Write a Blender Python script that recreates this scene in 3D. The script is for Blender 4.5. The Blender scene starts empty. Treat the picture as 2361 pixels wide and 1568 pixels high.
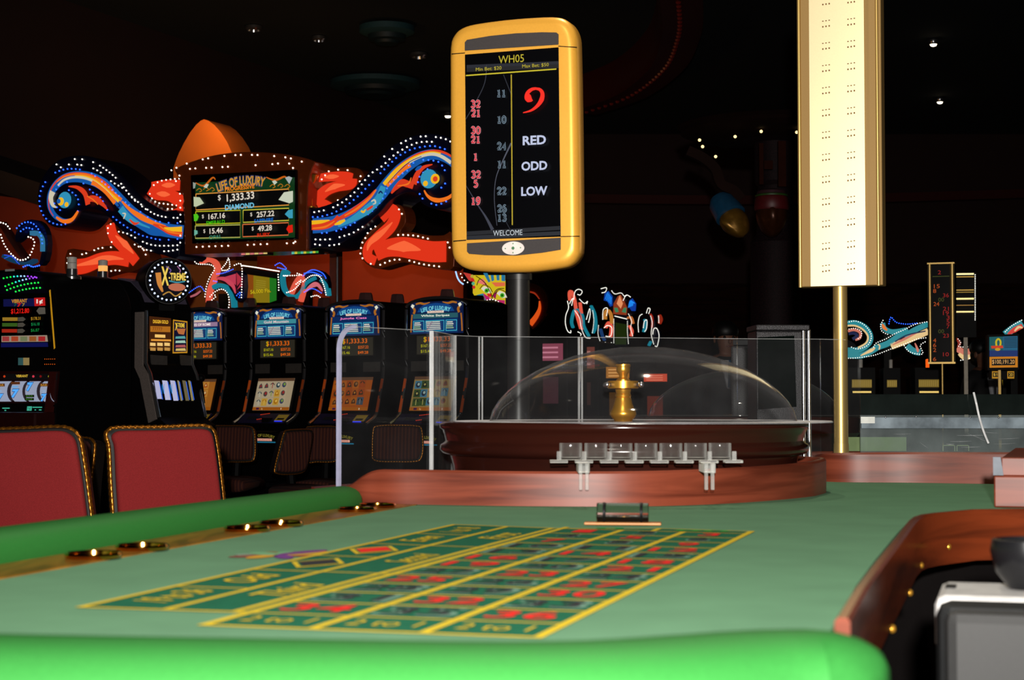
import bpy, bmesh, math, random
from math import sin, cos, pi, radians, atan, sqrt
from mathutils import Vector, Matrix
random.seed(7)
C = bpy.context.scene.collection
SC = bpy.context.scene

# ------------------------------------------------------------------ camera, exposure, world, main lights
F, CX, CY = 4000.0, 1180.5, 784.0            # focal length and centre in pixels of the 2361x1568 frame
PITCH = atan(151 / F)
FELT = 0.80                                  # height of the table felt
EYE = FELT + 0.194
cam_d = bpy.data.cameras.new('camera')
cam = bpy.data.objects.new('camera', cam_d); C.objects.link(cam)
cam.location = (0, 0, EYE); cam.rotation_euler = (pi / 2 + PITCH, 0, 0)
cam_d.sensor_width = 36; cam_d.lens = 36 * F / 2361
cam_d.clip_start = 0.05; cam_d.clip_end = 200
cam_d.dof.use_dof = True; cam_d.dof.focus_distance = 6.5; cam_d.dof.aperture_fstop = 10.5
SC.camera = cam
vs = SC.view_settings
vs.view_transform = 'Standard'; vs.look = 'None'; vs.exposure = 0.0; vs.gamma = 1.0; vs.use_curve_mapping = False
try:
    SC.cycles.transparent_max_bounces = 32; SC.cycles.max_bounces = 10; SC.cycles.glossy_bounces = 5
    SC.cycles.transmission_bounces = 10; SC.cycles.sample_clamp_indirect = 3.0
    SC.cycles.caustics_reflective = False; SC.cycles.caustics_refractive = False
except Exception: pass
w = bpy.data.worlds.new('casino_gloom'); SC.world = w; w.use_nodes = True
w.node_tree.nodes['Background'].inputs[0].default_value = (1.0, 0.25, 0.12, 1)
w.node_tree.nodes['Background'].inputs[1].default_value = 0.002

def lamp(name, kind, loc, power, col=(1, 1, 1), size=0.1, target=None, spot=None, blend=0.5):
    d = bpy.data.lights.new(name, kind); d.energy = power; d.color = col
    if kind == 'AREA': d.shape = 'DISK'; d.size = size
    else: d.shadow_soft_size = size
    if kind == 'SPOT': d.spot_size = radians(spot or 60); d.spot_blend = blend
    o = bpy.data.objects.new(name, d); C.objects.link(o); o.location = loc
    if target is not None:
        o.rotation_euler = (Vector(target) - Vector(loc)).to_track_quat('-Z', 'Y').to_euler()
    return o
# the camera's own flash, then the downlights over the gaming table
lamp('camera_flash', 'SPOT', (-0.02, -0.45, EYE + 0.2), 1250, (1, 0.96, 0.9), 0.03, (0.15, 4.5, 1.85), 77, 1.0)
lamp('table_downlight', 'AREA', (0.45, 4.9, 3.9), 36, (1, 0.9, 0.72), 0.06, (0.2, 2.6, FELT))
lamp('table_downlight', 'AREA', (-0.3, 1.2, 3.9), 30, (1, 0.92, 0.78), 0.08, (0.0, 1.9, FELT))

# ------------------------------------------------------------------ pixel <-> place
def ray(px, py):
    dx = (px - CX) / F; dz = -(py - CY) / F
    return Vector((dx, cos(PITCH) - dz * sin(PITCH), sin(PITCH) + dz * cos(PITCH)))
def W(px, py, d):
    r = ray(px, py); return Vector((0, 0, EYE)) + r * (d / r.y)
def Zp(px, py, z=FELT):
    r = ray(px, py); return Vector((0, 0, EYE)) + r * ((z - EYE) / r.z)
class Plane:
    """a vertical (or tilted) face standing at pixel (px,py) at distance d, turned by yaw; local x right, z up, front towards -y"""
    def __init__(s, px, py, d, yaw=0, tilt=0, loc=None):
        s.loc = Vector(loc) if loc is not None else W(px, py, d)
        s.rot = (radians(tilt), 0, radians(yaw))
        s.M = Matrix.Translation(s.loc) @ Matrix.Rotation(radians(yaw), 4, 'Z') @ Matrix.Rotation(radians(tilt), 4, 'X')
        s.Mi = s.M.inverted(); s.d = s.loc.y
    def at(s, px, py, y=0.0):
        o = s.Mi @ Vector((0, 0, EYE)); r = s.Mi.to_3x3() @ ray(px, py)
        t = (y - o.y) / r.y; p = o + r * t
        return (p.x, p.z)
    def many(s, pts, y=0.0): return [s.at(a, b, y) for a, b in pts]

# ------------------------------------------------------------------ materials
def lin(c):
    out = []
    for v in c[:3]:
        v /= 255.0
        out.append(v / 12.92 if v <= 0.04045 else ((v + 0.055) / 1.055) ** 2.4)
    return tuple(out) + (1.0,)
_m = {}
def mat(name, rgb, rough=0.5, metal=0.0, noise=0.12, scale=40, bump=0.0, spec=0.5, coat=0.0):
    key = (name,)
    if key in _m: return _m[key]
    m = bpy.data.materials.new(name); m.use_nodes = True; nt = m.node_tree; b = nt.nodes['Principled BSDF']
    b.inputs['Roughness'].default_value = rough; b.inputs['Metallic'].default_value = metal
    b.inputs['Specular IOR Level'].default_value = spec; b.inputs['Coat Weight'].default_value = coat
    c = lin(rgb)
    tc = nt.nodes.new('ShaderNodeTexCoord'); n = nt.nodes.new('ShaderNodeTexNoise')
    n.inputs['Scale'].default_value = scale; n.inputs['Detail'].default_value = 4
    nt.links.new(tc.outputs['Object'], n.inputs['Vector'])
    r = nt.nodes.new('ShaderNodeValToRGB')
    r.color_ramp.elements[0].position = 0.3; r.color_ramp.elements[1].position = 0.7
    r.color_ramp.elements[0].color = tuple(v * (1 - noise) for v in c[:3]) + (1,)
    r.color_ramp.elements[1].color = tuple(min(1, v * (1 + noise)) for v in c[:3]) + (1,)
    nt.links.new(n.outputs['Fac'], r.inputs['Fac']); nt.links.new(r.outputs['Color'], b.inputs['Base Color'])
    if bump:
        bp = nt.nodes.new('ShaderNodeBump'); bp.inputs['Strength'].default_value = bump; bp.inputs['Distance'].default_value = 0.002
        nt.links.new(n.outputs['Fac'], bp.inputs['Height']); nt.links.new(bp.outputs['Normal'], b.inputs['Normal'])
    _m[key] = m; return m
def glow(rgb, s=1.0, sample=True):
    """a lit sign or screen colour"""
    key = ('glow', tuple(rgb), s, sample)
    if key in _m: return _m[key]
    m = bpy.data.materials.new('lit_%02x%02x%02x' % tuple(int(v) for v in rgb)); m.use_nodes = True
    b = m.node_tree.nodes['Principled BSDF']
    b.inputs['Base Color'].default_value = (0.01, 0.01, 0.01, 1); b.inputs['Roughness'].default_value = 0.4
    b.inputs['Specular IOR Level'].default_value = 0.2
    b.inputs['Emission Color'].default_value = lin(rgb); b.inputs['Emission Strength'].default_value = s
    if not sample:
        try: m.cycles.emission_sampling = 'NONE'
        except Exception: pass
    _m[key] = m; return m
def wood(name, dark, light, rough=0.35, scale=3.0, axis=(1, 9, 9), coat=0.03, spec=0.25):
    if name in _m: return _m[name]
    m = bpy.data.materials.new(name); m.use_nodes = True; nt = m.node_tree; b = nt.nodes['Principled BSDF']
    b.inputs['Roughness'].default_value = rough; b.inputs['Coat Weight'].default_value = coat; b.inputs['Coat Roughness'].default_value = 0.3; b.inputs['Specular IOR Level'].default_value = spec
    tc = nt.nodes.new('ShaderNodeTexCoord'); mp = nt.nodes.new('ShaderNodeMapping'); mp.inputs['Scale'].default_value = axis
    n = nt.nodes.new('ShaderNodeTexNoise'); n.inputs['Scale'].default_value = scale; n.inputs['Detail'].default_value = 8; n.inputs['Distortion'].default_value = 0.7
    r = nt.nodes.new('ShaderNodeValToRGB')
    r.color_ramp.elements[0].position = 0.34; r.color_ramp.elements[0].color = lin(dark)
    r.color_ramp.elements[1].position = 0.58; r.color_ramp.elements[1].color = lin(light)
    nt.links.new(tc.outputs['Object'], mp.inputs['Vector']); nt.links.new(mp.outputs['Vector'], n.inputs['Vector'])
    nt.links.new(n.outputs['Fac'], r.inputs['Fac']); nt.links.new(r.outputs['Color'], b.inputs['Base Color'])
    _m[name] = m; return m
def acrylic(name, haze=0.02, tint=(1, 1, 1), ior=1.45, rough=0.04, hazecol=(0.8, 0.8, 0.85), edge=6.0):
    """clear sheet plastic: sees through, mirrors at the edge angles, a little dusty, edge gleam imitated by extra haze"""
    if name in _m: return _m[name]
    m = bpy.data.materials.new(name); m.use_nodes = True; nt = m.node_tree
    for n in list(nt.nodes): nt.nodes.remove(n)
    out = nt.nodes.new('ShaderNodeOutputMaterial')
    tr = nt.nodes.new('ShaderNodeBsdfTransparent'); tr.inputs[0].default_value = tuple(tint) + (1,)
    gl = nt.nodes.new('ShaderNodeBsdfGlossy'); gl.inputs['Roughness'].default_value = rough
    lw = nt.nodes.new('ShaderNodeLayerWeight'); lw.inputs['Blend'].default_value = 0.5
    pw = nt.nodes.new('ShaderNodeMath'); pw.operation = 'POWER'; pw.inputs[1].default_value = 4.5; nt.links.new(lw.outputs['Facing'], pw.inputs[0])
    r0 = ((ior - 1) / (ior + 1)) ** 2
    fr = nt.nodes.new('ShaderNodeMath'); fr.operation = 'MULTIPLY_ADD'; fr.inputs[1].default_value = 0.85 - r0; fr.inputs[2].default_value = r0; nt.links.new(pw.outputs[0], fr.inputs[0])
    mx = nt.nodes.new('ShaderNodeMixShader'); nt.links.new(fr.outputs[0], mx.inputs[0])
    nt.links.new(tr.outputs[0], mx.inputs[1]); nt.links.new(gl.outputs[0], mx.inputs[2])
    df = nt.nodes.new('ShaderNodeBsdfDiffuse'); df.inputs[0].default_value = tuple(hazecol) + (1,)
    tc = nt.nodes.new('ShaderNodeTexCoord'); no = nt.nodes.new('ShaderNodeTexNoise'); no.inputs['Scale'].default_value = 9; no.inputs['Detail'].default_value = 7
    mu = nt.nodes.new('ShaderNodeMath'); mu.operation = 'MULTIPLY'; mu.inputs[1].default_value = haze * 2
    ed = nt.nodes.new('ShaderNodeMath'); ed.operation = 'MULTIPLY_ADD'; ed.inputs[1].default_value = edge; ed.inputs[2].default_value = 1.0; nt.links.new(pw.outputs[0], ed.inputs[0])  # paler haze at grazing angles imitates the bright gleam of the edges
    me_ = nt.nodes.new('ShaderNodeMath'); me_.operation = 'MULTIPLY'; me_.use_clamp = True; nt.links.new(ed.outputs[0], me_.inputs[0])
    nt.links.new(tc.outputs['Object'], no.inputs['Vector']); nt.links.new(no.outputs['Fac'], mu.inputs[0]); nt.links.new(mu.outputs[0], me_.inputs[1])
    m2 = nt.nodes.new('ShaderNodeMixShader'); nt.links.new(me_.outputs[0], m2.inputs[0])
    nt.links.new(mx.outputs[0], m2.inputs[1]); nt.links.new(df.outputs[0], m2.inputs[2])
    nt.links.new(m2.outputs[0], out.inputs[0]); _m[name] = m; return m

BLACK = mat('black_cabinet_paint', (11, 10, 11), 0.5, 0, .12, 40, 0, .1)
DARKP = mat('dark_plastic', (16, 15, 17), 0.5, 0, .12, 40, 0, .15)
GREYP = mat('grey_speaker_cloth', (70, 64, 60), 0.8)
CHROME = mat('chrome_trim', (204, 204, 208), 0.2, 0.95, 0.03)
GOLDB = mat('polished_brass', (230, 168, 62), 0.3, 0.85, 0.05)
BRONZE = mat('bronze_mirror_panel', (150, 64, 24), 0.25, 0.3, 0.08)
NAVY = mat('navy_sign_paint', (8, 10, 38), 0.35)

# ------------------------------------------------------------------ objects
def tag(o, label=None, cat=None, group=None, kind=None):
    if label: o['label'] = label
    if cat: o['category'] = cat
    if group: o['group'] = group
    if kind: o['kind'] = kind
    return o
def thing(name, label, cat, loc=(0, 0, 0), rot=(0, 0, 0), group=None):
    o = bpy.data.objects.new(name, None); C.objects.link(o); o.empty_display_size = 0.05
    o.location = loc; o.rotation_euler = rot
    return tag(o, label, cat, group)
class MB:
    def __init__(s): s.bm = bmesh.new(); s.mats = []
    def mi(s, m):
        if m is None: return 0
        if m not in s.mats: s.mats.append(m)
        return s.mats.index(m)
    def face(s, pts, m=None):
        try:
            f = s.bm.faces.new([s.bm.verts.new(p) for p in pts]); f.material_index = s.mi(m); return f
        except ValueError: return None
    def box(s, a, b, m=None, M=None):
        (x0, y0, z0), (x1, y1, z1) = a, b
        v = [Vector(p) for p in ((x0, y0, z0), (x1, y0, z0), (x1, y1, z0), (x0, y1, z0), (x0, y0, z1), (x1, y0, z1), (x1, y1, z1), (x0, y1, z1))]
        if M is not None: v = [M @ p for p in v]
        v = [s.bm.verts.new(p) for p in v]; k = s.mi(m)
        for q in ((0, 3, 2, 1), (4, 5, 6, 7), (0, 1, 5, 4), (1, 2, 6, 5), (2, 3, 7, 6), (3, 0, 4, 7)):
            s.bm.faces.new([v[i] for i in q]).material_index = k
        return s
    def prism(s, pts, y0, y1, m=None, mside=None):
        """outline in x,z pushed from y0 (front) to y1"""
        a = [s.bm.verts.new((x, y0, z)) for x, z in pts]; b = [s.bm.verts.new((x, y1, z)) for x, z in pts]
        k = s.mi(m); k2 = s.mi(mside) if mside else k
        s.bm.faces.new(a).material_index = k
        s.bm.faces.new(b[::-1]).material_index = k2
        n = len(pts)
        for i in range(n):
            j = (i + 1) % n
            s.bm.faces.new((a[j], a[i], b[i], b[j])).material_index = k2
        return s
    def slab(s, pts, z0, z1, m=None):
        """outline in x,y pushed from z0 to z1"""
        a = [s.bm.verts.new((p[0], p[1], z0)) for p in pts]; b = [s.bm.verts.new((p[0], p[1], z1)) for p in pts]
        k = s.mi(m); n = len(pts)
        s.bm.faces.new(b).material_index = k; s.bm.faces.new(a[::-1]).material_index = k
        for i in range(n):
            j = (i + 1) % n; s.bm.faces.new((a[i], a[j], b[j], b[i])).material_index = k
        return s
    def rounded(s, pts, y0, y1, rad, m=None, steps=4, c=None):
        """prism in x,z whose front edge is rounded over by shrinking towards the centre"""
        cx = sum(p[0] for p in pts) / len(pts); cz = sum(p[1] for p in pts) / len(pts)
        W_ = max(p[0] for p in pts) - min(p[0] for p in pts); H_ = max(p[1] for p in pts) - min(p[1] for p in pts)
        rings = []; n = len(pts); k = s.mi(m)
        def ring(ins, y): return [s.bm.verts.new((cx + (x - cx) * (1 - 2 * ins / W_), y, cz + (z - cz) * (1 - 2 * ins / H_))) for x, z in pts]
        for i in range(steps + 1):
            a = pi / 2 * i / steps
            rings.append(ring(rad * (1 - sin(a)), y0 + rad * (1 - cos(a))))
        rings.append(ring(0, y1 - rad * 0.5)); rings.append(ring(rad * 0.5, y1))
        s.bm.faces.new(rings[0]).material_index = k; s.bm.faces.new(rings[-1][::-1]).material_index = k
        for r0, r1 in zip(rings, rings[1:]):
            for i in range(n):
                j = (i + 1) % n; s.bm.faces.new((r0[j], r0[i], r1[i], r1[j])).material_index = k
        return s
    def lathe(s, prof, seg=32, c=(0, 0, 0), m=None, M=None, closed=False, arc=None):
        k = s.mi(m); rings = []
        a0, a1 = arc if arc else (0, 2 * pi)
        cnt = seg + 1 if arc else seg
        for r, z in prof:
            row = []
            for i in range(cnt):
                a = a0 + (a1 - a0) * i / seg
                p = Vector((c[0] + r * cos(a), c[1] + r * sin(a), c[2] + z))
                if M is not None: p = M @ p
                row.append(s.bm.verts.new(p))
            rings.append(row)
        pr = list(zip(rings, rings[1:])) + ([(rings[-1], rings[0])] if closed else [])
        for r0, r1 in pr:
            for i in range(seg):
                j = i + 1 if arc else (i + 1) % seg
                s.bm.faces.new((r0[i], r0[j], r1[j], r1[i])).material_index = k
        if not closed and not arc:
            if prof[0][0] > 1e-6: s.bm.faces.new(rings[0][::-1]).material_index = k
            if prof[-1][0] > 1e-6: s.bm.faces.new(rings[-1]).material_index = k
        return s
    def sweep(s, path, prof, m=None, up=(0, 0, 1), closed=False, cap=True, scales=None):
        """profile (side, up) carried along path"""
        k = s.mi(m); up = Vector(up); path = [Vector(p) for p in path]; rings = []; n = len(path)
        for i, p in enumerate(path):
            if closed: t = path[(i + 1) % n] - path[i - 1]
            else: t = path[min(i + 1, n - 1)] - path[max(i - 1, 0)]
            t.normalize(); side = t.cross(up)
            if side.length < 1e-6: side = Vector((1, 0, 0))
            side.normalize(); u = side.cross(t)
            sc = scales[i] if scales else 1.0
            pf = prof(i) if callable(prof) else prof
            rings.append([s.bm.verts.new(p + side * a * sc + u * b * sc) for a, b in pf])
        q = len(rings[0])
        for r0, r1 in (list(zip(rings, rings[1:])) + ([(rings[-1], rings[0])] if closed else [])):
            for i in range(q):
                j = (i + 1) % q; s.bm.faces.new((r0[i], r0[j], r1[j], r1[i])).material_index = k
        if cap and not closed:
            s.bm.faces.new(rings[0][::-1]).material_index = k; s.bm.faces.new(rings[-1]).material_index = k
        return s
    def tube(s, path, r, m=None, seg=8, **kw):
        return s.sweep(path, [(r * cos(2 * pi * i / seg), r * sin(2 * pi * i / seg)) for i in range(seg)], m, **kw)
    def ball(s, c, r, m=None, seg=12, sc=(1, 1, 1)):
        k = s.mi(m); M = Matrix.Translation(c) @ Matrix.Diagonal((r * sc[0], r * sc[1], r * sc[2], 1))
        res = bmesh.ops.create_uvsphere(s.bm, u_segments=seg, v_segments=max(4, seg // 2 + 1), radius=1, matrix=M)
        for f in {f for v in res['verts'] for f in v.link_faces}: f.material_index = k
        return s
    def build(s, name, m=None, parent=None, smooth=False, bevel=0, loc=None, rot=None, sub=0, kind=None, label=None, angle=40):
        bmesh.ops.recalc_face_normals(s.bm, faces=s.bm.faces)
        me = bpy.data.meshes.new(name); s.bm.to_mesh(me); s.bm.free()
        if s.mats:
            for q in s.mats: me.materials.append(q)
        elif m: me.materials.append(m)
        if smooth:
            for p in me.polygons: p.use_smooth = True
            try: me.set_sharp_from_angle(angle=radians(angle))
            except Exception: pass
        o = bpy.data.objects.new(name, me); C.objects.link(o)
        if parent: o.parent = parent
        if loc is not None: o.location = loc
        if rot is not None: o.rotation_euler = rot
        if bevel:
            md = o.modifiers.new('bevel', 'BEVEL'); md.width = bevel; md.segments = 2; md.limit_method = 'ANGLE'; md.angle_limit = radians(50)
        if sub:
            md = o.modifiers.new('sub', 'SUBSURF'); md.levels = sub; md.render_levels = sub
        if kind: o['kind'] = kind
        if label: o['label'] = label
        return o
def smooth_path(pts, n=6, closed=False):
    P = [Vector(p) for p in pts]; out = []; N = len(P)
    rng = range(N) if closed else range(N - 1)
    for i in rng:
        if closed: p0, p1, p2, p3 = P[i - 1], P[i], P[(i + 1) % N], P[(i + 2) % N]
        else: p0, p1, p2, p3 = P[max(i - 1, 0)], P[i], P[i + 1], P[min(i + 2, N - 1)]
        for k in range(n):
            t = k / n
            out.append(0.5 * ((2 * p1) + (p2 - p0) * t + (2 * p0 - 5 * p1 + 4 * p2 - p3) * t * t + (3 * p1 - p0 - 3 * p2 + p3) * t ** 3))
    if not closed: out.append(P[-1])
    return out
def sm2(pts, n=5, closed=False):
    return [(p[0], p[1]) for p in smooth_path([(a, b, 0) for a, b in pts], n, closed)]
def along(pts, step):
    """points every step along a polyline"""
    out = []; acc = 0.0; P = [Vector((p[0], p[1], 0)) for p in pts]
    for a, b in zip(P, P[1:]):
        L = (b - a).length
        while acc <= L and L > 0:
            q = a.lerp(b, acc / L); out.append((q.x, q.y)); acc += step
        acc -= L
    return out
def circle(cx, cz, r, n=20, rz=None, a0=0.0):
    rz = rz or r
    return [(cx + r * cos(a0 + 2 * pi * i / n), cz + rz * sin(a0 + 2 * pi * i / n)) for i in range(n)]

# ------------------------------------------------------------------ lettering and printed faces
_t = {}
def text_polys(s, shear=0.0, bold=0.0):
    key = (s, shear, bold)
    if key not in _t:
        cu = bpy.data.curves.new('lettering', 'FONT'); cu.body = s; cu.size = 1.0; cu.shear = shear; cu.offset = bold
        cu.resolution_u = 3
        ob = bpy.data.objects.new('lettering', cu); C.objects.link(ob)
        dg = bpy.context.evaluated_depsgraph_get(); ev = ob.evaluated_get(dg); me = ev.to_mesh()
        vs_ = [(v.co.x, v.co.y) for v in me.vertices]; fs = [tuple(p.vertices) for p in me.polygons]
        ev.to_mesh_clear(); bpy.data.objects.remove(ob); bpy.data.curves.remove(cu)
        xs = [v[0] for v in vs_] or [0, 1]; ys = [v[1] for v in vs_] or [0, 1]
        _t[key] = (vs_, fs, min(xs), max(xs), min(ys), max(ys))
    return _t[key]
_six = [(.82, .9), (.55, .99), (.25, .75), (.14, .35), (.3, .04), (.6, .0), (.87, .2), (.82, .48), (.5, .6), (.18, .4)]
DIG = {'0': [(True, [(.5, 1), (.16, .8), (.1, .5), (.16, .2), (.5, 0), (.84, .2), (.9, .5), (.84, .8), (.5, 1), (.4, .98)])],
       '1': [(False, [(.16, .82), (.52, .99), (.52, 0)]), (False, [(.14, .02), (.9, .02)])],
       '2': [(True, [(.12, .7), (.22, .93), (.52, 1), (.82, .85), (.8, .6), (.5, .32), (.1, .04)]), (False, [(.08, .03), (.9, .03), (.92, .2)])],
       '3': [(True, [(.12, .8), (.3, .98), (.6, .98), (.82, .78), (.65, .57), (.36, .52)]), (True, [(.36, .52), (.7, .5), (.9, .28), (.7, .04), (.35, .0), (.08, .18)])],
       '4': [(False, [(.7, 0), (.7, 1), (.06, .28), (.97, .28)]), (False, [(.48, .01), (.92, .01)])],
       '5': [(False, [(.85, .97), (.25, .97), (.2, .55)]), (True, [(.2, .55), (.5, .62), (.82, .48), (.86, .22), (.6, .0), (.3, .0), (.08, .15)])],
       '6': [(True, _six)], '9': [(True, [(1 - a, 1 - b) for a, b in _six])],
       '7': [(False, [(.1, .8), (.1, .97), (.9, .97), (.4, 0)])]}
class Canvas:
    """a lit or printed face: flat shapes laid on one another in the local x,z plane, front towards -y"""
    def __init__(s, plane=None, eps=0.0008, y=0.0): s.mb = MB(); s.pl = plane; s.eps = eps; s.y = y; s.n = 0
    def _y(s): s.n += 1; return s.y - s.eps * (s.n // 1)
    def poly(s, pts, m, px=False, y=None):
        if px: pts = s.pl.many(pts, s.y)
        s.mb.face([(x, s._y() if y is None else y, z) for x, z in pts][::1] if y is not None else (lambda yy: [(x, yy, z) for x, z in pts])(s._y()), m)
    def rect(s, x0, z0, x1, z1, m, px=False):
        s.poly([(x0, z0), (x1, z0), (x1, z1), (x0, z1)], m, px)
    def frame(s, x0, z0, x1, z1, t, m, px=False, tz=None):
        tz = tz or t
        yy = s._y()
        for a in ((x0, z0, x1, z0 + tz), (x0, z1 - tz, x1, z1), (x0, z0, x0 + t, z1), (x1 - t, z0, x1, z1)):
            q = [(a[0], a[1]), (a[2], a[1]), (a[2], a[3]), (a[0], a[3])]
            if px: q = s.pl.many(q, s.y)
            s.mb.face([(x, yy, z) for x, z in q], m)
    def stroke(s, pts, wd, m, px=False, n=5, smooth=True):
        """a band along a path; wd a number or a (start, mid, end) taper; with px both are in pixels"""
        if smooth: pts = sm2(pts, n)
        if px:
            sc = s.pl.d / F; pts = s.pl.many(pts, s.y)
        else: sc = 1
        yy = s._y(); N = len(pts); L = []; R = []
        for i in range(N):
            a = Vector(pts[max(i - 1, 0)]); b = Vector(pts[min(i + 1, N - 1)]); t = b - a
            if t.length < 1e-9: t = Vector((1, 0))
            t.normalize(); nn = Vector((-t.y, t.x)); u = i / (N - 1)
            if isinstance(wd, (tuple, list)):
                q = wd[0] + (wd[1] - wd[0]) * u * 2 if u < 0.5 else wd[1] + (wd[2] - wd[1]) * (u - 0.5) * 2
            else: q = wd
            q *= sc * 0.5; p = Vector(pts[i]); L.append(p + nn * q); R.append(p - nn * q)
        for i in range(N - 1):
            s.mb.face([(R[i].x, yy, R[i].y), (R[i + 1].x, yy, R[i + 1].y), (L[i + 1].x, yy, L[i + 1].y), (L[i].x, yy, L[i].y)], m)
    def disc(s, x, z, r, m, px=False, rz=None, n=18):
        s.poly(circle(x, z, r, n, rz), m, px)
    def text(s, txt, x, z, h, m, w=None, px=False, shear=0.0, bold=0.0, arc=None, arot=0.0, outline=None, ow=0.03, align='c'):
        """text fitted to cap height h (and width w) centred on x,z"""
        if px:
            a = s.pl.at(x, z, s.y); sc = s.pl.d / F; x, z = a; h *= sc
            if w: w *= sc
            if arc: arc *= sc
        if outline is not None:
            s._put(txt, x, z, h, outline, w, shear, bold + ow, arc, arot, align, grow=ow)
        s._put(txt, x, z, h, m, w, shear, bold, arc, arot, align)
    def _put(s, txt, x, z, h, m, w, shear, bold, arc, arot, align, grow=0.0):
        V, Fs, x0, x1, y0, y1 = text_polys(txt, shear, bold)
        if grow: x0 += grow; x1 -= grow; y0 += grow; y1 -= grow
        k = h / max(1e-6, (y1 - y0)); kx = (w / max(1e-6, (x1 - x0))) if w else k
        yy = s._y(); out = []
        for a, b in V:
            u = (a - (x0 + x1) / 2) * kx; v = (b - (y0 + y1) / 2) * k
            if align == 'l': u = (a - x0) * kx
            if arc:
                th = u / arc; rr = arc + v
                u, v = rr * sin(th), rr * cos(th) - arc
            if arot: u, v = u * cos(arot) - v * sin(arot), u * sin(arot) + v * cos(arot)
            out.append(s.mb.bm.verts.new((x + u, yy, z + v)))
        mi = s.mb.mi(m)
        for f in Fs:
            try: s.mb.bm.faces.new([out[i] for i in f]).material_index = mi
            except ValueError: pass
    def digits(s, txt, x, z, h, w, m, th, outline=None, ow=0.5):
        """slab-serif numerals drawn as strokes, all sizes in picture pixels"""
        n = len(txt); cw = w / n
        for mm, t in ((outline, th + 2 * ow), (m, th)) if outline else ((m, th),):
            for i, ch in enumerate(txt):
                x0 = x - w / 2 + i * cw + cw * .1; k = cw * .8
                for sm, pts in DIG[ch]:
                    P = [(x0 + a * k, z + h / 2 - b * h) for a, b in pts]
                    s.stroke(P, t, mm, True, smooth=sm, n=4)
    def build(s, name, parent=None, **kw):
        bm = s.mb.bm
        for f in bm.faces: f.normal_update()
        me = bpy.data.meshes.new(name); bm.to_mesh(me); bm.free()
        for q in s.mb.mats: me.materials.append(q)
        o = bpy.data.objects.new(name, me); C.objects.link(o); o.parent = parent
        if 'loc' in kw: o.location = kw['loc']
        if 'rot' in kw: o.rotation_euler = kw['rot']
        return o
_bulb = {}
_left = {}
def bulbs(root, parent, pts, y, m, r, name='bulb', limit=95):
    """single lamps as parts until the thing has its share, the rest as one part"""
    used = _left.get(root.name, 0); rest = []
    key = (m.name, round(r, 5))
    if key not in _bulb:
        b = bmesh.new(); bmesh.ops.create_icosphere(b, subdivisions=1, radius=r)
        me = bpy.data.meshes.new('bulb'); b.to_mesh(me); b.free(); me.materials.append(m); _bulb[key] = me
    for x, z in pts:
        if used < limit:
            o = bpy.data.objects.new(name, _bulb[key]); C.objects.link(o); o.parent = parent; o.location = (x, y, z); used += 1
        else: rest.append((x, z))
    _left[root.name] = used
    if rest:
        q = MB()
        for x, z in rest:
            bmesh.ops.create_icosphere(q.bm, subdivisions=1, radius=r, matrix=Matrix.Translation((x, y, z)))
        q.build(name, m, parent, kind='stuff')
def bulb_string(parent, pts, y, m, r, name='light_string'):
    q = MB()
    for x, z in pts: bmesh.ops.create_icosphere(q.bm, subdivisions=1, radius=r, matrix=Matrix.Translation((x, y, z)))
    return q.build(name, m, parent)
WHITE_B = glow((255, 250, 235), 2.2, False); BLUE_B = glow((40, 90, 255), 3.0, False); ICE_B = glow((190, 210, 255), 2.5, False)
# ------------------------------------------------------------------ the room
def struct(name, mb, m, **kw):
    o = mb.build(name, m, None, **kw); o['kind'] = 'structure'; return o
CARPET = mat('dark_patterned_carpet', (26, 7, 6), 0.95, 0, 0.5, 6)
WALLR = mat('dark_red_wall_paint', (30, 6, 5), 0.85, 0, 0.08, 3)
CEILM = mat('midnight_ceiling_paint', (10, 17, 20), 0.9, 0, 0.1, 2)
TRIMR = mat('oxblood_trim_paint', (70, 16, 12), 0.5)
BROWNW = wood('dark_wood_panel', (24, 9, 4), (42, 17, 7), 0.8, 2.0, (1, 1, 8), 0, 0.1)
q = MB(); q.box((-9, -2.5, -0.1), (10, 27, 0)); struct('floor', q, CARPET)
q = MB(); q.box((-9, -2.5, 5.0), (10, 27, 5.15)); struct('ceiling', q, CEILM)
q = MB(); q.slab([(-8.2, 8.6), (-4.35, 17.2), (-2.2, 22.0), (-0.4, 25.6), (-0.6, 25.9), (-2.4, 22.2), (-4.55, 17.4), (-8.5, 8.8)], 0, 5.0); struct('wall_left', q, WALLR)
q = MB(); q.box((-0.5, 25.5, 0), (10, 25.8, 5.0)); struct('wall_back', q, mat('dark_maroon_wall_paint', (40, 12, 10), 0.85, 0, 0.1, 3))
q = MB(); q.box((9.6, 8, 0), (9.8, 26, 5.0)); struct('wall_right', q, WALLR)
# the oval moulding under the ceiling with its row of beads
ring = smooth_path([Zp(1338, 262, 4.6), Zp(1450, 222, 4.6), Zp(1530, 160, 4.6), Zp(1562, 90, 4.6), Zp(1566, 30, 4.6), Zp(1550, -40, 4.6), Zp(1480, -110, 4.6)], 8)
q = MB(); q.sweep(ring, [(-0.22, 0), (0.16, 0), (0.2, 0.06), (0.2, 0.4), (-0.22, 0.4)]); struct('trim_1', q, TRIMR, smooth=True)
q = MB()
for i, p in enumerate(along([(v.x, v.y) for v in ring], 0.16)): q.ball((p[0], p[1], 4.6), 0.028, None, 6)
struct('trim_2', q, mat('bead_moulding', (120, 30, 22), 0.3))
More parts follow.
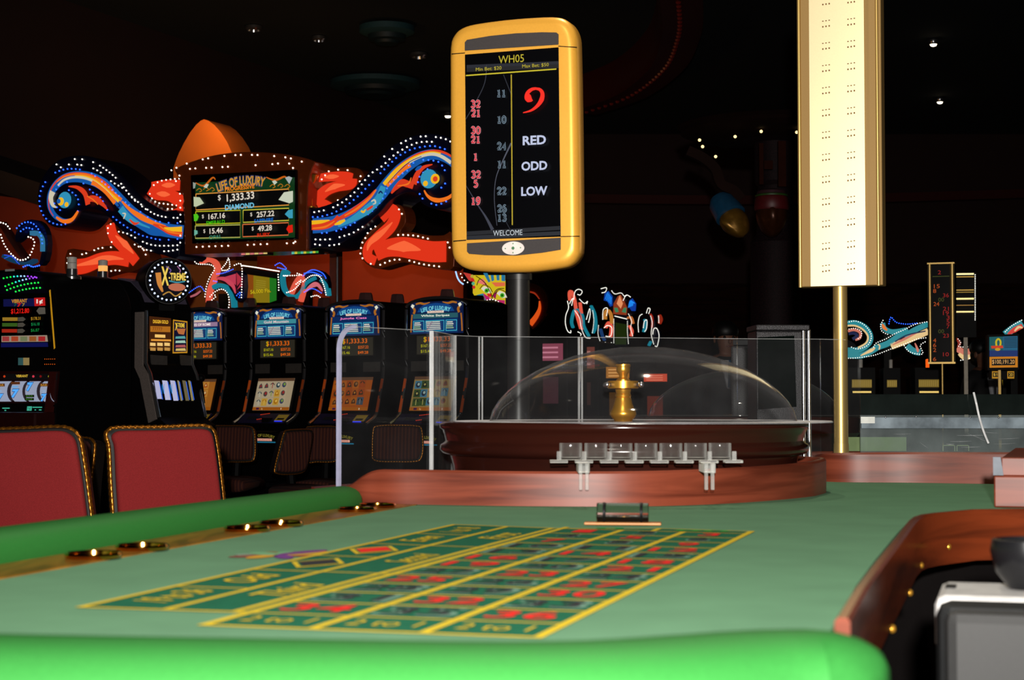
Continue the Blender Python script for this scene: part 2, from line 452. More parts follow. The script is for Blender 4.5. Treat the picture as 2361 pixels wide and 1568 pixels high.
# picture rail across the back and the timber beam under it
q = MB(); q.sweep(smooth_path([Vector((-0.3, 25.45, 4.05)), Vector((4, 25.2, 3.98)), Vector((9.5, 25.3, 4.15))], 8), [(-.1, -.06), (.1, -.06), (.16, .06), (-.1, .06)]); struct('trim_3', q, TRIMR, smooth=True)
q = MB(); q.box((0.2, 24.9, 2.45), (9.6, 25.4, 2.75)); struct('trim_4', q, BROWNW)
q = MB(); q.box((0.2, 25.0, 0.0), (9.6, 25.5, 2.45)); struct('trim_5', q, BROWNW)
# dark beam running along the left wall above the machines
a, b = W(-20, 395, 15.0), W(372, 520, 15.9)
q = MB(); q.tube([a, b], 0.16, None, 4); struct('trim_6', q, mat('black_beam_paint', (8, 8, 14), 0.6))

# ceiling fittings
def downlight(px, py, r, label, z=5.0, lit=None, grp='ceiling downlights'):
    p = Zp(px, py, z)
    t = thing('ceiling_downlight', label, 'ceiling light', (p.x, p.y, z), group=grp)
    q = MB(); q.lathe([(r * 0.7, 0), (r, -0.01), (r * 1.05, -0.04), (r * 0.8, -0.06), (r * 0.7, -0.02)], 20); q.build('housing', CHROME if lit is None or lit else BLACK, t, True)
    q = MB(); q.lathe([(r * .78, -.045), (r * .6, -.075), (0.0, -0.085)] if lit else [(0.0, -0.015), (r * 0.7, -0.015)], 16)
    q.build('lens', glow((255, 236, 200), 6.0) if lit else mat('unlit_lens', (90, 80, 66), 0.3), t)
    return t
downlight(585, 58, 0.085, 'small pale ceiling fitting nearest the top left corner of the picture', grp=None)
downlight(735, 82, 0.07, 'small dim downlight right of the pale ceiling fitting', grp=None)
downlight(965, 121, 0.10, 'chrome rimmed downlight nearest the gold number display', grp=None)
downlight(893, 171, 0.06, 'tiny dim downlight just above the larger teal ceiling disc', grp=None)
downlight(1033, 258, 0.06, 'tiny downlight low beside the left edge of the gold display', lit=True, grp=None)
for px, py, l in ((2152, 90, 'bright downlight highest in the dark ceiling right of the lit white panel'), (2167, 225, 'bright downlight below the highest one at upper right'), (2150, 330, 'faint downlight lowest of three at the upper right')):
    t = downlight(px, py, 0.05 if py < 300 else 0.03, l, lit=py < 300, grp='spots over the right hand tables')
TEAL = mat('teal_ceiling_disc_paint', (28, 66, 74), 0.7)
for px, py, r, lab in ((892, 75, 0.29, 'smaller flat teal disc on the dark ceiling'), (865, 200, 0.55, 'larger stepped teal disc hanging under the ceiling')):
    p = Zp(px, py, 4.9)
    t = thing('ceiling_speaker_disc', lab, 'ceiling disc', (p.x, p.y, 4.9))
    q = MB(); q.lathe([(r * .3, 0.1), (r, 0.06), (r, 0.0), (r * .78, -0.03), (r * .72, -0.03)], 32); q.build('rim', TEAL, t, True)
    q = MB(); q.lathe([(r * .7, -0.02), (r * .66, -0.08), (r * .45, -0.09), (r * .4, -0.12), (0, -0.12)], 32); q.build('centre_dish', mat('dark_teal_paint', (12, 34, 40), 0.6), t, True)

# ------------------------------------------------------------------ the roulette table
FELTM = mat('green_baize', (96, 138, 106), 0.95, 0, 0.07, 9, 0.3, 0.1)
CELLM = mat('dark_green_print', (22, 92, 66), 0.95, 0, 0.1, 60, 0, 0.1)
YEL = mat('yellow_print', (205, 176, 40), 0.95, 0, 0.06, 60, 0, 0.1)
REDP = mat('red_print', (222, 40, 34), 0.95, 0, 0.06, 60, 0, 0.1)
GRYP = mat('charcoal_print', (46, 44, 48), 0.95, 0, 0.06, 60, 0, 0.1)
OUTP = mat('pale_outline_print', (104, 140, 122), 0.95, 0, 0.06, 60, 0, 0.1)
LGRN = mat('bright_green_print', (40, 150, 62), 0.95, 0, 0.06, 60, 0, 0.1)
LEATHER = mat('green_padded_leather', (36, 96, 40), 0.6, 0, 0.05, 300, 0.15, 0.1)
MAHOG = wood('mahogany', (84, 34, 21), (118, 54, 36), 0.4, 2.4, (1.0, 1.0, 15))
MAHOGD = wood('dark_mahogany', (66, 26, 12), (98, 40, 18), 0.25, 2.4, (1.2, 1.2, 16))
STRIP = wood('cup_rail_walnut', (96, 62, 16), (140, 92, 26), 0.3, 3, (12, 2, 2))
tab = thing('roulette_table', 'roulette table with green felt, padded green rail and mahogany boards in the foreground', 'gaming table', (0, 0, 0))
def fz(px, py, z=FELT): v = Zp(px, py, z); return (v.x, v.y)
e1, e2 = fz(8, 1335), fz(960, 1165)                         # line where felt meets the cup strip
dx, dy = e2[0] - e1[0], e2[1] - e1[1]
kk_ = (e1[1] - 1.25) / dy; e0 = (e1[0] - dx * kk_, e1[1] - dy * kk_)
dl = [fz(1935, 1432), fz(1972, 1352), fz(2020, 1288), fz(2068, 1230), fz(2101, 1196), fz(2150, 1188), fz(2240, 1181), fz(2361, 1178), fz(2500, 1176)]
dn = (dl[0][0] - (dl[1][0] - dl[0][0]) * 3.2, dl[0][1] - (dl[1][1] - dl[0][1]) * 3.2)
felt_out = [e0, e1, e2, fz(1000, 1150), fz(1300, 1120), fz(1893, 1108), fz(2100, 1112), fz(2420, 1116)] + [dl[-1]] + dl[-2::-1] + [(0.212, 1.24), (0.17, 1.15), (0.1, 1.14), (-0.3, 1.17), (-0.5, 1.2)]
q = MB(); q.slab(felt_out, FELT - 0.03, FELT); q.build('felt_top', FELTM, tab)
# printed betting layout
A, B, Cc, D = [Vector(fz(*p)) for p in ((470, 1443), (1240, 1472), (1722, 1232), (1296, 1220))]
def G(c, r):
    """grid: c across 0..3, r up the table 0..13"""
    u = c / 3; v = r / 13
    return A * (1 - u) * (1 - v) + B * u * (1 - v) + Cc * u * v + D * (1 - u) * v
E0, F0 = Vector(fz(185, 1402)), Vector(fz(1047, 1211))
I0, I1 = G(0, 1), G(0, 13)
def O(c, r):
    """outside bets: c 0..2 from left to the number block, r 0..6"""
    v = r / 6; l = E0.lerp(F0, v); rr = I0.lerp(I1, v); return l.lerp(rr, c / 2)
lay = MB(); lz = [FELT + 0.0006]; lc = [0]
def lpoly(pts, m, lift=0.0): lay.face([(p[0], p[1], lz[0] + lift) for p in pts], m)
def lline(a, b, wd, m=YEL, lift=0.0008):
    a, b = Vector(a), Vector(b); t = (b - a).normalized(); nn = Vector((-t.y, t.x)) * wd / 2; e = t * wd / 2
    lc[0] += 1; lpoly([a - nn - e, b - nn + e, b + nn + e, a + nn - e], m, lift * .5 + lc[0] * 6e-6)
zrow = (Cc - B).normalized() * 0.055
Z0, Z1, Z2 = I1 + zrow * 0.75, G(1.5, 13) + zrow * 1.05, Cc + zrow * 0.9
lpoly([E0, I0, A, B, Cc, Z2, Z1, I1, F0], CELLM)
wl = 0.008
for r in range(0, 14): lline(G(0, r), G(3, r), wl * (1.1 if r in (0,) else 0.75))
for c in (0, 1, 2, 3): lline(G(c, 0), G(c, 13), wl * 1.15)
lline(G(0, 0) , G(0, 13.3), wl * 1.2); lline(Cc, Z2, wl * 1.2); lline(I1, Z1, wl * .7); lline(Z1, Z2, wl * .7); lline(G(1.5, 13), Z1, wl)
off = Vector((-0.016, 0.004)); lline(I0 + off, I1 + off, wl)
lline(E0, F0, wl); lline(O(1, 0), O(1, 6), wl); lline(E0, I0, wl); lline(F0, I1, wl)
for r in range(1, 6): lline(O(0, r), O(1, r), wl * .8)
for r in (2, 4): lline(O(1, r), O(2, r), wl * .8)
def ltext(txt, c, across, upv, h, m, w, lift=0.0012, shear=0.0, bold=0.0, out=None):
    V, Fs, x0, x1, y0, y1 = text_polys(txt, shear, bold)
    X = Vector(across).normalized(); Y = Vector(upv).normalized()
    for mm, gr, lf in (((out, 1.22, lift - 0.0004),) if out else ()) + ((m, 1.0, lift),):
        vs2 = []
        for a, b in V:
            p = Vector(c) + X * ((a - (x0 + x1) / 2) / (x1 - x0) * w * gr) + Y * ((b - (y0 + y1) / 2) / (y1 - y0) * h * gr)
            vs2.append(lay.bm.verts.new((p.x, p.y, lz[0] + lf)))
        k = lay.mi(mm)
        for f in Fs:
            try: lay.bm.faces.new([vs2[i] for i in f]).material_index = k
            except ValueError: pass
REDS = {1, 3, 5, 7, 9, 12, 14, 16, 18, 19, 21, 23, 25, 27, 30, 32, 34, 36}
ax_v = B - A; ax_u = Cc - B
for r in range(12):
    for c in range(3):
        n = 36 - 3 * r - (2 - c); red = n in REDS
        ltext(str(n), G(c + .5, 1 + r + .5), ax_v, ax_u, 0.055, REDP if red else GRYP, 0.066 if n > 9 else 0.03, bold=0.01, out=None if red else OUTP)
for c in range(3): ltext('2 to 1', G(c + .5, 0.5), ax_v, ax_u, 0.036, YEL, 0.066)
ltext('0', (I1 + G(1.5, 13)) / 2 + zrow * .45, ax_v, ax_u, 0.03, LGRN, 0.045, bold=0.02)
ltext('00', G(2.25, 13) + zrow * .5, ax_v, ax_u, 0.03, LGRN, 0.085, bold=0.02)
for k, s_ in ((1, 'Third'), (3, 'Second'), (5, 'First')): ltext(s_, O(1.5, k), ax_u, -ax_v, 0.04, YEL, 0.125, shear=0.3, bold=0.01)
for k, s_, ww in ((.55, '19 to 36', .115), (1.5, 'Odd', .095), (4.5, 'Even', .105), (5.45, '1 to 18', .11)): ltext(s_, O(.5, k), ax_u, -ax_v, 0.042, YEL, ww, shear=0.3, bold=0.012)
for k, m in ((2.5, GRYP), (3.5, REDP)):
    c = O(.5, k); a, b = (O(.5, k + .34) - c), (O(.9, k) - c)
    for s_, mm, lf in ((1.0, YEL, .0009), (.8, CELLM, .0011), (.72, m, .0013)): lpoly([c + a * s_, c + b * s_, c - a * s_, c - b * s_], mm, lf)
# the printed flower of feathers beside the outside bets
fc = Vector(fz(640, 1281))
for ang, L, col in ((-10, .13, (150, 60, 60)), (8, .15, (190, 150, 50)), (20, .15, (200, 130, 50)), (30, .16, (110, 60, 120)), (170, .13, (120, 150, 130)), (190, .14, (130, 80, 70)), (150, .1, (110, 160, 120)), (215, .1, (200, 150, 50)), (300, .09, (110, 60, 130)), (60, .07, (110, 170, 120)), (120, .08, (120, 110, 70))):
    a = radians(ang) + 0.1; ex = Vector((cos(a), sin(a))); ey = Vector((-ex.y, ex.x)); mm = mat('feather_print_%d' % ang, col, .95, 0, .05, 50, 0, .1)
    lpoly([fc + Vector((.55 * v_.x, v_.y)) for v_ in [ex * (L * (.5 + .5 * cos(t))) * .8 + ey * (0.02 * sin(t)) for t in [2 * pi * i / 14 for i in range(14)]]], mm, 0.0003 + 0.00003 * (ang % 17))
lo = lay.build('betting_layout', None, tab)
for p in lo.data.polygons:
    if p.normal.z < 0: p.flip()
# cup strip with six brass cup holders
u1 = Vector((dx, dy)).normalized(); nl = Vector((-u1.y, u1.x))
s0, s1 = Vector(e0), Vector(e2)
r1, r2 = Vector(fz(8, 1303)), Vector(fz(833, 1163))
ur = (r2 - r1).normalized(); nr = Vector((-ur.y, ur.x))
ro = r1 - ur * 1.3
cups = [(215, 1284), (328, 1265), (570, 1222), (648, 1210), (823, 1177), (870, 1168)]
q = MB(); q.slab([s0, s1, s1 + nl * 0.09, s0 + nl * 0.16], FELT - 0.03, FELT + 0.002); q.build('cup_rail', STRIP, tab)
for px, py in cups:
    c = fz(px, py, FELT + .003)
    q = MB(); q.lathe([(0.034, 0.0), (0.036, 0.004), (0.034, 0.007), (0.0305, 0.006), (0.030, 0.0012), (0.0, 0.0012)], 28, (c[0], c[1], FELT + 0.002))
    q.build('cup_holder', mat('mirror_brass', (226, 150, 60), .1, 1.0, .04), tab, True)
# padded rails
def pad(path, rx, rz, name, ends=True):
    P = smooth_path(path, 8); n = len(P); seg = 20
    prof = [(rx * (abs(cos(a)) ** .8) * (1 if cos(a) > 0 else -1), rz * (abs(sin(a)) ** .8) * (1 if sin(a) > 0 else -1)) for a in [2 * pi * i / seg for i in range(seg)]]
    L = [0]
    for a, b in zip(P, P[1:]): L.append(L[-1] + (b - a).length)
    T = L[-1]; e = rx * .75
    # extra rings so that the ends round over
    def at(s):
        s = max(0, min(T, s))
        for i in range(n - 1):
            if L[i + 1] >= s: return P[i].lerp(P[i + 1], (s - L[i]) / max(1e-9, L[i + 1] - L[i]))
        return P[-1]
    ss = [e * (1 - cos(k * pi / 12)) for k in range(0, 7)]; mid = [e + (T - 2 * e) * i / 40 for i in range(1, 40)]; ss = ss + mid + [T - s for s in ss[::-1]]
    sc = [max(0.12, sqrt(max(0, 1 - (1 - min(1, min(s, T - s) / e)) ** 2))) for s in ss]
    q = MB(); q.sweep([at(s) for s in ss], prof, scales=sc); return q.build(name, LEATHER, tab, True, angle=80)
rz_ = 0.031
c_ = lambda v, off, z: Vector((v.x + nr.x * off, v.y + nr.y * off, z))
pad([c_(ro, .045, FELT + .008), c_(r1, .04, FELT + .008), c_(r1.lerp(r2, .5), .036, FELT + .007), c_(r2 - ur * .0, .030, FELT + .004)], 0.042, 0.033, 'padded_rail')
near = [(-.90, 1.29), (-.62, 1.22), (-.35, 1.172), (-.16, 1.148), (-.03, 1.134), (.05, 1.138), (.11, 1.162), (.17, 1.192), (.215, 1.196), (.246, 1.176)]
pad([Vector((a, b, FELT + 0.006)) for a, b in near], 0.062, 0.033, 'padded_rail')
# mahogany board curved round the wheel
def board(px_pts, name, th, m, z0=FELT, extra=(), n=5):
    """px_pts: (x, y of foot, y of top) in the photograph, foot on the felt; swept as an upright plank"""
    P = []
    for x, yb, yt in px_pts:
        f = Zp(x, yb, FELT); zt = W(x, yt, f.y).z; P.append(Vector((f.x, f.y, zt)))
    P += [Vector(e) for e in extra]
    S = smooth_path(P, n)
    q = MB(); b = q.bm; rings = []
    for i, p in enumerate(S):
        t = S[min(i + 1, len(S) - 1)] - S[max(i - 1, 0)]; t.z = 0; t.normalize(); nn = Vector((-t.y, t.x, 0)) * th
        fr = [Vector((p.x, p.y, z0)), Vector((p.x, p.y, p.z - th * .25)), Vector((p.x, p.y, p.z)) + nn * .25, Vector((p.x, p.y, p.z)) + nn * .75, Vector((p.x, p.y, p.z - th * .25)) + nn, Vector((p.x, p.y, z0)) + nn]
        rings.append([b.verts.new(v) for v in fr])
    for r0, r1_ in zip(rings, rings[1:]):
        for i in range(6):
            j = (i + 1) % 6; b.faces.new((r0[i], r0[j], r1_[j], r1_[i]))
    b.faces.new(rings[0][::-1]); b.faces.new(rings[-1])
    return q.build(name, m, tab, True, angle=35)
board([(764, 1146, 1125), (784, 1156, 1123), (806, 1159, 1116), (832, 1161, 1098), (866, 1162, 1084), (910, 1163, 1083), (1000, 1164, 1084), (1200, 1167, 1087), (1439, 1168, 1087), (1600, 1164.5, 1083), (1720, 1158.5, 1077), (1810, 1151.5, 1071), (1862, 1146, 1066), (1886, 1142, 1063)],
      'wheel_board', 0.018, MAHOG, extra=[(.705, 3.90, FELT + .076), (.700, 4.0, FELT + .076), (.66, 4.08, FELT + .076)])
q = MB()                                                     # deck that carries the wheel behind that board
q.slab([(-.36, 3.52), (-.2, 3.46), (0.2, 3.4), (.5, 3.55), (.655, 3.8), (.68, 4.1), (.74, 4.62), (-.1, 4.6), (-.45, 3.9)], FELT - .03, FELT + .012); q.build('wheel_deck', MAHOGD, tab)
board([(1868, 1106, 1052), (1895, 1110, 1046), (1960, 1112, 1044), (2100, 1113, 1043), (2290, 1116, 1043), (2420, 1118, 1043)], 'back_board', 0.02, MAHOG)
# square wooden block with the bright metal corner at the right
bp = Zp(2292, 1170, FELT)
bt = W(2292, 1097, bp.y).z; bt2 = W(2310, 1055, bp.y).z
q = MB(); MR = Matrix.Translation((bp.x, bp.y, 0)) @ Matrix.Rotation(radians(-18), 4, 'Z'); q.box((0, 0, FELT), (.4, .8, bt), None, MR); q.build('end_block', MAHOG, tab, bevel=.003)
q = MB(); q.box((.014, .004, bt), (.4, .8, bt2), None, MR); eb = q.build('block_cap', MAHOG, tab, bevel=.002)
q = MB(); q.prism([(-.001, bt + .001), (.018, bt + .001), (.013, bt2 + .001), (-.001, bt2 + .001)], -.002, .01); bmesh.ops.transform(q.bm, matrix=MR, verts=q.bm.verts); q.build('corner_plate', mat('dull_steel', (70, 74, 80), .5, .6), tab)
# dealer's cut-out board with brass screws
zt, zb = FELT + .03, FELT - .05
top = [Zp(x, y, zt) for x, y in ((1924, 1424), (1968, 1355), (2017, 1292), (2066, 1233), (2092, 1200), (2104, 1191), (2120, 1186), (2149, 1182), (2237, 1174), (2361, 1172), (2480, 1172))]
q = MB(); th = .012
S = top
rings = []
for i, p in enumerate(S):
    t = S[min(i + 1, len(S) - 1)] - S[max(i - 1, 0)]; t.z = 0; t.normalize(); nn = Vector((t.y, -t.x, 0)) * th
    rings.append([q.bm.verts.new(v) for v in (Vector((p.x, p.y, zb)), Vector((p.x, p.y, zt - .003)), Vector((p.x, p.y, zt)) + nn * .2, Vector((p.x, p.y, zt)) + nn * .8, Vector((p.x, p.y, zt - .003)) + nn, Vector((p.x, p.y, zb)) + nn)])
for r0, r1_ in zip(rings, rings[1:]):
    for i in range(6):
        j = (i + 1) % 6; q.bm.faces.new((r0[i], r0[j], r1_[j], r1_[i]))
q.bm.faces.new(rings[0][::-1]); q.bm.faces.new(rings[-1])
db = q.build('dealer_board', MAHOGD, tab, True, angle=35)
for px, py in ((2031, 1449), (2076, 1366), (2104, 1303), (2170, 1260)):
    # where the sight line meets the inner face of the board
    best = None
    for i in range(200):
        d = 1.2 + i * .01; p = W(px, py, d)
        for a, b in zip(top, top[1:]):
            ab = (b - a); ab.z = 0; tt = max(0, min(1, (p - a).dot(ab) / ab.length_squared)); cpt = a + ab * tt
            dist = ((p.x - cpt.x) ** 2 + (p.y - cpt.y) ** 2) ** .5
            if best is None or dist < best[0]: best = (dist, p, ab.normalized())
    p, t = best[1], best[2]; nn = Vector((t.y, -t.x, 0))
    M = Matrix.Translation(p + nn * .011) @ nn.to_track_quat('Z', 'Y').to_matrix().to_4x4()
    q = MB(); q.lathe([(.0, .0055), (.003, .005), (.0048, .003), (.0052, 0)][::-1], 12, M=M); q.build('screw', GOLDB, db, True)
# body under the top
q = MB(); q.slab([(-.72, 1.1), (-.1, .98), (.16, 1.02), (.2, 1.5), (.48, 2.5), (.6, 2.9), (1.3, 2.95), (1.3, 4.3), (.5, 4.3), (-.2, 3.9), (-.38, 3.3)], .1, FELT - .031); q.build('table_body', mat('black_laminate', (8, 6, 6), 0.95, 0, .1, 20, 0, .05), tab)
q = MB(); q.slab([(-.5, 1.4), (.0, 1.3), (.3, 2.6), (1.2, 3.1), (1.2, 4.2), (.5, 4.2), (-.1, 3.7), (-.3, 3.3)], 0, .1); q.build('plinth', BLACK, tab)

# ------------------------------------------------------------------ roulette wheel, its cover, and what stands at it
wc = (W(1437, 975, 3.85).x, 3.85)
BOWL = wood('dark_lacquered_mahogany', (36, 14, 10), (44, 17, 11), 0.16, 2.0, (1, 1, 8))
wh = thing('roulette_wheel', 'dark brown roulette wheel with brass turret behind the curved mahogany board', 'roulette wheel', (wc[0], wc[1], FELT + .012))
H0 = -.012
q = MB(); q.lathe([(.33, 0.0), (.375, 0.0), (.378, .06), (.384, .083), (.400, .088), (.406, .096), (.405, .106), (.398, .111), (.394, .116), (.397, .128), (.401, .139), (.406, .143), (.407, .150), (.402, .156), (.392, .157), (.37, .155), (.345, .15), (.30, .115), (.26, .095), (.25, .09), (0.05, .09)], 96, (0, 0, H0 + .002))
q.build('bowl', BOWL, wh, True, angle=50)
q = MB(); q.lathe([(.25, .092), (.252, .1), (.2, .105), (.12, .11), (.05, .118), (.0, .12)], 64, (0, 0, H0)); q.build('rotor', MAHOGD, wh, True)
k = .000233
prof = [(0, 910), (62, 908), (70, 914), (70, 928), (64, 934), (66, 960), (60, 985), (42, 1005), (38, 1030), (52, 1045), (66, 1056), (66, 1068), (60, 1140), (75, 1148), (72, 1165), (66, 1185), (74, 1200), (76, 1214), (68, 1222), (76, 1234), (86, 1280), (104, 1330), (122, 1365), (124, 1385), (112, 1412), (92, 1432), (82, 1455), (78, 1475), (84, 1490), (92, 1500), (92, 1640)]
zz = lambda y: H0 + .15 + (1490 - y) * k
q = MB(); q.lathe([(r * k, zz(y)) for r, y in prof], 32)
q.lathe([(60 * k, zz(1068)), (140 * k, zz(1068)), (146 * k, zz(1072)), (146 * k, zz(1136)), (140 * k, zz(1140)), (60 * k, zz(1140))], 40)
tr = q.build('turret', GOLDB, wh, True, angle=35)
for i in range(4):
    a = pi / 4 + i * pi / 2
    q = MB(); q.tube([(cos(a) * .03, sin(a) * .03, zz(1105)), (cos(a) * .05, sin(a) * .05, zz(1105))], .0035); q.ball((cos(a) * .053, sin(a) * .053, zz(1105)), .006, None, 10); q.build('spoke_handle', CHROME, tr, True)
CLEAR = acrylic('clear_dome_plastic', .004, (1, 1, 1), 1.42, .05, edge=22)
dome_c = (W(1481, 970, 3.85).x, 3.85)
dc = thing('wheel_cover', 'clear domed plastic cover resting on the roulette wheel', 'dome cover', (dome_c[0], dome_c[1], FELT + .1575))
pr = [(.339 * t, .165 * max(0, (1 - t * t)) ** .6) for t in [0, .15, .3, .45, .58, .7, .8, .88, .94, .98, 1.0]]
outer = pr + [(.345, -.0), (.415, .0)]
q = MB(); q.lathe(outer, 72, (0, 0, .002)); 
q.build('dome', CLEAR, dc, True, angle=60)
RIMC = acrylic('polished_plastic_edge', .12, (1, 1, 1), 1.5, .08)
q = MB(); q.lathe([(.338, .0), (.35, .003), (.413, .003), (.416, .0015), (.416, -.0005), (.35, -.0005)], 72, closed=True); q.build('flange', RIMC, dc, True)
# acrylic marker rack hooked over the curved board
ACR = acrylic('clear_cast_acrylic', .009, (1, 1, 1), 1.5, .03, (.95, .95, .92), 90)
ACRW = acrylic('cut_edge_acrylic', .09, (1, 1, 1), 1.55, .06, (.95, .95, .92), 20)
rk = Zp(1490, 1167.5, FELT)
rl = Plane(1490, 1060, rk.y - .035, 0)
mr = thing('chip_marker_rack', 'clear acrylic rack of seven round cups hooked on the curved mahogany board', 'marker rack', rl.loc)
kx = rl.d / F
for i in range(7):
    cx_ = (-173 + i * 57.5) * kx; dyy = .016 * (abs(i - 3) / 3) ** 2
    q = MB(); q.lathe([(.0, -.0005), (.0205, -.0005), (.0215, .001), (.0215, .031), (.019, .031), (.019, .004), (.0, .004)], 24, (cx_, dyy, .0))
    q.build('cup', ACR, mr, True, angle=35)
for i in range(8):
    cx_ = (-201 + i * 57.5) * kx; dyy = .016 * (abs(i - 3.5) / 3.5) ** 2
    q = MB(); q.box((cx_ - .017, dyy - .022, -.006), (cx_ + .017, dyy + .012, -.001)); q.box((cx_ - .004, dyy - .024, -.001), (cx_ + .004, dyy - .02, .016)); q.build('base_tab', ACRW, mr, bevel=.0008)
for x in (1345, 1632):
    cx_ = (x - 1490) * kx
    q = MB(); q.box((cx_ - .009, -.026, -.056), (cx_ - .003, -.018, -.006)); q.box((cx_ + .003, -.026, -.056), (cx_ + .009, -.018, -.006)); q.box((cx_ - .011, -.03, -.024), (cx_ + .011, .06, -.006)); q.build('clip', ACRW, mr, bevel=.0008)
# winning-number marker
GLS = mat('solid_clear_acrylic', (250, 250, 248), .03, 0, 0.0)
GLS.node_tree.nodes['Principled BSDF'].inputs['Transmission Weight'].default_value = 1.0; GLS.node_tree.nodes['Principled BSDF'].inputs['IOR'].default_value = 1.49
mp = Zp(1436, 1211, FELT)
mk = thing('win_marker', 'short clear acrylic cylinder with black bands lying on a small wooden base', 'win marker', (mp.x, mp.y, FELT + .001), (0, 0, radians(-6)))
q = MB(); q.box((-.062, -.014, 0), (.062, .016, .004)); q.build('base_plate', wood('thin_oak_plate', (120, 70, 30), (170, 110, 50), .4), mk, bevel=.001)
M = Matrix.Translation((0, 0, .0195)) @ Matrix.Rotation(pi / 2, 4, 'Y')
q = MB(); q.lathe([(.0, -.042), (.0145, -.042), (.0155, -.041), (.0155, .041), (.0145, .042), (0, .042)], 28, M=M); q.build('cylinder', GLS, mk, True, angle=35)
for s_ in (-.03, .03):
    q = MB(); q.lathe([(.0152, s_ - .002), (.0164, s_ - .002), (.0164, s_ + .002), (.0152, s_ + .002)], 28, M=M, closed=True); q.build('ring', BLACK, mk, True, angle=35)

# ------------------------------------------------------------------ clear screen round the wheel
GLASS = acrylic('clear_screen_acrylic', .004, (.97, .98, .98), 1.38, .03)
EDGE = mat('frosted_acrylic_edge', (150, 150, 176), .5, 0, .08, 60)
EDGC = acrylic('clear_acrylic_edge', .22, (1, 1, 1), 1.6, .12, (.9, .9, .9))
ztop = FELT + .366
sh = thing('acrylic_screen', 'clear acrylic screen standing in panels round the back of the roulette wheel', 'screen', (0, 0, FELT + .012))
pts = [(W(783, 900, 3.75)), W(995, 900, 4.0), W(1046, 900, 4.26), W(1108, 900, 4.33), W(1338, 900, 4.37), W(1700, 900, 4.47), W(1892, 900, 4.5), W(1983, 900, 4.56)]
pts = [Vector((p.x, p.y, 0)) for p in pts]; Hs = ztop - FELT - .012
for i, (a, b) in enumerate(zip(pts, pts[1:])):
    t = (b - a); L = t.length; ang = math.atan2(t.y, t.x); R = .05
    out = [(0, 0), (L, 0), (L, Hs), (0, Hs)]
    arc0 = [(R * (1 - cos(u)), Hs - R * (1 - sin(u))) for u in [pi / 2 * k_ / 8 for k_ in range(9)]]
    arc1 = [(L - R * (1 - sin(u)), Hs - R * (1 - cos(u))) for u in [pi / 2 * k_ / 8 for k_ in range(9)]]
    if i == 0: out = [(0, 0)] + [(L, 0), (L, Hs)] + arc0[::-1]
    if i == len(pts) - 2: out = [(0, 0), (L, 0)] + [(L - x, z) for x, z in arc0] + [(0, Hs)]
    q = MB(); q.prism(out, -.003, .003); pn = q.build('panel', GLASS, sh, loc=(a.x, a.y, 0), rot=(0, 0, ang))
    if i == 0:
        q = MB(); q.sweep([Vector((-.002, 0, 0)), Vector((-.002, 0, Hs - R - .02))] + [Vector((x - .002, 0, z)) for x, z in arc0], [(-.004, -.004), (.004, -.004), (.004, .004), (-.004, .004)], up=(0, 1, 0)); q.build('frosted_edge', EDGE, pn)
    elif i < 5:
        q = MB(); q.box((-.0055, -.004, 0), (-.0025, .004, Hs)); q.box((.0025, -.004, 0), (.0055, .004, Hs)); q.build('joint_strip', EDGC, pn)
    q = MB(); q.box((R if i == 0 else 0, -.003, Hs - .0006), (L - (R if i == len(pts) - 2 else 0), .003, Hs + .0006)); q.build('top_edge', EDGC, pn)

# ------------------------------------------------------------------ the winning number display
GOLDP = mat('satin_gold_paint', (246, 178, 66), .36, .3, .03, 200, 0, .5)
CHARC = mat('charcoal_inset', (50, 44, 44), .6, 0, .1, 200)
DP = Plane(1190, 335, 4.5, -19)
nd = thing('number_display', 'gold framed portrait roulette display showing a red 9 on a black pole', 'display', DP.loc, DP.rot)
o_ = sm2([(1041, 330), (1040.5, 200), (1041, 110), (1050, 82), (1068, 66), (1100, 56.5), (1170, 47), (1240, 41.5), (1290, 41), (1312, 48), (1326, 63), (1334, 85), (1336, 115), (1338, 200), (1340, 330), (1341.5, 480), (1342, 570), (1336, 594), (1322, 610), (1300, 618), (1240, 626), (1180, 628.5), (1110, 626), (1075, 619), (1054, 604), (1045, 584), (1043, 540), (1042, 450)], 3, True)
o_ = [(x if x < 1250 else x - 4, y) for x, y in o_]
out = DP.many(o_)
q = MB(); q.rounded(out, -.022, .05, .022, None, 6); q.build('frame', GOLDP, nd, True, angle=60)
ya = -.0225
def inset(px, name, m, y=ya, th=.002):
    q = MB(); q.prism(DP.many(px, y), y - th, y + .002, m); return q.build(name, None, nd, bevel=.0004)
inset([(1072, 117), (1072, 98), (1077, 92), (1130, 83), (1190, 77), (1250, 74.5), (1283, 75), (1288, 79), (1288, 103)], 'top_inset', CHARC)
inset([(1077, 561), (1293, 548), (1293, 576), (1250, 583), (1190, 589.5), (1120, 588.5), (1082, 585.5), (1077, 580)], 'bottom_inset', CHARC)
inset([(1041, 123.5), (1072, 121), (1072, 123), (1041, 125.5)], 'seam', BLACK, ya, .0006); inset([(1287, 105.5), (1330, 108), (1330, 110), (1287, 107.5)], 'seam', BLACK, ya, .0006)
inset([(1045, 555), (1075, 552.5), (1075, 555), (1045, 557.5)], 'seam', BLACK, ya, .0006); inset([(1293, 544.5), (1336, 543.5), (1336, 545.5), (1293, 546.5)], 'seam', BLACK, ya, .0006)
SCRB = mat('black_screen_glass', (5, 5, 7), .25, 0, .02, 40, 0, .12)
scr = inset([(1072, 126), (1288, 109), (1293, 546), (1076, 553.5)], 'screen', SCRB, ya, .001)
class DCanvas(Canvas): pass
cv = Canvas(DP, .00012, ya - .0014)
YG = glow((196, 180, 44), .9); YL = glow((206, 190, 40), 1.0); WB = glow((196, 204, 232), .95)
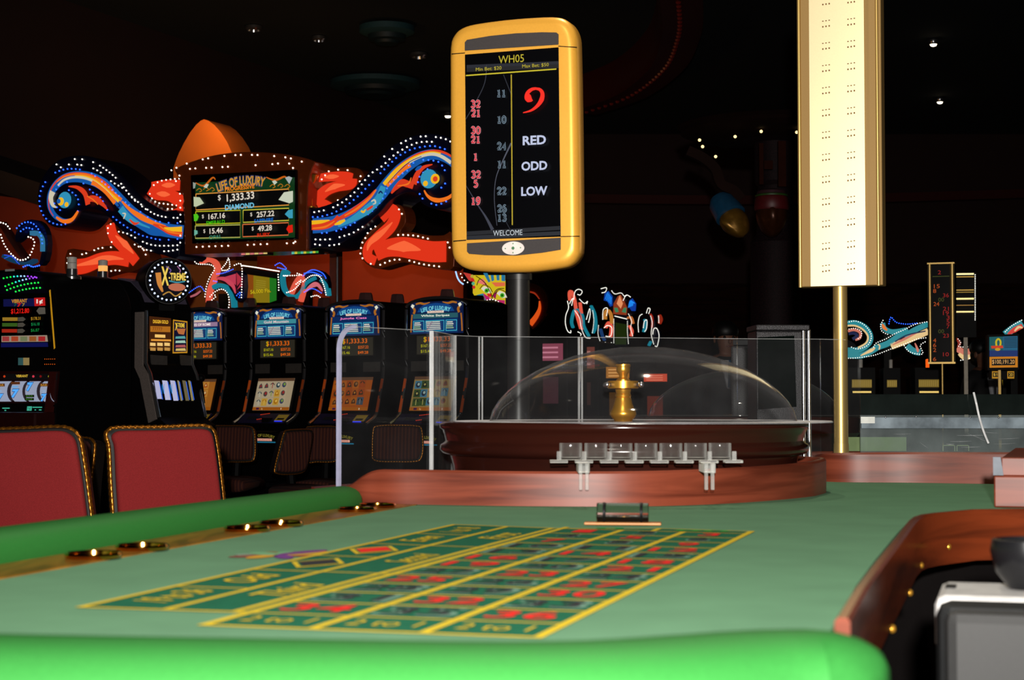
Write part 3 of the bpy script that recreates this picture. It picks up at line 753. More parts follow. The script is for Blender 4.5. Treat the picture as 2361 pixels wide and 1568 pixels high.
for (x0, y0, x1, y1, c) in ((1076, 150, 1288, 141, (26, 30, 44)), (1076, 157, 1288, 148, (14, 15, 24)), (1076, 534, 1293, 521, (20, 24, 34)), (1076, 544, 1293, 533, (30, 34, 44))):
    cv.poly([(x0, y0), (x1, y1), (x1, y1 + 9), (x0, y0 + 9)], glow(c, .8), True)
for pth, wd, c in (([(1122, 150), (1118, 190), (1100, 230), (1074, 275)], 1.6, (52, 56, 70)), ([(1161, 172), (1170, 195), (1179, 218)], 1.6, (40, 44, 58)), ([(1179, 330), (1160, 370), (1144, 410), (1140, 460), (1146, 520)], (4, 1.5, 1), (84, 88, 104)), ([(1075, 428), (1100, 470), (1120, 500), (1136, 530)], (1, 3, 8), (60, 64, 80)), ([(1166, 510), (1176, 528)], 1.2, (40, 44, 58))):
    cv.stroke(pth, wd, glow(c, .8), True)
cv.poly([(1074.5, 173), (1283, 158), (1283, 160.8), (1074.5, 175.8)], YL, True)
cv.poly([(1178, 172), (1180.4, 172), (1182.8, 519), (1180.4, 519)], glow((196, 172, 40), .9), True)
tilt = radians(3)
cv.text('WH05', 1179, 136, 18, YG, 62, True)
cv.text('Min Bet: $20', 1127, 159, 9, YG, 63, True); cv.text('Max Bet: $50', 1235, 151.5, 9, YG, 64, True)
RD, RO = glow((216, 40, 56), .95), glow((244, 176, 184), .9)
BK, BO = glow((8, 16, 24), .6), glow((150, 178, 200), .9)
for s_, x, y in (('32', 1097, 240), ('21', 1098, 261), ('30', 1098, 301), ('21', 1098, 322), ('1', 1098, 362), ('32', 1099, 403), ('5', 1099, 424), ('19', 1099, 464)):
    cv.digits(s_, x, y, 15.5, 23 if len(s_) > 1 else 11.5, RD, 3.1, RO, .75)
for s_, x, y in (('11', 1158, 216), ('10', 1159, 277), ('24', 1159.5, 338), ('11', 1160, 379.5), ('22', 1160, 441.5), ('26', 1161, 482), ('13', 1161, 503)):
    cv.digits(s_, x, y, 15.5, 22.5, BK, 2.2, BO, .8)
# the big slanted nine
r9 = glow((240, 30, 10), 1.1)
cv.stroke([(1210, 262), (1228, 257), (1243, 246), (1252.5, 232), (1254.5, 218), (1249, 209), (1239, 206.5)], (2, 11.5, 5), r9, True)
cv.stroke([(1246, 207), (1238, 206.5), (1229, 209), (1220, 217), (1217.5, 228), (1223, 235)], (4, 9, 8), r9, True)
cv.poly([(1214, 226), (1217, 218), (1222, 216), (1228, 222), (1231, 231), (1233, 234), (1229, 237), (1222, 238), (1216, 234)], r9, True)
for s_, y, wd in (('RED', 325, 56), ('ODD', 384, 62), ('LOW', 442, 63)): cv.text(s_, 1236, y, 21, WB, wd, True, bold=.03)
cv.text('WELCOME', 1175, 538, 12.5, glow((206, 214, 220), .9), 71, True)
cv.build('screen_lettering', scr)
q = MB(); a = DP.at(1184, 572.5, ya)
q.prism(circle(a[0], a[1], .0305, 28, .0175), ya - .004, ya - .001, mat('white_button_pad', (226, 214, 208), .5)); kp = q.build('keypad', None, nd, bevel=.0008)
cv = Canvas(DP, .0002, ya - .0042); GN = mat('green_button_print', (70, 120, 80), .5)
cv.disc(*DP.at(1184, 572.5, ya), .0042, GN)
for dx_, dy_ in ((0, -10.5), (0, 10.5), (-17.5, 1), (17.5, -1)): cv.disc(*DP.at(1184 + dx_, 572.5 + dy_, ya), .0022, GN, n=4)
cv.build('button_marks', kp)
pc = DP.M.inverted() @ W(1196, 700, 4.56)
zf = (DP.M.inverted() @ Vector((0, 4.56, FELT + .012))).z
POLE = mat('black_anodised_pole', (34, 33, 33), .42, .3, .08, 100)
q = MB(); q.lathe([(.0355, 0), (.0355, .018), (.031, .024), (.0295, .03)][::-1], 32, (pc.x, pc.y, DP.at(1190, 642)[1])); q.lathe([(.0295, zf), (.0295, DP.at(1190, 640)[1])], 32, (pc.x, pc.y, 0)); q.lathe([(.06, zf), (.06, zf + .008), (.03, zf + .012)], 32, (pc.x, pc.y, 0)); q.build('pole', POLE, nd, True, angle=35)
q = MB(); q.box((pc.x - .03, .0, DP.at(1190, 630)[1]), (pc.x + .03, .07, DP.at(1190, 560)[1])); q.build('mounting_bracket', BLACK, nd)

# ------------------------------------------------------------------ back of the next table's display, washed white by light
BP = Plane(1938, 660, 5.2, -21)
bd = thing('display_back', 'tall gold edged display seen from behind with a bright perforated white back plate', 'display', BP.loc, BP.rot)
GSAT = mat('satin_gold_metal', (226, 188, 112), .38, .75, .04, 300)
GMAT = mat('matt_gold_side', (150, 118, 66), .55, .4, .06, 400)
ztop_ = BP.at(1938, -80)[1]; zlo = 0.0
xs = [BP.at(x, 660)[0] for x in (1843, 1849, 1871, 1998, 2022, 2030, 2036)]
q = MB(); q.box((xs[0] - .003, .0, zlo), (xs[6], .06, ztop_)); q.build('case', GMAT, bd, bevel=.003)
for a, b in ((xs[0] - .002, xs[1] + .001), (xs[4], xs[5])):
    q = MB(); c = (a + b) / 2; r = (b - a) / 2; q.lathe([(r, zlo - .001), (r, ztop_ + .001)], 20, (c, .0, 0)); q.build('edge_rod', GSAT, bd, True, angle=35)
PLATE = mat('brushed_pale_gold_plate', (255, 238, 192), .42, 1.0, .02, 300)
q = MB(); q.box((xs[2], -.012, zlo + .001), (xs[3], .0, ztop_)); HOLE = mat('slot_shadow_brown', (120, 82, 40), .8)
cv = Canvas(BP, .0, -.0126); cv.mb = q; q.mi(PLATE)
for i in range(15):
    for cx_, off in ((1904.5, 0), (1962.5, -4.5)):
        yb = 625 + off - i * 51.3 + (i * i) * .0
        for j in (-7.3, 0, 7.3):
            for yy, w_, h_ in ((yb, 3.4, 3.6), (yb - 13, 3.6, 2.2)):
                a = BP.at(cx_ + j, yy - j * .15, -.0126); s_ = BP.d / F / 2
                cv.mb.face([(a[0] - w_ * s_, -.0126, a[1] - h_ * s_), (a[0] + w_ * s_, -.0126, a[1] - h_ * s_), (a[0] + w_ * s_, -.0126, a[1] + h_ * s_), (a[0] - w_ * s_, -.0126, a[1] + h_ * s_)], HOLE)
q.build('back_plate', None, bd)
pz = FELT - .0 - BP.loc.z
q = MB(); px_ = BP.at(1937, 670, .03)[0]
q.lathe([(.0215, pz + .08), (.0215, .0)], 28, (px_, .03, 0)); q.lathe([(.05, pz), (.05, pz + .01), (.024, pz + .014), (.0225, pz + .08)], 28, (px_, .03, 0)); q.build('pole', GSAT, bd, True, angle=35)
# ------------------------------------------------------------------ the big jackpot sign over the slot machines
def c1(p): return (p[0] * .2806, 240 + p[1] * .2806)
def c2(p): return (380 + p[0] * .2296, 240 + p[1] * .2296)
def c3(p): return (680 + p[0] * .2423, 280 + p[1] * .2423)
def c4(p): return (p[0] * .2679, 580 + p[1] * .2679)
def c5(p): return (400 + p[0] * .2679, 580 + p[1] * .2679)
def c7(p): return (1920 + p[0] * .306, 580 + p[1] * .306)
def c12(p): return (1100 + p[0] * .2424, 620 + p[1] * .2424)
def mp_(f, pts): return [f(p) for p in pts]
ORA, YE, RE, TE, CR, BLU, DBL = [glow(c, .9) for c in ((250, 120, 30), (250, 190, 30), (226, 62, 30), (50, 150, 190), (214, 206, 180), (20, 90, 170), (14, 30, 90))]
RIB, RIBL = glow((228, 52, 24), .95), glow((255, 104, 58), .95)
SP = Plane(565, 470, 13.0, -25)
sg = thing('jackpot_sign', 'large scroll shaped jackpot sign with bulb-lined blue wings, red ribbons and a centre screen', 'lit sign', SP.loc, SP.rot)
KS = 13.0 / F
def wing(outline, name, f, y0=-.06, y1=.3):
    q = MB(); pts = SP.many(sm2(mp_(f, outline), 3, True)); q.prism(pts, y0, y1); return q.build(name, NAVY, sg, bevel=.006)
lw = wing([(1510, 905), (1400, 885), (1300, 835), (1200, 765), (1100, 655), (1000, 560), (900, 490), (800, 445), (700, 430), (600, 440), (500, 480), (430, 550), (375, 640), (352, 740), (358, 850), (400, 945), (460, 1005), (540, 1022), (620, 1000), (685, 935), (720, 880), (800, 865), (880, 890), (930, 935), (1000, 1010), (1080, 1090), (1160, 1150), (1260, 1210), (1380, 1245), (1510, 1250)], 'left_wing', c1)
rw = wing([(110, 855), (230, 835), (380, 790), (520, 715), (640, 600), (750, 480), (850, 350), (960, 250), (1080, 175), (1200, 140), (1330, 128), (1460, 148), (1560, 210), (1640, 340), (1665, 500), (1640, 680), (1560, 800), (1440, 845), (1330, 830), (1245, 785), (1200, 705), (1140, 680), (1050, 700), (940, 765), (860, 860), (760, 950), (640, 1050), (520, 1140), (400, 1195), (250, 1210), (110, 1205)], 'right_wing', c3)
def art(f, flip, parent):
    cv = Canvas(SP, .0015, -.062)
    s = lambda pts, wd, m: cv.stroke([f(p) for p in pts], wd, m, True)
    return cv, s
# left wing print
cv, s = art(c1, 0, lw)
s([(1508, 1052), (1400, 1042), (1300, 1020), (1180, 960), (1080, 890), (1000, 810), (930, 735), (860, 670), (780, 625), (690, 600), (600, 598), (520, 620), (455, 675), (415, 750), (412, 840), (450, 915), (520, 958), (590, 955)], (32, 30, 8), BLU)
s([(930, 720), (860, 650), (780, 600), (690, 575), (600, 572), (520, 595), (450, 655), (408, 740), (405, 850), (440, 920)], (10, 5, 2), RE)
s([(1000, 790), (930, 730), (850, 655), (770, 605), (690, 580), (610, 578), (530, 598), (470, 640)], (9, 7, 2), ORA)
s([(980, 800), (920, 745), (840, 670), (760, 615), (690, 592), (620, 588)], (7, 5, 2), YE)
s([(930, 770), (850, 690), (760, 630), (680, 605), (600, 603), (530, 625), (480, 670)], (5, 6, 5), CR)
s([(950, 815), (880, 730), (800, 665), (760, 645)], (10, 9, 12), ORA)
s([(440, 720), (425, 770), (440, 830), (470, 850)], (18, 12, 3), CR)
s([(470, 930), (530, 965), (600, 950), (650, 880)], (5, 11, 6), ORA)
s([(1010, 800), (1080, 870), (1170, 930), (1260, 975), (1370, 1010)], (4, 14, 6), ORA)
s([(1000, 860), (1060, 930), (1150, 990), (1240, 1020)], (20, 16, 4), TE)
s([(1120, 990), (1200, 1030), (1300, 1065), (1508, 1065)], (4, 14, 6), BLU)
s([(1270, 990), (1350, 1020), (1430, 1055), (1508, 1075)], (4, 16, 12), RE)
s([(1360, 1020), (1430, 1030), (1508, 1030)], (3, 10, 13), YE)
s([(1320, 1000), (1400, 1050), (1508, 1070)], (2, 5, 3), ORA)
s([(1030, 945), (1045, 905), (1020, 900)], (3, 4, 2), CR); s([(1080, 950), (1120, 985), (1160, 975)], (3, 7, 2), RE)
s([(975, 850), (1000, 840), (985, 815)], (2, 4, 2), DBL)
c = f_ = c1((592, 798)); cv.disc(*SP.at(*c), 20 * KS, TE); cv.disc(*SP.at(*c1((560, 810))), 10 * KS, YE); cv.disc(*SP.at(*c1((545, 808))), 6 * KS, BLU); cv.disc(*SP.at(*c1((610, 835))), 6 * KS, YE)
s([(585, 680), (660, 690), (720, 740), (745, 830)], (2, 12, 14), RE)
s([(745, 800), (770, 780), (820, 790), (870, 830), (905, 870)], (14, 16, 3), RE); s([(740, 760), (790, 790), (830, 830)], (2, 3, 2), ORA)
cv.build('printed_art', lw)
# right wing print
cv, s = art(c3, 0, rw)
s([(170, 995), (330, 978), (480, 930), (640, 840), (790, 715), (880, 605), (960, 515), (1060, 425), (1180, 350), (1300, 315), (1400, 335), (1500, 400), (1560, 500), (1550, 640)], (34, 32, 8), BLU)
s([(870, 580), (960, 470), (1060, 385), (1180, 315), (1300, 285), (1400, 290), (1500, 340), (1580, 430)], (10, 7, 3), RE)
s([(850, 600), (940, 495), (1040, 410), (1160, 340), (1290, 298), (1390, 305)], (9, 9, 3), YE)
s([(885, 600), (980, 490), (1080, 400), (1200, 335), (1310, 312), (1400, 335), (1490, 395)], (4, 6, 8), CR)
s([(880, 615), (970, 520), (1040, 450), (1100, 410)], (8, 10, 13), ORA)
s([(890, 590), (990, 480), (1100, 385), (1210, 335)], (1.5, 2, 1.5), DBL)
s([(330, 965), (450, 915), (570, 845), (690, 750), (770, 660)], (4, 13, 5), RE); s([(480, 900), (600, 830), (720, 730), (780, 650)], (3, 6, 3), ORA)
s([(420, 1000), (560, 930), (700, 840), (800, 740), (850, 620)], (4, 22, 14), TE)
s([(170, 968), (260, 960), (340, 945)], (11, 10, 3), YE); s([(170, 1010), (280, 1000), (380, 960), (420, 900)], (12, 16, 5), RE); s([(180, 1020), (300, 1005), (390, 950)], (3, 5, 2), ORA)
s([(390, 985), (440, 965), (490, 940)], (3, 9, 5), YE)
s([(740, 765), (770, 750), (780, 780), (755, 790)], (3, 4, 2), CR); s([(810, 690), (830, 670), (850, 690)], (3, 4, 2), DBL)
s([(700, 845), (740, 820), (760, 805)], (5, 6, 2), RE); s([(645, 855), (670, 865), (690, 840)], (4, 5, 2), YE)
cv.disc(*SP.at(*c3((1330, 560))), 21 * KS, TE); cv.disc(*SP.at(*c3((1390, 560))), 11 * KS, YE); cv.disc(*SP.at(*c3((1392, 562))), 6 * KS, RE); cv.disc(*SP.at(*c3((1300, 605))), 6 * KS, YE)
s([(1250, 660), (1280, 710), (1330, 745), (1400, 755), (1490, 725), (1560, 660)], (3, 10, 6), ORA)
s([(1330, 415), (1250, 440), (1190, 500), (1150, 600)], (2, 10, 16), RE)
s([(1150, 620), (1090, 600), (1040, 590), (980, 640), (940, 690)], (14, 16, 4), RE); s([(1130, 540), (1100, 600), (1000, 620)], (2, 4, 2), ORA); s([(1170, 470), (1230, 430)], (3, 9, 3), BLU)
cv.build('printed_art', rw)
# bulbs on the wings
st = 12.6 * KS
def br(f, pts, m, par, y=-.066, step=st, r=2.0 * KS, skip=0):
    P = along(SP.many(sm2([f(p) for p in pts], 5)), step); 
    if skip: P = [p for i, p in enumerate(P) if i % skip != skip - 1]
    P = [p for p in P if random.random() > .17]
    bulbs(sg, par, P, y, m, r)
br(c1, [(1500, 985), (1400, 980), (1300, 960), (1200, 895), (1100, 835), (1000, 740), (900, 660), (800, 580), (720, 550), (620, 540), (540, 555), (470, 590), (410, 660), (375, 740), (370, 830), (395, 910), (450, 970), (530, 998), (600, 985), (660, 940), (685, 880)], BLUE_B, lw)
br(c1, [(1500, 1115), (1380, 1122), (1280, 1105), (1180, 1075), (1080, 1015), (990, 950), (930, 885), (870, 775), (800, 730), (740, 665), (660, 645), (590, 650), (530, 680), (490, 740), (480, 800), (525, 870), (570, 885)], BLUE_B, lw)
br(c1, [(610, 715), (670, 760), (690, 810), (690, 850)], BLUE_B, lw)
br(c1, [(1500, 942), (1400, 935), (1300, 905), (1200, 830), (1110, 755), (1020, 640), (930, 560), (840, 500), (760, 470), (680, 460), (600, 470), (520, 500), (470, 520)], WHITE_B, lw, step=st * .9)
br(c1, [(1240, 870), (1150, 800), (1060, 705), (960, 645), (870, 570), (780, 525), (690, 507), (610, 505), (540, 530)], WHITE_B, lw)
br(c1, [(1020, 1055), (1100, 1075), (1200, 1130), (1300, 1165), (1420, 1170), (1510, 1165)], WHITE_B, lw); br(c1, [(1150, 1160), (1250, 1205), (1400, 1215), (1510, 1200)], WHITE_B, lw)
br(c3, [(215, 918), (270, 918), (370, 893), (425, 872), (520, 820), (650, 714), (770, 592), (890, 470), (1010, 355), (1065, 320), (1165, 272), (1330, 245), (1430, 262), (1500, 290)], BLUE_B, rw)
br(c3, [(210, 1075), (370, 1065), (420, 1055), (520, 1020), (665, 940), (800, 840), (895, 717), (910, 660), (980, 570), (1060, 510), (1120, 470), (1135, 420), (1237, 384), (1290, 377), (1397, 392), (1440, 430), (1468, 480)], BLUE_B, rw)
br(c3, [(1212, 588), (1230, 530), (1315, 458), (1370, 453)], BLUE_B, rw); br(c3, [(1228, 700), (1260, 748), (1355, 798), (1410, 800), (1480, 770)], BLUE_B, rw); br(c3, [(1433, 640), (1470, 600)], BLUE_B, rw)
br(c3, [(228, 872), (380, 838), (520, 760), (645, 648), (755, 516), (870, 437), (1000, 320), (1150, 235), (1258, 206), (1425, 210)], WHITE_B, rw)
br(c3, [(855, 380), (980, 262), (1026, 232), (1127, 182), (1180, 166), (1288, 153), (1448, 172), (1530, 210)], WHITE_B, rw)
br(c3, [(240, 1130), (290, 1132), (400, 1125), (555, 1083), (610, 1060), (705, 1003), (755, 1014)], WHITE_B, rw); br(c3, [(236, 1176), (288, 1184), (390, 1186), (543, 1160)], WHITE_B, rw)
# red ribbons
def ribbon(f, outer, faces, name, y=.0):
    q = MB(); q.prism(SP.many(sm2([f(p) for p in outer], 3, True)), y, y + .16); o = q.build(name, BRONZE, sg, bevel=.005)
    cv = Canvas(SP, .0015, y - .002)
    for pth, wd, hi in faces:
        cv.stroke([f(p) for p in pth], wd, RIB, True)
        if hi: cv.stroke([f(p) for p in hi], (2, (wd if not isinstance(wd, tuple) else wd[1]) * .55, 2), RIBL, True)
    cv.build('lit_ribbon', o); return o
r_ = ribbon(c1, [(900, 960), (1020, 1010), (1080, 1060), (1180, 1180), (1215, 1260), (1180, 1320), (1060, 1380), (950, 1370), (800, 1410), (720, 1440), (535, 1420), (540, 1195), (700, 1215), (800, 1170), (950, 1150), (900, 1090), (870, 1020)],
            [([(905, 985), (935, 1090), (1010, 1170), (1080, 1250), (1120, 1300)], (26, 30, 26), [(950, 1080), (1030, 1150), (1100, 1230)]), ([(562, 1340), (700, 1330), (830, 1280), (950, 1265), (1065, 1285)], (40, 34, 32), [(620, 1330), (760, 1300), (900, 1265), (1020, 1275)])], 'lower_left_ribbon', .02)
br(c1, [(900, 985), (875, 1025), (890, 1110), (930, 1150)], WHITE_B, r_, y=.015); br(c1, [(1050, 1050), (1110, 1130), (1180, 1210), (1185, 1250)], WHITE_B, r_, y=.015)
br(c1, [(545, 1390), (545, 1270), (590, 1215), (650, 1235), (740, 1210), (800, 1185), (900, 1175), (970, 1180)], WHITE_B, r_, y=.015); br(c1, [(800, 1395), (880, 1375), (960, 1365), (1010, 1390)], WHITE_B, r_, y=.015)
r_ = ribbon(c3, [(900, 800), (980, 790), (1030, 850), (1040, 960), (990, 1050), (1100, 1050), (1250, 1080), (1400, 1080), (1480, 1060), (1500, 1380), (1350, 1400), (1150, 1370), (1020, 1340), (900, 1370), (780, 1400), (690, 1370), (620, 1300), (600, 1200), (640, 1100), (740, 1010), (820, 940), (790, 900)],
            [([(820, 925), (910, 840), (955, 890), (910, 1000), (790, 1110), (700, 1200), (700, 1290), (770, 1330)], (24, 30, 20), [(930, 960), (840, 1050), (720, 1150), (690, 1230)]), ([(770, 1260), (870, 1210), (1000, 1195), (1150, 1215), (1300, 1240), (1442, 1238)], (34, 46, 46), [(880, 1210), (1040, 1190), (1200, 1225)])], 'lower_right_ribbon', .02)
br(c3, [(980, 835), (1010, 885), (1000, 955), (990, 1000)], WHITE_B, r_, y=.015); br(c3, [(800, 978), (700, 1030), (670, 1095), (635, 1140), (612, 1250), (635, 1303), (725, 1360), (778, 1370), (880, 1330), (930, 1315), (1040, 1314), (1095, 1328), (1200, 1356), (1365, 1380)], WHITE_B, r_, y=.015)
br(c3, [(972, 1078), (1030, 1078), (1135, 1085), (1188, 1097), (1290, 1122), (1445, 1150), (1460, 1262)], WHITE_B, r_, y=.015)
r_ = ribbon(c1, [(1490, 600), (1350, 610), (1240, 640), (1200, 700), (1220, 780), (1260, 860), (1340, 900), (1420, 930), (1515, 930), (1515, 600)],
            [([(1480, 668), (1350, 668), (1245, 675)], (26, 26, 20), [(1440, 665), (1330, 668)]), ([(1232, 700), (1290, 740), (1400, 750), (1508, 815)], (26, 28, 32), [(1290, 735), (1400, 745)]), ([(1420, 885), (1508, 860)], (6, 12, 14), None)], 'upper_left_ribbon', .05)
br(c1, [(1480, 605), (1380, 612), (1275, 632), (1210, 690), (1205, 740), (1250, 800), (1330, 815), (1440, 830)], WHITE_B, r_, y=.045); br(c1, [(1280, 838), (1360, 858), (1420, 850)], WHITE_B, r_, y=.045)
r_ = ribbon(c3, [(190, 420), (350, 430), (520, 430), (600, 460), (635, 550), (610, 650), (540, 730), (440, 790), (300, 830), (110, 840), (110, 640)],
            [([(215, 540), (330, 527), (480, 520), (550, 530)], (18, 22, 16), [(280, 530), (420, 522)]), ([(560, 545), (540, 600), (400, 620), (290, 665), (190, 770)], (18, 24, 30), [(480, 605), (380, 620), (290, 670)]), ([(220, 805), (280, 775), (360, 790)], (10, 16, 3), None)], 'upper_right_ribbon', .05)
br(c3, [(225, 545), (298, 462), (350, 456), (455, 452), (593, 510), (575, 590), (543, 655), (510, 700), (412, 742), (358, 740)], WHITE_B, r_, y=.045)
# bronze centre frame with screen
q = MB(); q.prism(SP.many([c2(p) for p in ((90, 655), (160, 620), (250, 583), (350, 550), (450, 522), (550, 503), (650, 490), (750, 483), (850, 480), (950, 481), (1050, 487), (1150, 495), (1250, 508), (1350, 527), (1430, 547), (1510, 577), (1480, 640), (1455, 720), (1438, 820), (1428, 1000), (1425, 1475), (200, 1508), (196, 1200), (185, 950), (165, 800), (130, 720))], -.09), -.09, .22)
fr = q.build('centre_frame', BRONZE, sg, bevel=.006)
br(c2, [(140, 680), (240, 632), (345, 597), (450, 572), (562, 551), (675, 537), (790, 528), (900, 526), (1060, 530), (1180, 540), (1290, 553), (1400, 580), (1460, 600)], WHITE_B, fr, y=-.094, skip=3, r=2.1 * KS, step=st * 1.2)
br(c2, [(325, 666), (380, 661), (485, 656), (600, 650), (760, 642), (870, 634), (975, 630), (1140, 620), (1305, 608), (1362, 668)], WHITE_B, fr, y=-.094, skip=3, r=2.1 * KS, step=st * 1.2)
br(c2, [(220, 733), (185, 790), (225, 910), (228, 1032), (230, 1090), (230, 1210), (230, 1270), (228, 1450)], WHITE_B, fr, y=-.094, r=2.1 * KS, step=st * 1.3); br(c2, [(1362, 730), (1370, 850), (1375, 912), (1372, 1035), (1375, 1220), (1378, 1405)], WHITE_B, fr, y=-.094, r=2.1 * KS, step=st * 2)
br(c2, [(390, 1445), (500, 1440), (660, 1435), (830, 1428), (1040, 1418), (1210, 1412), (1378, 1406)], WHITE_B, fr, y=-.094, r=2.1 * KS, step=st * 1.4)
TVy = -.1
q = MB(); q.prism(SP.many([c2(p) for p in ((275, 716), (1328, 660), (1338, 1358), (288, 1402))], TVy), TVy - .02, TVy + .03); tv = q.build('screen', SCRB, fr, bevel=.004)
cv = Canvas(SP, .0012, TVy - .0215)
T = lambda s_, x, y, h, m, w=None, **k: cv.text(s_, *c2((x, y)), h * .2296, m, w * .2296 if w else None, True, **k)
def fr4(x0, y0, x1, y1, sl, m, wd=2.2):
    p = [c2(a) for a in ((x0, y0), (x1, y0 - sl), (x1, y1 - sl), (x0, y1), (x0, y0))]; cv.stroke(p, wd, m, True, smooth=False)
GRN = glow((10, 60, 24), .7)
cv.poly([c2(p) for p in ((306, 790), (1305, 735), (1308, 1340), (318, 1365))], GRN, True)
gold = glow((190, 120, 24), .9)
for a, b in (((310, 790), (480, 760)), ((1020, 735), (1200, 750))): cv.stroke([c2(p) for p in ((a[0], a[1]), ((a[0] + b[0]) / 2, a[1] + 30), (b[0], b[1] - 20), (b[0] + 30, b[1]))], (2, 5, 2), glow((200, 96, 20), .9), True)
for x, y in ((350, 870), (420, 860), (480, 862), (1090, 830), (1170, 826), (1240, 830)): cv.stroke([c2(p) for p in ((x - 30, y), (x, y - 22), (x + 24, y), (x, y + 14))], 1.6, gold, True)
DK = glow((3, 3, 4), .5)
for (x0, y0, x1, y1, sl, m) in ((322, 905, 1255, 1065, 50, glow((226, 150, 60), .9)), (322, 1082, 770, 1210, 14, glow((190, 180, 30), .9)), (800, 1068, 1258, 1190, 20, glow((200, 190, 60), .9)), (322, 1225, 772, 1350, 10, glow((180, 180, 90), .9)), (800, 1212, 1258, 1335, 18, glow((220, 110, 60), .9))):
    cv.poly([c2(p) for p in ((x0, y0), (x1, y0 - sl), (x1, y1 - sl), (x0, y1))], DK, True); fr4(x0, y0, x1, y1, sl, m)
for pts, col in ((((308, 935), (370, 940), (412, 1000), (330, 1035), (310, 1030)), (196, 206, 170)), (((1160, 965), (1215, 890), (1305, 875), (1305, 985), (1270, 1000)), (206, 214, 190)), (((310, 1110), (345, 1105), (362, 1135), (345, 1175), (315, 1180)), (80, 200, 30)), (((1225, 1110), (1260, 1070), (1305, 1060), (1305, 1150), (1270, 1150)), (60, 160, 190)), (((318, 1265), (350, 1275), (352, 1305), (318, 1325)), (110, 180, 160)), (((1242, 1260), (1260, 1225), (1305, 1215), (1308, 1290), (1270, 1300)), (226, 30, 14)), (((412, 838), (440, 805), (466, 812), (445, 850)), (200, 210, 190)), (((1100, 780), (1130, 770), (1155, 790), (1125, 818)), (200, 210, 190)), (((1232, 745), (1270, 730), (1305, 745), (1275, 810)), (170, 180, 180)), (((310, 790), (340, 800), (330, 850), (312, 855)), (150, 160, 150))):
    cv.poly([c2(p) for p in pts], glow(col, .9), True)
cv.text('LIFE OF LUXURY', *c2((788, 778)), 21, glow((214, 150, 30), .95), 132, True, bold=.02, arc=220, arot=.05, outline=glow((70, 70, 110), .8), ow=.07)
T('PROGRESSIVE', 780, 846, 44, glow((240, 130, 24), .95), 350, arot=.045, bold=.02)
WT = glow((226, 216, 200), .95)
T('$', 578, 948, 62, WT, arot=.04); T('1,333.33', 790, 940, 86, WT, 325, arot=.045, bold=.02); T('DIAMOND', 782, 1033, 54, glow((110, 190, 220), .95), 345, arot=.03, bold=.03)
for a, nme, x, y, x2, y2, wd, nw, col in (('167.16', 'EMERALD', 556, 1130, 545, 1193, 200, 220, (60, 190, 10)), ('257.22', 'SAPPHIRE', 1046, 1110, 1030, 1174, 205, 222, (20, 110, 210)), ('15.46', 'OPAL', 556, 1277, 548, 1341, 160, 150, (60, 140, 110)), ('49.28', 'RUBY', 1046, 1253, 1034, 1320, 165, 148, (226, 40, 10))):
    T('$', x - wd / 2 - 40, y + 6, 42, WT, arot=.03); T(a, x, y, 56, WT, wd, arot=.03, bold=.02); T(nme, x2, y2, 36, glow(col, .95), nw, arot=.03, bold=.01)
cv.build('jackpot_values', tv)
# champagne glass figure between frame and right ribbon
q = MB(); q.lathe([(.0, 0), (.04, .0), (.04, .008), (.008, .02), (.007, .17), (.03, .19), (.055, .24), (.05, .245), (.02, .22), (.014, .28), (.02, .33), (.0, .36)], 16, (*[SP.at(*c2((1487, 1045)))[0]], -.02, SP.at(*c2((1487, 1045)))[1])); q.build('glass_ornament', GOLDB, sg, True)
# sign posts and the lit shelf strip under the frame
pv = SP.Mi @ W(769, 590, 15.0); x_, yp_, z_ = pv; zf = -SP.loc.z
q = MB(); q.box((x_ - .04, yp_, zf), (x_ + .03, yp_ + .1, z_ + .1)); q.box((x_ - .04, .2, z_ + .02), (x_ + .03, yp_ + .1, z_ + .1)); q.build('post', mat('orange_brown_post', (120, 52, 22), .4), sg)
q = MB(); q.tube([(x_ + .04, yp_, zf), (x_ + .04, yp_, z_)], .012); q.build('chrome_post_edge', CHROME, sg, True)
for x0, x1, y0, cols in ((560, 622, 582, ((220, 120, 120), (230, 200, 120))), (676, 740, 580, ((90, 190, 170), (210, 200, 60), (60, 160, 60)))):
    a, b = SP.at(x0, y0 + 8), SP.at(x1, y0 - 2)
    q = MB(); q.box((a[0], -.02, a[1]), (b[0], .05, b[1])); o = q.build('under_light', DARKP, sg)
    cv = Canvas(SP, .001, -.0215); n = len(cols)
    for i, cc in enumerate(cols * 3): cv.rect(a[0] + (b[0] - a[0]) * i / (n * 3), a[1] + .004, a[0] + (b[0] - a[0]) * (i + .9) / (n * 3), b[1] - .004, glow(cc, .9))
    cv.build('lit_strip', o)

# orange pylon with arched top behind the sign, and the low partition either side of it
ORW = mat('orange_painted_wall', (200, 104, 34), .75, 0, .06, 5)
PP = Plane(490, 330, 15.4, -25)
zf = -PP.loc.z
tp = [(400, 388), (405, 372), (413, 352), (424, 330), (438, 306), (452, 288), (462, 279), (470, 275), (480, 278), (494, 288), (510, 306), (524, 328), (536, 356), (545, 392)]
pts = PP.many(tp); pts = [(pts[0][0], zf)] + pts + [(pts[-1][0], zf)]
py_ = thing('arched_pylon', 'tall orange pylon with pointed arch top rising behind the jackpot sign', 'pylon', PP.loc, PP.rot)
q = MB(); q.prism(pts, 0, .34); q.build('shaft', ORW, py_, True, angle=30)
lamp('pylon_uplight', 'AREA', PP.M @ Vector((.28, -.55, .12)), 7, (1, .55, .18), .2, PP.M @ Vector((.05, 0, .5)))
RUST = mat('rust_wall_paint', (150, 50, 16), .8, 0, .08, 4)
wp = Plane(200, 560, 15.2, -25)
pw = thing('partition_wall', 'rust coloured partition behind the left half of the jackpot sign', 'partition', wp.loc, wp.rot)
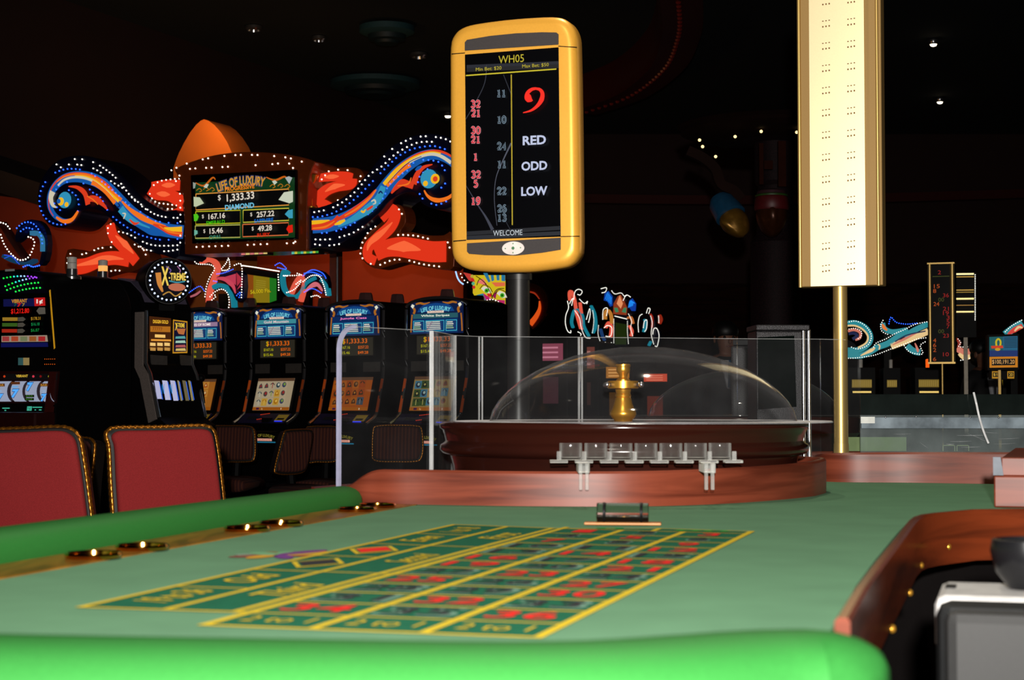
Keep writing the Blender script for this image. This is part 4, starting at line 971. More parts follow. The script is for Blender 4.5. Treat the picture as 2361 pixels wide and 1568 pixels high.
q = MB(); q.prism([(wp.at(-60, 470)[0], -wp.loc.z), (wp.at(395, 470)[0], -wp.loc.z), (wp.at(395, 490)[0], wp.at(395, 500)[1]), (wp.at(-60, 470)[0], wp.at(-60, 470)[1] + .1)], 0, .12); q.build('panel', RUST, pw)
wp = Plane(750, 620, 18.2, -20)
pw = thing('partition_wall', 'rust coloured partition behind the small toppers and right ribbon of the sign', 'partition', wp.loc, wp.rot)
q = MB(); q.prism([(wp.at(430, 590)[0], -wp.loc.z), (wp.at(1068, 590)[0], -wp.loc.z), (wp.at(1068, 590)[0], wp.at(1060, 585)[1]), (wp.at(430, 590)[0], wp.at(590, 540)[1])], 0, .12); q.build('panel', RUST, pw)
lamp('partition_sign_fill', 'AREA', W(800, 560, 16.4), 14, (1, .45, .15), .5, W(790, 640, 18))  # unseen lamps added for the warm sign light on both partitions
lamp('partition_sign_fill', 'AREA', W(150, 560, 14.3), 3.5, (1, .45, .15), .4, W(200, 560, 15.6))

# ------------------------------------------------------------------ slot machines with four-value jackpots
SEATP = [(0.0, 1.225), (-.078, .94), (-.2, .855), (-.2, .80), (-.13, .765), (-.12, .40), (-.12, 0), (.5, 0), (.5, 1.225)]
CANDLE = mat('smoky_red_lamp_plastic', (92, 60, 58), .3)
def lol(px, d, label, title, tcol, reel, first):
    P0 = Plane(642, 830, 13.5, -35); base = W(px, 830, d)
    t = thing('slot_machine', label, 'slot machine', (base.x, base.y, 0), (0, 0, radians(-35)), group='row of four slot machines under the jackpot sign')
    P0.loc.z = 0; P0 = Plane(0, 0, 0, -35, loc=(P0.loc.x, P0.loc.y, 0)); hw = .285
    at = lambda x, y, yy=0.0: P0.at(x, y, yy)
    zt = 1.715
    arch = [(-hw, 1.225), (hw, 1.225), (hw, zt - .02)] + [(hw * cos(a) , zt + .068 * sin(a)) for a in [pi * i / 14 for i in range(15)]] + [(-hw, zt - .02)]
    q = MB(); q.prism(arch, 0.0, .5); q.build('upper_cabinet', BLACK, t, bevel=.004)
    q = MB(); vv = q.bm
    a = [vv.verts.new((-hw, y, z)) for y, z in SEATP]; b = [vv.verts.new((hw, y, z)) for y, z in SEATP]
    vv.faces.new(a); vv.faces.new(b[::-1])
    for i in range(len(a)):
        j = (i + 1) % len(a); vv.faces.new((a[i], a[j], b[j], b[i]))
    q.build('lower_cabinet', BLACK, t, bevel=.004)
    # chrome bows down both front edges
    for s_ in (-1, 1):
        x = s_ * (hw - .006)
        q = MB(); q.tube(smooth_path([(x, -.012, 1.70), (x, -.014, 1.5), (x, -.012, 1.23), (x, -.05, 1.08), (x, -.092, .93), (x, -.205, .86)], 5), .0125, None, 6); q.build('chrome_trim', CHROME, t, True)
        q = MB(); q.tube([(x, -.022, 1.19), (x, -.056, 1.06), (x, -.088, .945)], .011, None, 6); q.build('amber_reflection_strip', glow((150, 58, 10), .55 if s_ < 0 else .25), t, True)  # glowing strip imitates orange reflections on the chrome trim
    q = MB(); q.tube([(hw * cos(a) * .98, -.01, zt + .064 * sin(a)) for a in [pi * i / 14 for i in range(15)]], .012, None, 6); q.build('arch_trim', CHROME, t, True)
    # lit top glass
    q = MB(); q.box((-.247, -.008, 1.512), (.247, .01, 1.752)); top = q.build('top_glass', DARKP, t)
    cv = Canvas(P0, .0012, -.0095)
    cv.rect(-.243, 1.515, .243, 1.75, glow((10, 26, 66), .9))
    BL = glow((14, 66, 130), .9); CY = glow((120, 214, 226), .95); GO = glow((176, 106, 30), .85); CRM = glow((226, 226, 206), .95)
    for s_ in (-1, 1):
        cv.stroke([(s_ * .236, 1.53), (s_ * .232, 1.60), (s_ * .225, 1.66)], .012, GO)
        cv.stroke([(s_ * .21, 1.665), (s_ * .2, 1.69), (s_ * .212, 1.705)], .02, GO); cv.stroke([(s_ * .19, 1.735), (s_ * .15, 1.742), (s_ * .11, 1.735), (s_ * .06, 1.745)], (.012, .016, .006), GO)
        cv.poly([(s_ * .2, 1.727), (s_ * .222, 1.737), (s_ * .235, 1.72), (s_ * .215, 1.702)], CRM)
    cv.poly([(-.17, 1.675), (.17, 1.675), (.15, 1.705), (.11, 1.728), (0, 1.738), (-.11, 1.728), (-.15, 1.705)], BL)
    cv.text('LIFE OF LUXURY', 0, 1.702, .032, CY, .27, arc=.55, bold=.02)
    cv.rect(-.075, 1.666, .075, 1.682, glow((236, 214, 196), .95)); cv.text('PROGRESSIVE', 0, 1.674, .010, glow((150, 60, 50), .8), .13)
    cv.rect(-.205, 1.628, .205, 1.662, glow(tcol[0], .9)); cv.text(title, 0, 1.645, .02, glow(tcol[1], .95), .26, bold=.02)
    cv.rect(-.205, 1.522, .205, 1.624, glow((12, 52, 104), .9))
    for x0, x1 in ((-.2, -.1), (-.085, .085), (.1, .2)): cv.frame(x0, 1.533, x1, 1.612, .004, glow((70, 190, 210), .95))
    for i in range(5):
        z = 1.545 + i * .013; cv.rect(-.072, z, .055, z + .006, CRM); cv.rect(-.068 + i * .012, z + .001, -.06 + i * .012, z + .005, glow((200, 60, 90), .9))
    for s_ in (-1, 1):
        for i in range(4): cv.rect(s_ * .15 - .035 + .004 * i, 1.55 + i * .014, s_ * .15 + .035 - .006 * (i % 2), 1.557 + i * .014, CRM if i > 1 else glow((170, 200, 150), .8))
    cv.build('top_art', top)
    # jackpot digits
    q = MB(); q.box((-.185, -.01, 1.362), (.185, .008, 1.505)); jd = q.build('jackpot_display', mat('olive_display_glass', (38, 34, 26), .4), t)
    cv = Canvas(P0, .0012, -.0115); D1 = glow((226, 100, 8), .95); D2 = glow((176, 170, 10), .9); OL = glow((44, 40, 30), .8)
    cv.rect(-.18, 1.368, .18, 1.502, OL)
    cv.text('$1,333.33', .005, 1.474, .04, D1, .24, bold=.01); cv.text('$', -.105, 1.474, .044, D2, .022)
    for s_, x, z in (('$167.16', -.09, 1.428), ('$257.22', .09, 1.428), ('$15.46', -.09, 1.388), ('$49.28', .09, 1.388)): cv.text(s_, x, z, .024, D1 if x > 0 else D2, .1, bold=.01)
    cv.build('jackpot_digits', jd)
    for x0, x1 in ((-.24, -.09), (.08, .24)):
        q = MB(); q.box((x0, -.006, 1.245), (x1, .01, 1.318)); q.build('speaker', GREYP, t)
    # leaning reel screen
    dz, dy_ = 1.215 - .945, -.012 - .062; ln = sqrt(dz * dz + dy_ * dy_); ang = math.atan2(-dy_, dz)
    ro = (ang * -1)
    q = MB(); q.box((-.21, -.004, 0), (.21, .012, ln)); rs = q.build('reel_screen', DARKP, t, loc=(0, -.084, .945), rot=(-ang, 0, 0))
    cv = Canvas(None, .001, -.0052); bg, cells = reel
    cv.rect(-.19, .01, .19, ln - .012, glow(bg, .75)); cv.rect(-.19, ln - .035, .19, ln - .012, glow((90, 60, 40), .7)); cv.rect(-.19, .01, .19, .036, glow((150, 80, 14), .8))
    cv.text('1c', -.09, .022, .014, glow((236, 210, 150), .9)); cv.text('0', .11, .022, .014, glow((240, 230, 200), .9)); cv.rect(-.15, .014, -.12, .03, glow((60, 20, 60), .8))
    rr = random.Random(first); cw, ch = .345 / 5, (ln - .05 - .036) / 3
    for i in range(5):
        for j in range(3):
            x, z = -.172 + (i + .5) * cw, .04 + (j + .5) * ch; c = cells[rr.randrange(len(cells))]; kk = rr.randrange(3)
            cv.rect(x - cw * .46, z - ch * .46, x + cw * .46, z + ch * .46, glow(c[0], .75))
            if kk == 0: cv.disc(x, z, cw * .3, glow(c[1], .75), rz=ch * .33); cv.disc(x + .004, z + .004, cw * .16, glow(c[2], .75))
            elif kk == 1: cv.poly([(x - cw * .3, z - ch * .3), (x + cw * .3, z - ch * .25), (x + cw * .2, z + ch * .1), (x, z + ch * .36), (x - cw * .25, z + ch * .1)], glow(c[1], .75)); cv.disc(x, z, cw * .12, glow(c[2], .75))
            else: cv.stroke([(x - cw * .3, z + ch * .1), (x, z + ch * .3), (x + cw * .3, z + ch * .05)], .008, glow(c[1], .7)); cv.stroke([(x, z + ch * .3), (x + .003, z - ch * .35)], .007, glow(c[2], .7))
    cv.build('reel_symbols', rs)
    # button deck
    q = MB(); q.box((-.24, -.006, 0), (.24, .01, .11)); dk = q.build('button_deck', mat('indigo_deck_panel', (34, 30, 70), .5), t, loc=(0, -.198, .858), rot=(radians(-50), 0, 0))
    cv = Canvas(None, .001, -.0075)
    cv.rect(-.17, .035, -.07, .07, glow((6, 6, 8), .4)); cv.rect(.13, .02, .24, .09, glow((120, 96, 30), .55)); cv.rect(.15, .03, .22, .05, glow((6, 6, 8), .4)); cv.rect(.14, .008, .22, .017, glow((40, 60, 255), 1.2))
    RL = glow((236, 60, 16), 1.1)
    for i in range(7):
        for z in (.03, .085): cv.disc(-.05 + i * .016, z, .0042, RL, n=6)
    cv.build('button_lights', dk)
    q = MB(); q.box((-.05, -.03, .85), (.03, .02, .9)); q.build('bill_acceptor', DARKP, t, loc=(.06, -.17, .0), bevel=.004)
    q = MB(); q.box((-.2, -.165, .70), (.2, -.14, .80)); lg = q.build('belly_glass', DARKP, t)
    cv = Canvas(P0, .001, -.1665); cv.text('LIFE OF LUXURY', 0, .765, .022, glow((130, 120, 40), .7), .24, arc=.42, bold=.02); cv.rect(-.09, .722, .09, .74, glow((226, 160, 140), .9)); cv.text('PROGRESSIVE', 0, .731, .012, glow((150, 60, 50), .7), .15); cv.rect(-.13, .708, .13, .716, glow((30, 110, 140), .9)); cv.build('belly_art', lg)
    q = MB(); q.box((-.22, -.3, .38), (.22, -.1, .41)); q.build('foot_ledge', DARKP, t); q = MB(); q.lathe([(.055, 0), (.06, .012), (.052, .055), (.046, .068), (.0, .07)], 6, (.0, .12, zt + .062)); q.lathe([(.07, -.012), (.07, .0), (.055, .004)], 6, (.0, .12, zt + .062)); q.build('candle_lamp', CANDLE, t)
    return t
COL = {'gold': ((168, 150, 120), [((176, 158, 128), (70, 60, 60), (150, 40, 40)), ((190, 150, 60), (170, 110, 20), (220, 180, 80)), ((170, 156, 130), (40, 60, 70), (190, 190, 170)), ((176, 158, 128), (50, 60, 90), (120, 150, 60))]),
       'rome': ((160, 96, 30), [((176, 110, 40), (150, 50, 20), (190, 150, 80)), ((170, 120, 50), (120, 80, 30), (70, 40, 30)), ((190, 130, 50), (160, 70, 20), (210, 180, 120))]),
       'cats': ((150, 70, 14), [((150, 74, 20), (60, 26, 14), (170, 110, 40)), ((160, 84, 20), (70, 40, 20), (130, 90, 50)), ((60, 70, 80), (20, 26, 30), (120, 120, 120)), ((140, 60, 16), (50, 40, 20), (160, 60, 20))]),
       'white': ((140, 112, 60), [((150, 124, 70), (120, 50, 30), (60, 40, 30)), ((60, 110, 130), (20, 30, 50), (150, 170, 160)), ((150, 120, 50), (60, 120, 140), (190, 190, 170)), ((50, 70, 30), (20, 26, 20), (170, 160, 90))])}
lol(464, 14.0, 'slot machine with orange brown reels partly behind the round topped machine', 'RICHES OF ROME', ((150, 120, 150), (250, 236, 226)), COL['rome'], 3)
lol(642, 13.5, 'slot machine with pale beige reel screen, second of the jackpot row from the left', 'Gold Mountain', ((60, 140, 150), (226, 200, 200)), COL['gold'], 5)
lol(819.5, 13.0, 'slot machine titled in pink letters with dark orange reels, behind the frosted screen edge', 'Jungle Cats', ((10, 40, 90), (250, 130, 200)), COL['cats'], 8)
lol(1008.5, 12.6, 'slot machine at the right end of the jackpot row, left of the black display pole', 'White Stripes', ((40, 90, 100), (236, 240, 220)), COL['white'], 11)
# black cabinets standing back to back with that row
u35, n35 = Vector((cos(radians(-35)), sin(radians(-35)), 0)), Vector((-sin(radians(-35)), cos(radians(-35)), 0))
for px, py, d, lab in ((557, 698, 14.6, 'back of a black slot cabinet between the two leftmost jackpot machines'), (729, 698, 14.2, 'back of a black slot cabinet left of the pink titled machine'), (898, 690, 13.8, 'back of a black slot cabinet right of the pink titled machine'), (1085, 694, 13.4, 'back of a black slot cabinet right of the end jackpot machine')):
    b_ = W(px, 800, d); zt = W(px, py + 10, d).z
    t = thing('slot_machine', lab, 'slot machine', (b_.x, b_.y, 0), (0, 0, radians(-35)), group='cabinets backing onto the jackpot row')
    q = MB(); q.box((-.2, 0, 0), (.24, .5, zt)); q.build('cabinet', BLACK, t, bevel=.02)
    q = MB(); q.lathe([(.06, 0), (.06, .02), (.052, .07), (.045, .08), (.0, .082)], 6, (.0, .1, zt)); q.build('candle_lamp', CANDLE, t)
# ------------------------------------------------------------------ rainbow seven machine at the left edge
def candle(parent, x, y, z, lit=None, r=.03, h=.12):
    q = MB(); q.lathe([(r * 2.0, -.015), (r * 2.0, .0), (r * 1.2, .01), (r * 1.15, h * .4), (r, h * .42)], 20, (x, y, z)); q.build('candle_base', CHROME, parent, True, angle=35)
    q = MB(); q.lathe([(r, h * .42), (r, h * .7)], 20, (x, y, z)); q.build('lower_lamp', glow(lit, 1.2) if lit else mat('frosted_lamp', (222, 214, 204), .5), parent, True, angle=35)
    q = MB(); q.lathe([(r, h * .72), (r, h), (r * .6, h * 1.03), (0, h * 1.04)], 20, (x, y, z)); q.build('upper_lamp', mat('frosted_lamp', (222, 214, 204), .5), parent, True, angle=35)
VP = Plane(75, 800, 10.0, -30); VP = Plane(0, 0, 0, -30, loc=(VP.loc.x, VP.loc.y, 0))
vm = thing('slot_machine', 'slot machine with rainbow dot arch and blue sevens at the far left edge', 'slot machine', VP.loc, VP.rot)
V = lambda x, y: VP.at(x, y)
xl, xr = V(-20, 800)[0], V(130, 800)[0]; zt = V(100, 655)[1]; zc = V(20, 622)[1]
q = MB(); pr_ = [(xl, 0), (xr, 0), (xr, zt - .12)] + sm2([(xr, zt - .12), (xr - .03, zt - .03), (xr - .12, zt + .06), ((xl + xr) / 2 - .05, zc)], 5) + [(xl, zc)]
q.prism(pr_, .0, .62); q.build('cabinet', BLACK, vm, bevel=.006)
q = MB(); q.box((xl, -.16, 0), (xr, .0, V(0, 950)[1])); q.build('belly', mat('oxblood_belly_panel', (48, 14, 12), .4), vm, bevel=.01)
q = MB(); q.prism(VP.many([(128, 858), (134, 858), (120, 985), (112, 985)]), -.05, .0); q.build('side_trim', mat('oxblood_trim_paint', (70, 16, 12), .5), vm)
q = MB(); q.prism(VP.many([(114, 670), (116.5, 668), (127.5, 802), (125, 805)]), -.003, .0); q.build('gold_light_strip', glow((196, 140, 20), .8), vm)
def panel(pl, pts, name, par, y=-.01, m=None):
    q = MB(); q.prism(pl.many(pts), y, .005); return q.build(name, m or SCRB, par)
o = panel(VP, [(-20, 630), (30, 630), (70, 638), (100, 658), (112, 676), (-20, 678)], 'arch_glass', vm, m=mat('violet_arch_glass', (20, 10, 34), .3))
for j, (r0, y0) in enumerate(((0, 637), (9, 646), (19, 656), (30, 666))):
    pts = []
    for i in range(10):
        x = 12 + i * 8 + j * 4; yy = y0 + 0.10 * ((i - 5.5 + j) ** 2) * 1.6 - (6 if j == 0 else 0) * 0
        if j: yy += (5 - i) * 2.2
        if x < 108 and 632 < yy < 674: pts.append((x, yy, i))
    for lo, hi, c in ((0, 3, (20, 220, 60)), (3, 5, (40, 220, 200)), (5, 7, (150, 200, 255)), (7, 11, (150, 60, 230))):
        P = [V(a, b) for a, b, i in pts if lo <= i < hi and not (j > 1 and c[0] == 150 and False)]
        if P: bulb_string(o, P, -.013, glow(c if j < 2 else (30, 226, 70), 1.6, False), .0055, 'dot_lights')
o = panel(VP, [(-20, 686), (116, 684), (122, 802), (-20, 802)], 'jackpot_screen', vm)
cv = Canvas(VP, .0008, -.011); g = glow
cv.poly([(8, 690), (80, 688), (81, 706), (8, 707)], g((14, 16, 70), .8), True); cv.text('VIBRANT', 45, 694, 8.5, g((206, 140, 30), .9), 50, True, bold=.03); cv.text('7', 45, 703, 9, g((200, 30, 20), .9), 14, True, bold=.05); cv.text('7', 36, 703, 7, g((30, 110, 50), .8), 9, True); cv.text('7', 55, 703, 7, g((200, 160, 30), .8), 9, True)
cv.poly([(80, 687), (105, 686), (106, 705), (81, 706)], g((190, 24, 24), .9), True); cv.text('1¢', 93, 696, 12, g((236, 230, 220), .95), 20, True, bold=.03)
cv.text('$1,212.80', 48, 718, 13, g((226, 24, 14), 1.0), 58, True, bold=.02); cv.poly([(86, 717), (92, 709), (106, 709), (107, 724), (92, 725)], g((96, 90, 80), .7), True)
for y, c, c2_, s_ in ((736, (170, 130, 40), (200, 150, 40), '$178.31'), (749, (60, 100, 30), (20, 150, 80), '$16.18'), (763, (180, 40, 20), (20, 140, 60), '$6.87')):
    cv.poly([(8, y - 4), (43, y - 4), (43, y + 4), (8, y + 4)], g(c, .7), True); cv.poly([(44, y - 4), (56, y - 5), (62, y), (56, y + 5), (44, y + 5)], g((90, 84, 74), .6), True); cv.text(s_, 85, y - 1, 8, g(c2_, .9), 30 if len(s_) > 6 else 26, True)
cv.poly([(8, 775), (113, 773), (115, 788), (8, 789)], g((170, 150, 130), .7), True)
for i in range(5): cv.poly([(10 + i * 21, 776), (26 + i * 21, 776), (26 + i * 21, 787), (10 + i * 21, 787)], g(((170, 60, 60), (180, 70, 40), (120, 130, 90), (160, 90, 40), (180, 40, 40))[i], .75), True)
cv.poly([(8, 791), (116, 790), (117, 800), (8, 801)], g((12, 16, 80), .8), True); cv.build('jackpot_print', o)
o = panel(VP, [(-20, 812), (133, 812), (136, 852), (-20, 852)], 'service_panel', vm, m=BLACK)
cv = Canvas(VP, .0008, -.011); cv.poly([(42, 825), (54, 825), (54, 842), (42, 842)], g((50, 90, 90), .7), True); cv.poly([(54, 825), (68, 825), (68, 842), (54, 842)], g((150, 130, 80), .75), True)
cv.build('small_screen', o); cv = Canvas(VP, .0008, -.011)
for i in range(6):
    for y in (828, 840): cv.disc(*V(107 + i * 5, y), .0028, g((240, 100, 20), 1.1), n=6)
il = cv.build('indicator_lights', o)
o = panel(VP, [(-20, 856), (137, 856), (130, 930), (-20, 930)], 'reel_window', vm, m=mat('oxblood_reel_frame', (46, 12, 14), .4))
cv = Canvas(VP, .0008, -.011)
cv.poly([(8, 862), (133, 862), (132, 876), (8, 876)], g((10, 8, 10), .5), True); cv.text('VIBRANT', 51, 867, 6, g((220, 180, 60), .9), 38, True, bold=.03)
for x, c in ((14, (200, 60, 20)), (81, (220, 60, 80)), (98, (120, 14, 14)), (118, (190, 180, 40))): cv.disc(*V(x, 868), .009, g(c, .85), rz=.007)
cv.text('1¢', 118, 868, 7, g((20, 20, 10), .5), 9, True); cv.build('reel_header', o)
for i, (x0, x1) in enumerate(((3, 30), (37.5, 65), (71, 98), (105, 129))):
    (ax, az), (bx, bz) = V(x0, 926), V(x1, 879); rr_ = (bz - az) / 2 * 1.1
    q = MB(); M = Matrix.Translation((ax, .02, (az + bz) / 2)) @ Matrix.Rotation(pi / 2, 4, 'Y')
    prof_ = [(-.0 + .06 * cos(t), rr_ * sin(t)) for t in [radians(-80 + 16 * k_) for k_ in range(11)]]
    v = q.bm; A_ = [v.verts.new((ax, .015 - y, (az + bz) / 2 + z)) for y, z in prof_]; B_ = [v.verts.new((bx, .015 - y, (az + bz) / 2 + z)) for y, z in prof_]
    for k_ in range(10): v.faces.new((A_[k_], B_[k_], B_[k_ + 1], A_[k_ + 1]))
    rl_ = q.build('reel', g((158, 166, 190), .85), vm, True, angle=60)
    cv = Canvas(VP, .0008, -.052); xm = (ax + bx) / 2; w_ = bx - ax; zm = (az + bz) / 2
    sev, bar = g((84, 170, 250), 1.0), g((100, 50, 20), .7)
    if i in (0, 3): cv.rect(xm - w_ * .38, zm + .028, xm + w_ * .38, zm + .045, bar); cv.text('BAR', xm, zm + .036, .012, g((220, 160, 60), .8), w_ * .6); cv.text('7', xm, zm - .036, .044, sev, w_ * .6, shear=.2, bold=.06, outline=g((20, 40, 110), .7), ow=.05); cv.text('2', xm, zm - .0, .014, g((150, 190, 230), .8), w_ * .4)
    elif i == 1: cv.rect(xm - w_ * .38, zm + .04, xm + w_ * .38, zm + .055, bar); cv.text('7', xm, zm - .012, .05, sev, w_ * .66, shear=.2, bold=.06, outline=g((20, 40, 110), .7), ow=.05); cv.disc(xm, zm + .026, w_ * .3, g((120, 180, 236), .8), rz=.006)
    else:
        cv.text('7', xm, zm + .026, .05, sev, w_ * .6, shear=.2, bold=.06, outline=g((20, 40, 110), .7), ow=.05)
        for z in (-.026, -.044): cv.rect(xm - w_ * .4, zm + z - .008, xm + w_ * .4, zm + z + .006, g((14, 26, 12), .5)); cv.text('BAR', xm, zm + z - .001, .010, g((60, 120, 30), .8), w_ * .6)
    cv.build('reel_print', rl_)
o = panel(VP, [(-20, 934), (126, 934), (122, 952), (-20, 952)], 'credit_meter', vm, m=BLACK)
cv = Canvas(VP, .0008, -.011); tl = g((70, 190, 160), .8); cv.poly([(63, 937), (74, 937), (73, 947), (62, 947)], tl, True); cv.text('1¢', 68, 942, 7, g((10, 40, 30), .5), 9, True)
for x0, x1, y in ((6, 23, 940), (76, 98, 938), (81, 84, 944), (91, 97, 944), (12, 16, 945)): cv.poly([(x0, y), (x1, y), (x1, y + 2.4), (x0, y + 2.4)], tl, True)
cv.build('meter_digits', o)
candle(vm, V(94, 620)[0], .25, V(94, 632)[1] + .0, None, .028, .115)
cv = Canvas(VP, .0008, -.012); cv.poly([(12, 621), (34, 620), (34, 625), (12, 626)], mat('white_asset_sticker', (190, 190, 190), .6), True); cv.text('WH-875', 23, 623, 3, mat('sticker_ink', (30, 30, 30), .6), 14, True) if False else None; cv.build('asset_sticker', vm)

# ------------------------------------------------------------------ machine with the round bulb-ringed topper
XP = Plane(388, 800, 11.0, 50); XP = Plane(0, 0, 0, 50, loc=(XP.loc.x, XP.loc.y, 0))
xm_ = thing('slot_machine', 'black slot machine with round bulb ringed topper, its side turned to the camera', 'slot machine', XP.loc, XP.rot)
X = lambda x, y, yy=0.0: XP.at(x, y, yy)
x0, x1 = X(332, 800)[0], X(442, 800)[0]; zt = X(400, 712)[1]; zb = X(400, 640)[1]
side = [(-.0, zt), (-.0, 1.26), (-.05, 1.2), (-.14, .92), (-.24, .87), (-.24, .8), (-.1, .76), (-.1, 0), (.72, 0), (.72, 1.7), (.66, 1.8), (.3, 1.8), (.16, 1.77), (.06, 1.70), (.0, 1.6)]
q = MB(); v = q.bm; a = [v.verts.new((x0, y, z)) for y, z in side]; b = [v.verts.new((x1, y, z)) for y, z in side]
v.faces.new(a); v.faces.new(b[::-1])
for i in range(len(a)):
    j = (i + 1) % len(a); v.faces.new((a[i], a[j], b[j], b[i]))
q.build('cabinet', BLACK, xm_, bevel=.006)
q = MB(); q.sweep([(x0 - .006, .03, 1.58), (x0 - .006, .03, 1.24), (x0 - .006, -.02, 1.18), (x0 - .006, -.11, .90)], [(-.05, -.005), (.03, -.005), (.03, .005), (-.05, .005)], up=(1, 0, 0)); q.build('side_strip', mat('grey_flecked_strip', (128, 116, 110), .6, .0, .4, 300), xm_)
q = MB(); q.sweep([(0, .3, 1.805), (0, .17, 1.78), (0, .07, 1.71), (0, .005, 1.6)], [(x0 + .02, -.004), (x1 - .02, -.004), (x1 - .02, .004), (x0 + .02, .004)], up=(0, -.5, 1)); q.build('ribbed_hood', mat('grey_ribbed_hood', (96, 88, 108), .4), xm_)
for xx in (x0 + .006, x1 - .006):
    q = MB(); q.tube([(xx, -.012, zt - .02), (xx, -.014, 1.26), (xx, -.06, 1.19), (xx, -.15, .92)], .01, None, 8); q.build('chrome_trim', CHROME, xm_, True)
o = panel(XP, [(343, 727), (431, 736), (431, 812), (342, 806)], 'pay_glass', xm_, m=SCRB)
cv = Canvas(XP, .001, -.0115); OG = g((236, 150, 40), .95)
cv.poly([(344, 729), (394, 734), (394, 808), (343, 804)], g((70, 34, 10), .8), True); cv.text('DIGGIN GOLD', 370, 742, 8, g((250, 190, 50), .95), 44, True, bold=.03); cv.poly([(346, 752), (392, 753), (392, 766), (346, 765)], g((180, 110, 30), .9), True); cv.text('77777', 362, 759, 8, g((120, 40, 20), .8), 28, True)
cv.poly([(356, 771), (380, 772), (380, 779), (356, 778)], g((250, 200, 110), .95), True); cv.poly([(347, 782), (393, 783), (393, 787), (347, 786)], g((240, 160, 60), .9), True)
for i in range(3):
    for y in (790, 801): cv.poly([(344.5 + i * 16, y), (357 + i * 16, y + .8), (357 + i * 16, y + 8), (344.5 + i * 16, y + 7.4)], g((246, 200, 120) if y < 800 else (190, 140, 70), .95), True)
cv.poly([(396, 737), (429, 741), (429, 814), (395, 815)], g((200, 140, 30), .9), True); cv.poly([(398, 740), (427, 744), (427, 811), (397, 812)], g((16, 14, 44), .9), True)
cv.text('X-TREME', 412, 750, 10, g((240, 200, 60), .95), 26, True, bold=.03); cv.text('X', 403, 753, 18, g((240, 200, 60), .95), 8, True, bold=.02); cv.poly([(402, 758), (424, 758), (420, 772), (408, 770)], g((190, 110, 60), .9), True)
for y, c in ((776, (90, 170, 170)), (786, (170, 210, 190)), (796, (180, 90, 90)), (804, (220, 190, 110))): cv.poly([(401, y), (422, y - 1), (424, y + 5), (400, y + 5)], g(c, .85), True)
cv.build('pay_print', o)
for a_, b_ in ((346, 384), (414, 444)):
    q = MB(); q.prism(XP.many([(a_, 818), (b_, 821), (b_, 848), (a_ + 2, 844)]), -.008, .004); q.build('speaker', GREYP, xm_)
o = panel(XP, [(348, 872), (444, 878), (450, 930), (354, 930)], 'reel_window', xm_, -.1, BLACK)
cv = Canvas(XP, .001, -.102)
for xa, xb, c in ((355, 366, (190, 190, 224)), (373, 385, (196, 196, 230)), (391, 402, (190, 190, 224)), (407, 411, (150, 140, 110)), (418, 426, (110, 100, 70)), (431, 436, (150, 136, 90))):
    cv.poly([(xa, 877), (xb, 878), (xb + 8, 924), (xa + 8, 924)], g(c, .85), True); cv.poly([(xb, 880), (xb + 1.6, 880), (xb + 9.6, 922), (xb + 8, 922)], g((40, 100, 240), .9), True)
for xa in (371, 389):
    cv.text('N', xa + 2, 897, 22, g((40, 150, 240), .8), 7, True)
cv.poly([(378, 936), (386, 936), (386, 945), (379, 945)], g((170, 130, 170), .8), True); cv.poly([(392, 938), (400, 938), (400, 943), (392, 943)], g((120, 120, 90), .6), True)
cv.build('reel_print', o)
q = MB(); q.lathe([(.006, 0), (.006, .2), (.01, .2)], 10, (0, 0, 0), M=Matrix.Translation((x1 + .03, -.06, .95))); q.ball((x1 + .03, -.06, 1.17), .026); q.build('pull_lever', BLACK, xm_, True)
candle(xm_, (x0 + x1) / 2 - .12, .52, 1.815, (250, 170, 90), .03, .12)
TPc = Plane(389, 648, 10.9, 24)
rt = thing('round_topper', 'round black slot topper ringed with white bulbs and yellow lettering', 'lit topper', TPc.loc, TPc.rot)
Rr = 52 * 10.9 / F
M = Matrix.Rotation(pi / 2, 4, 'X')
q = MB(); q.lathe([(0, -.36), (Rr * .98, -.36), (Rr * 1.06, -.30), (Rr * 1.06, -.02), (Rr * 1.02, .0), (Rr * .98, .004)], 40, M=M); q.build('drum', BLACK, rt, True, angle=35)
q = MB(); q.lathe([(Rr * .985, .002), (Rr * 1.03, .002), (Rr * 1.03, -.012), (Rr * .985, -.012)], 40, M=M, closed=True); q.build('chrome_rim', CHROME, rt, True, angle=35)
q = MB(); q.lathe([(0, .006), (Rr * .72, .006), (Rr * .72, .002), (0, .002)], 36, M=M); fc_ = q.build('face', mat('midnight_topper_face', (10, 8, 40), .3), rt)
cv = Canvas(TPc, .001, -.0075)
YT = g((240, 206, 90), .95)
cv.text('X', -.025, .03, .12, YT, .05, bold=.03); cv.text('-TREME', .052, .028, .048, YT, .11, bold=.03, arot=.02)
cv.poly(circle(.05, -.038, .055, 14, .025), g((196, 110, 80), .9)); cv.stroke([(-.07, .05), (-.06, -.02), (-.04, -.07)], (.035, .03, .01), g((220, 140, 60), .85))
cv.stroke([(-.02, .09), (.01, .07), (.0, .05)], .006, g((120, 90, 170), .8)); cv.stroke([(.05, .095), (.07, .07), (.065, .055)], .006, g((170, 110, 160), .8)); cv.stroke([(-.04, -.09), (.0, -.07), (.04, -.095), (.08, -.07)], .008, g((190, 140, 60), .85)); cv.stroke([(0, .0), (.05, -.008), (.1, .0)], .008, g((60, 150, 170), .9))
cv.build('face_print', fc_)
bulbs(rt, rt, [(Rr * .85 * cos(2 * pi * i / 26), Rr * .85 * sin(2 * pi * i / 26)) for i in range(26)], -.008, ICE_B, .0065)
q = MB(); q.box((-.05, .05, -Rr * 1.3), (.05, .25, -Rr * .95)); q.build('mounting_block', BLACK, rt)

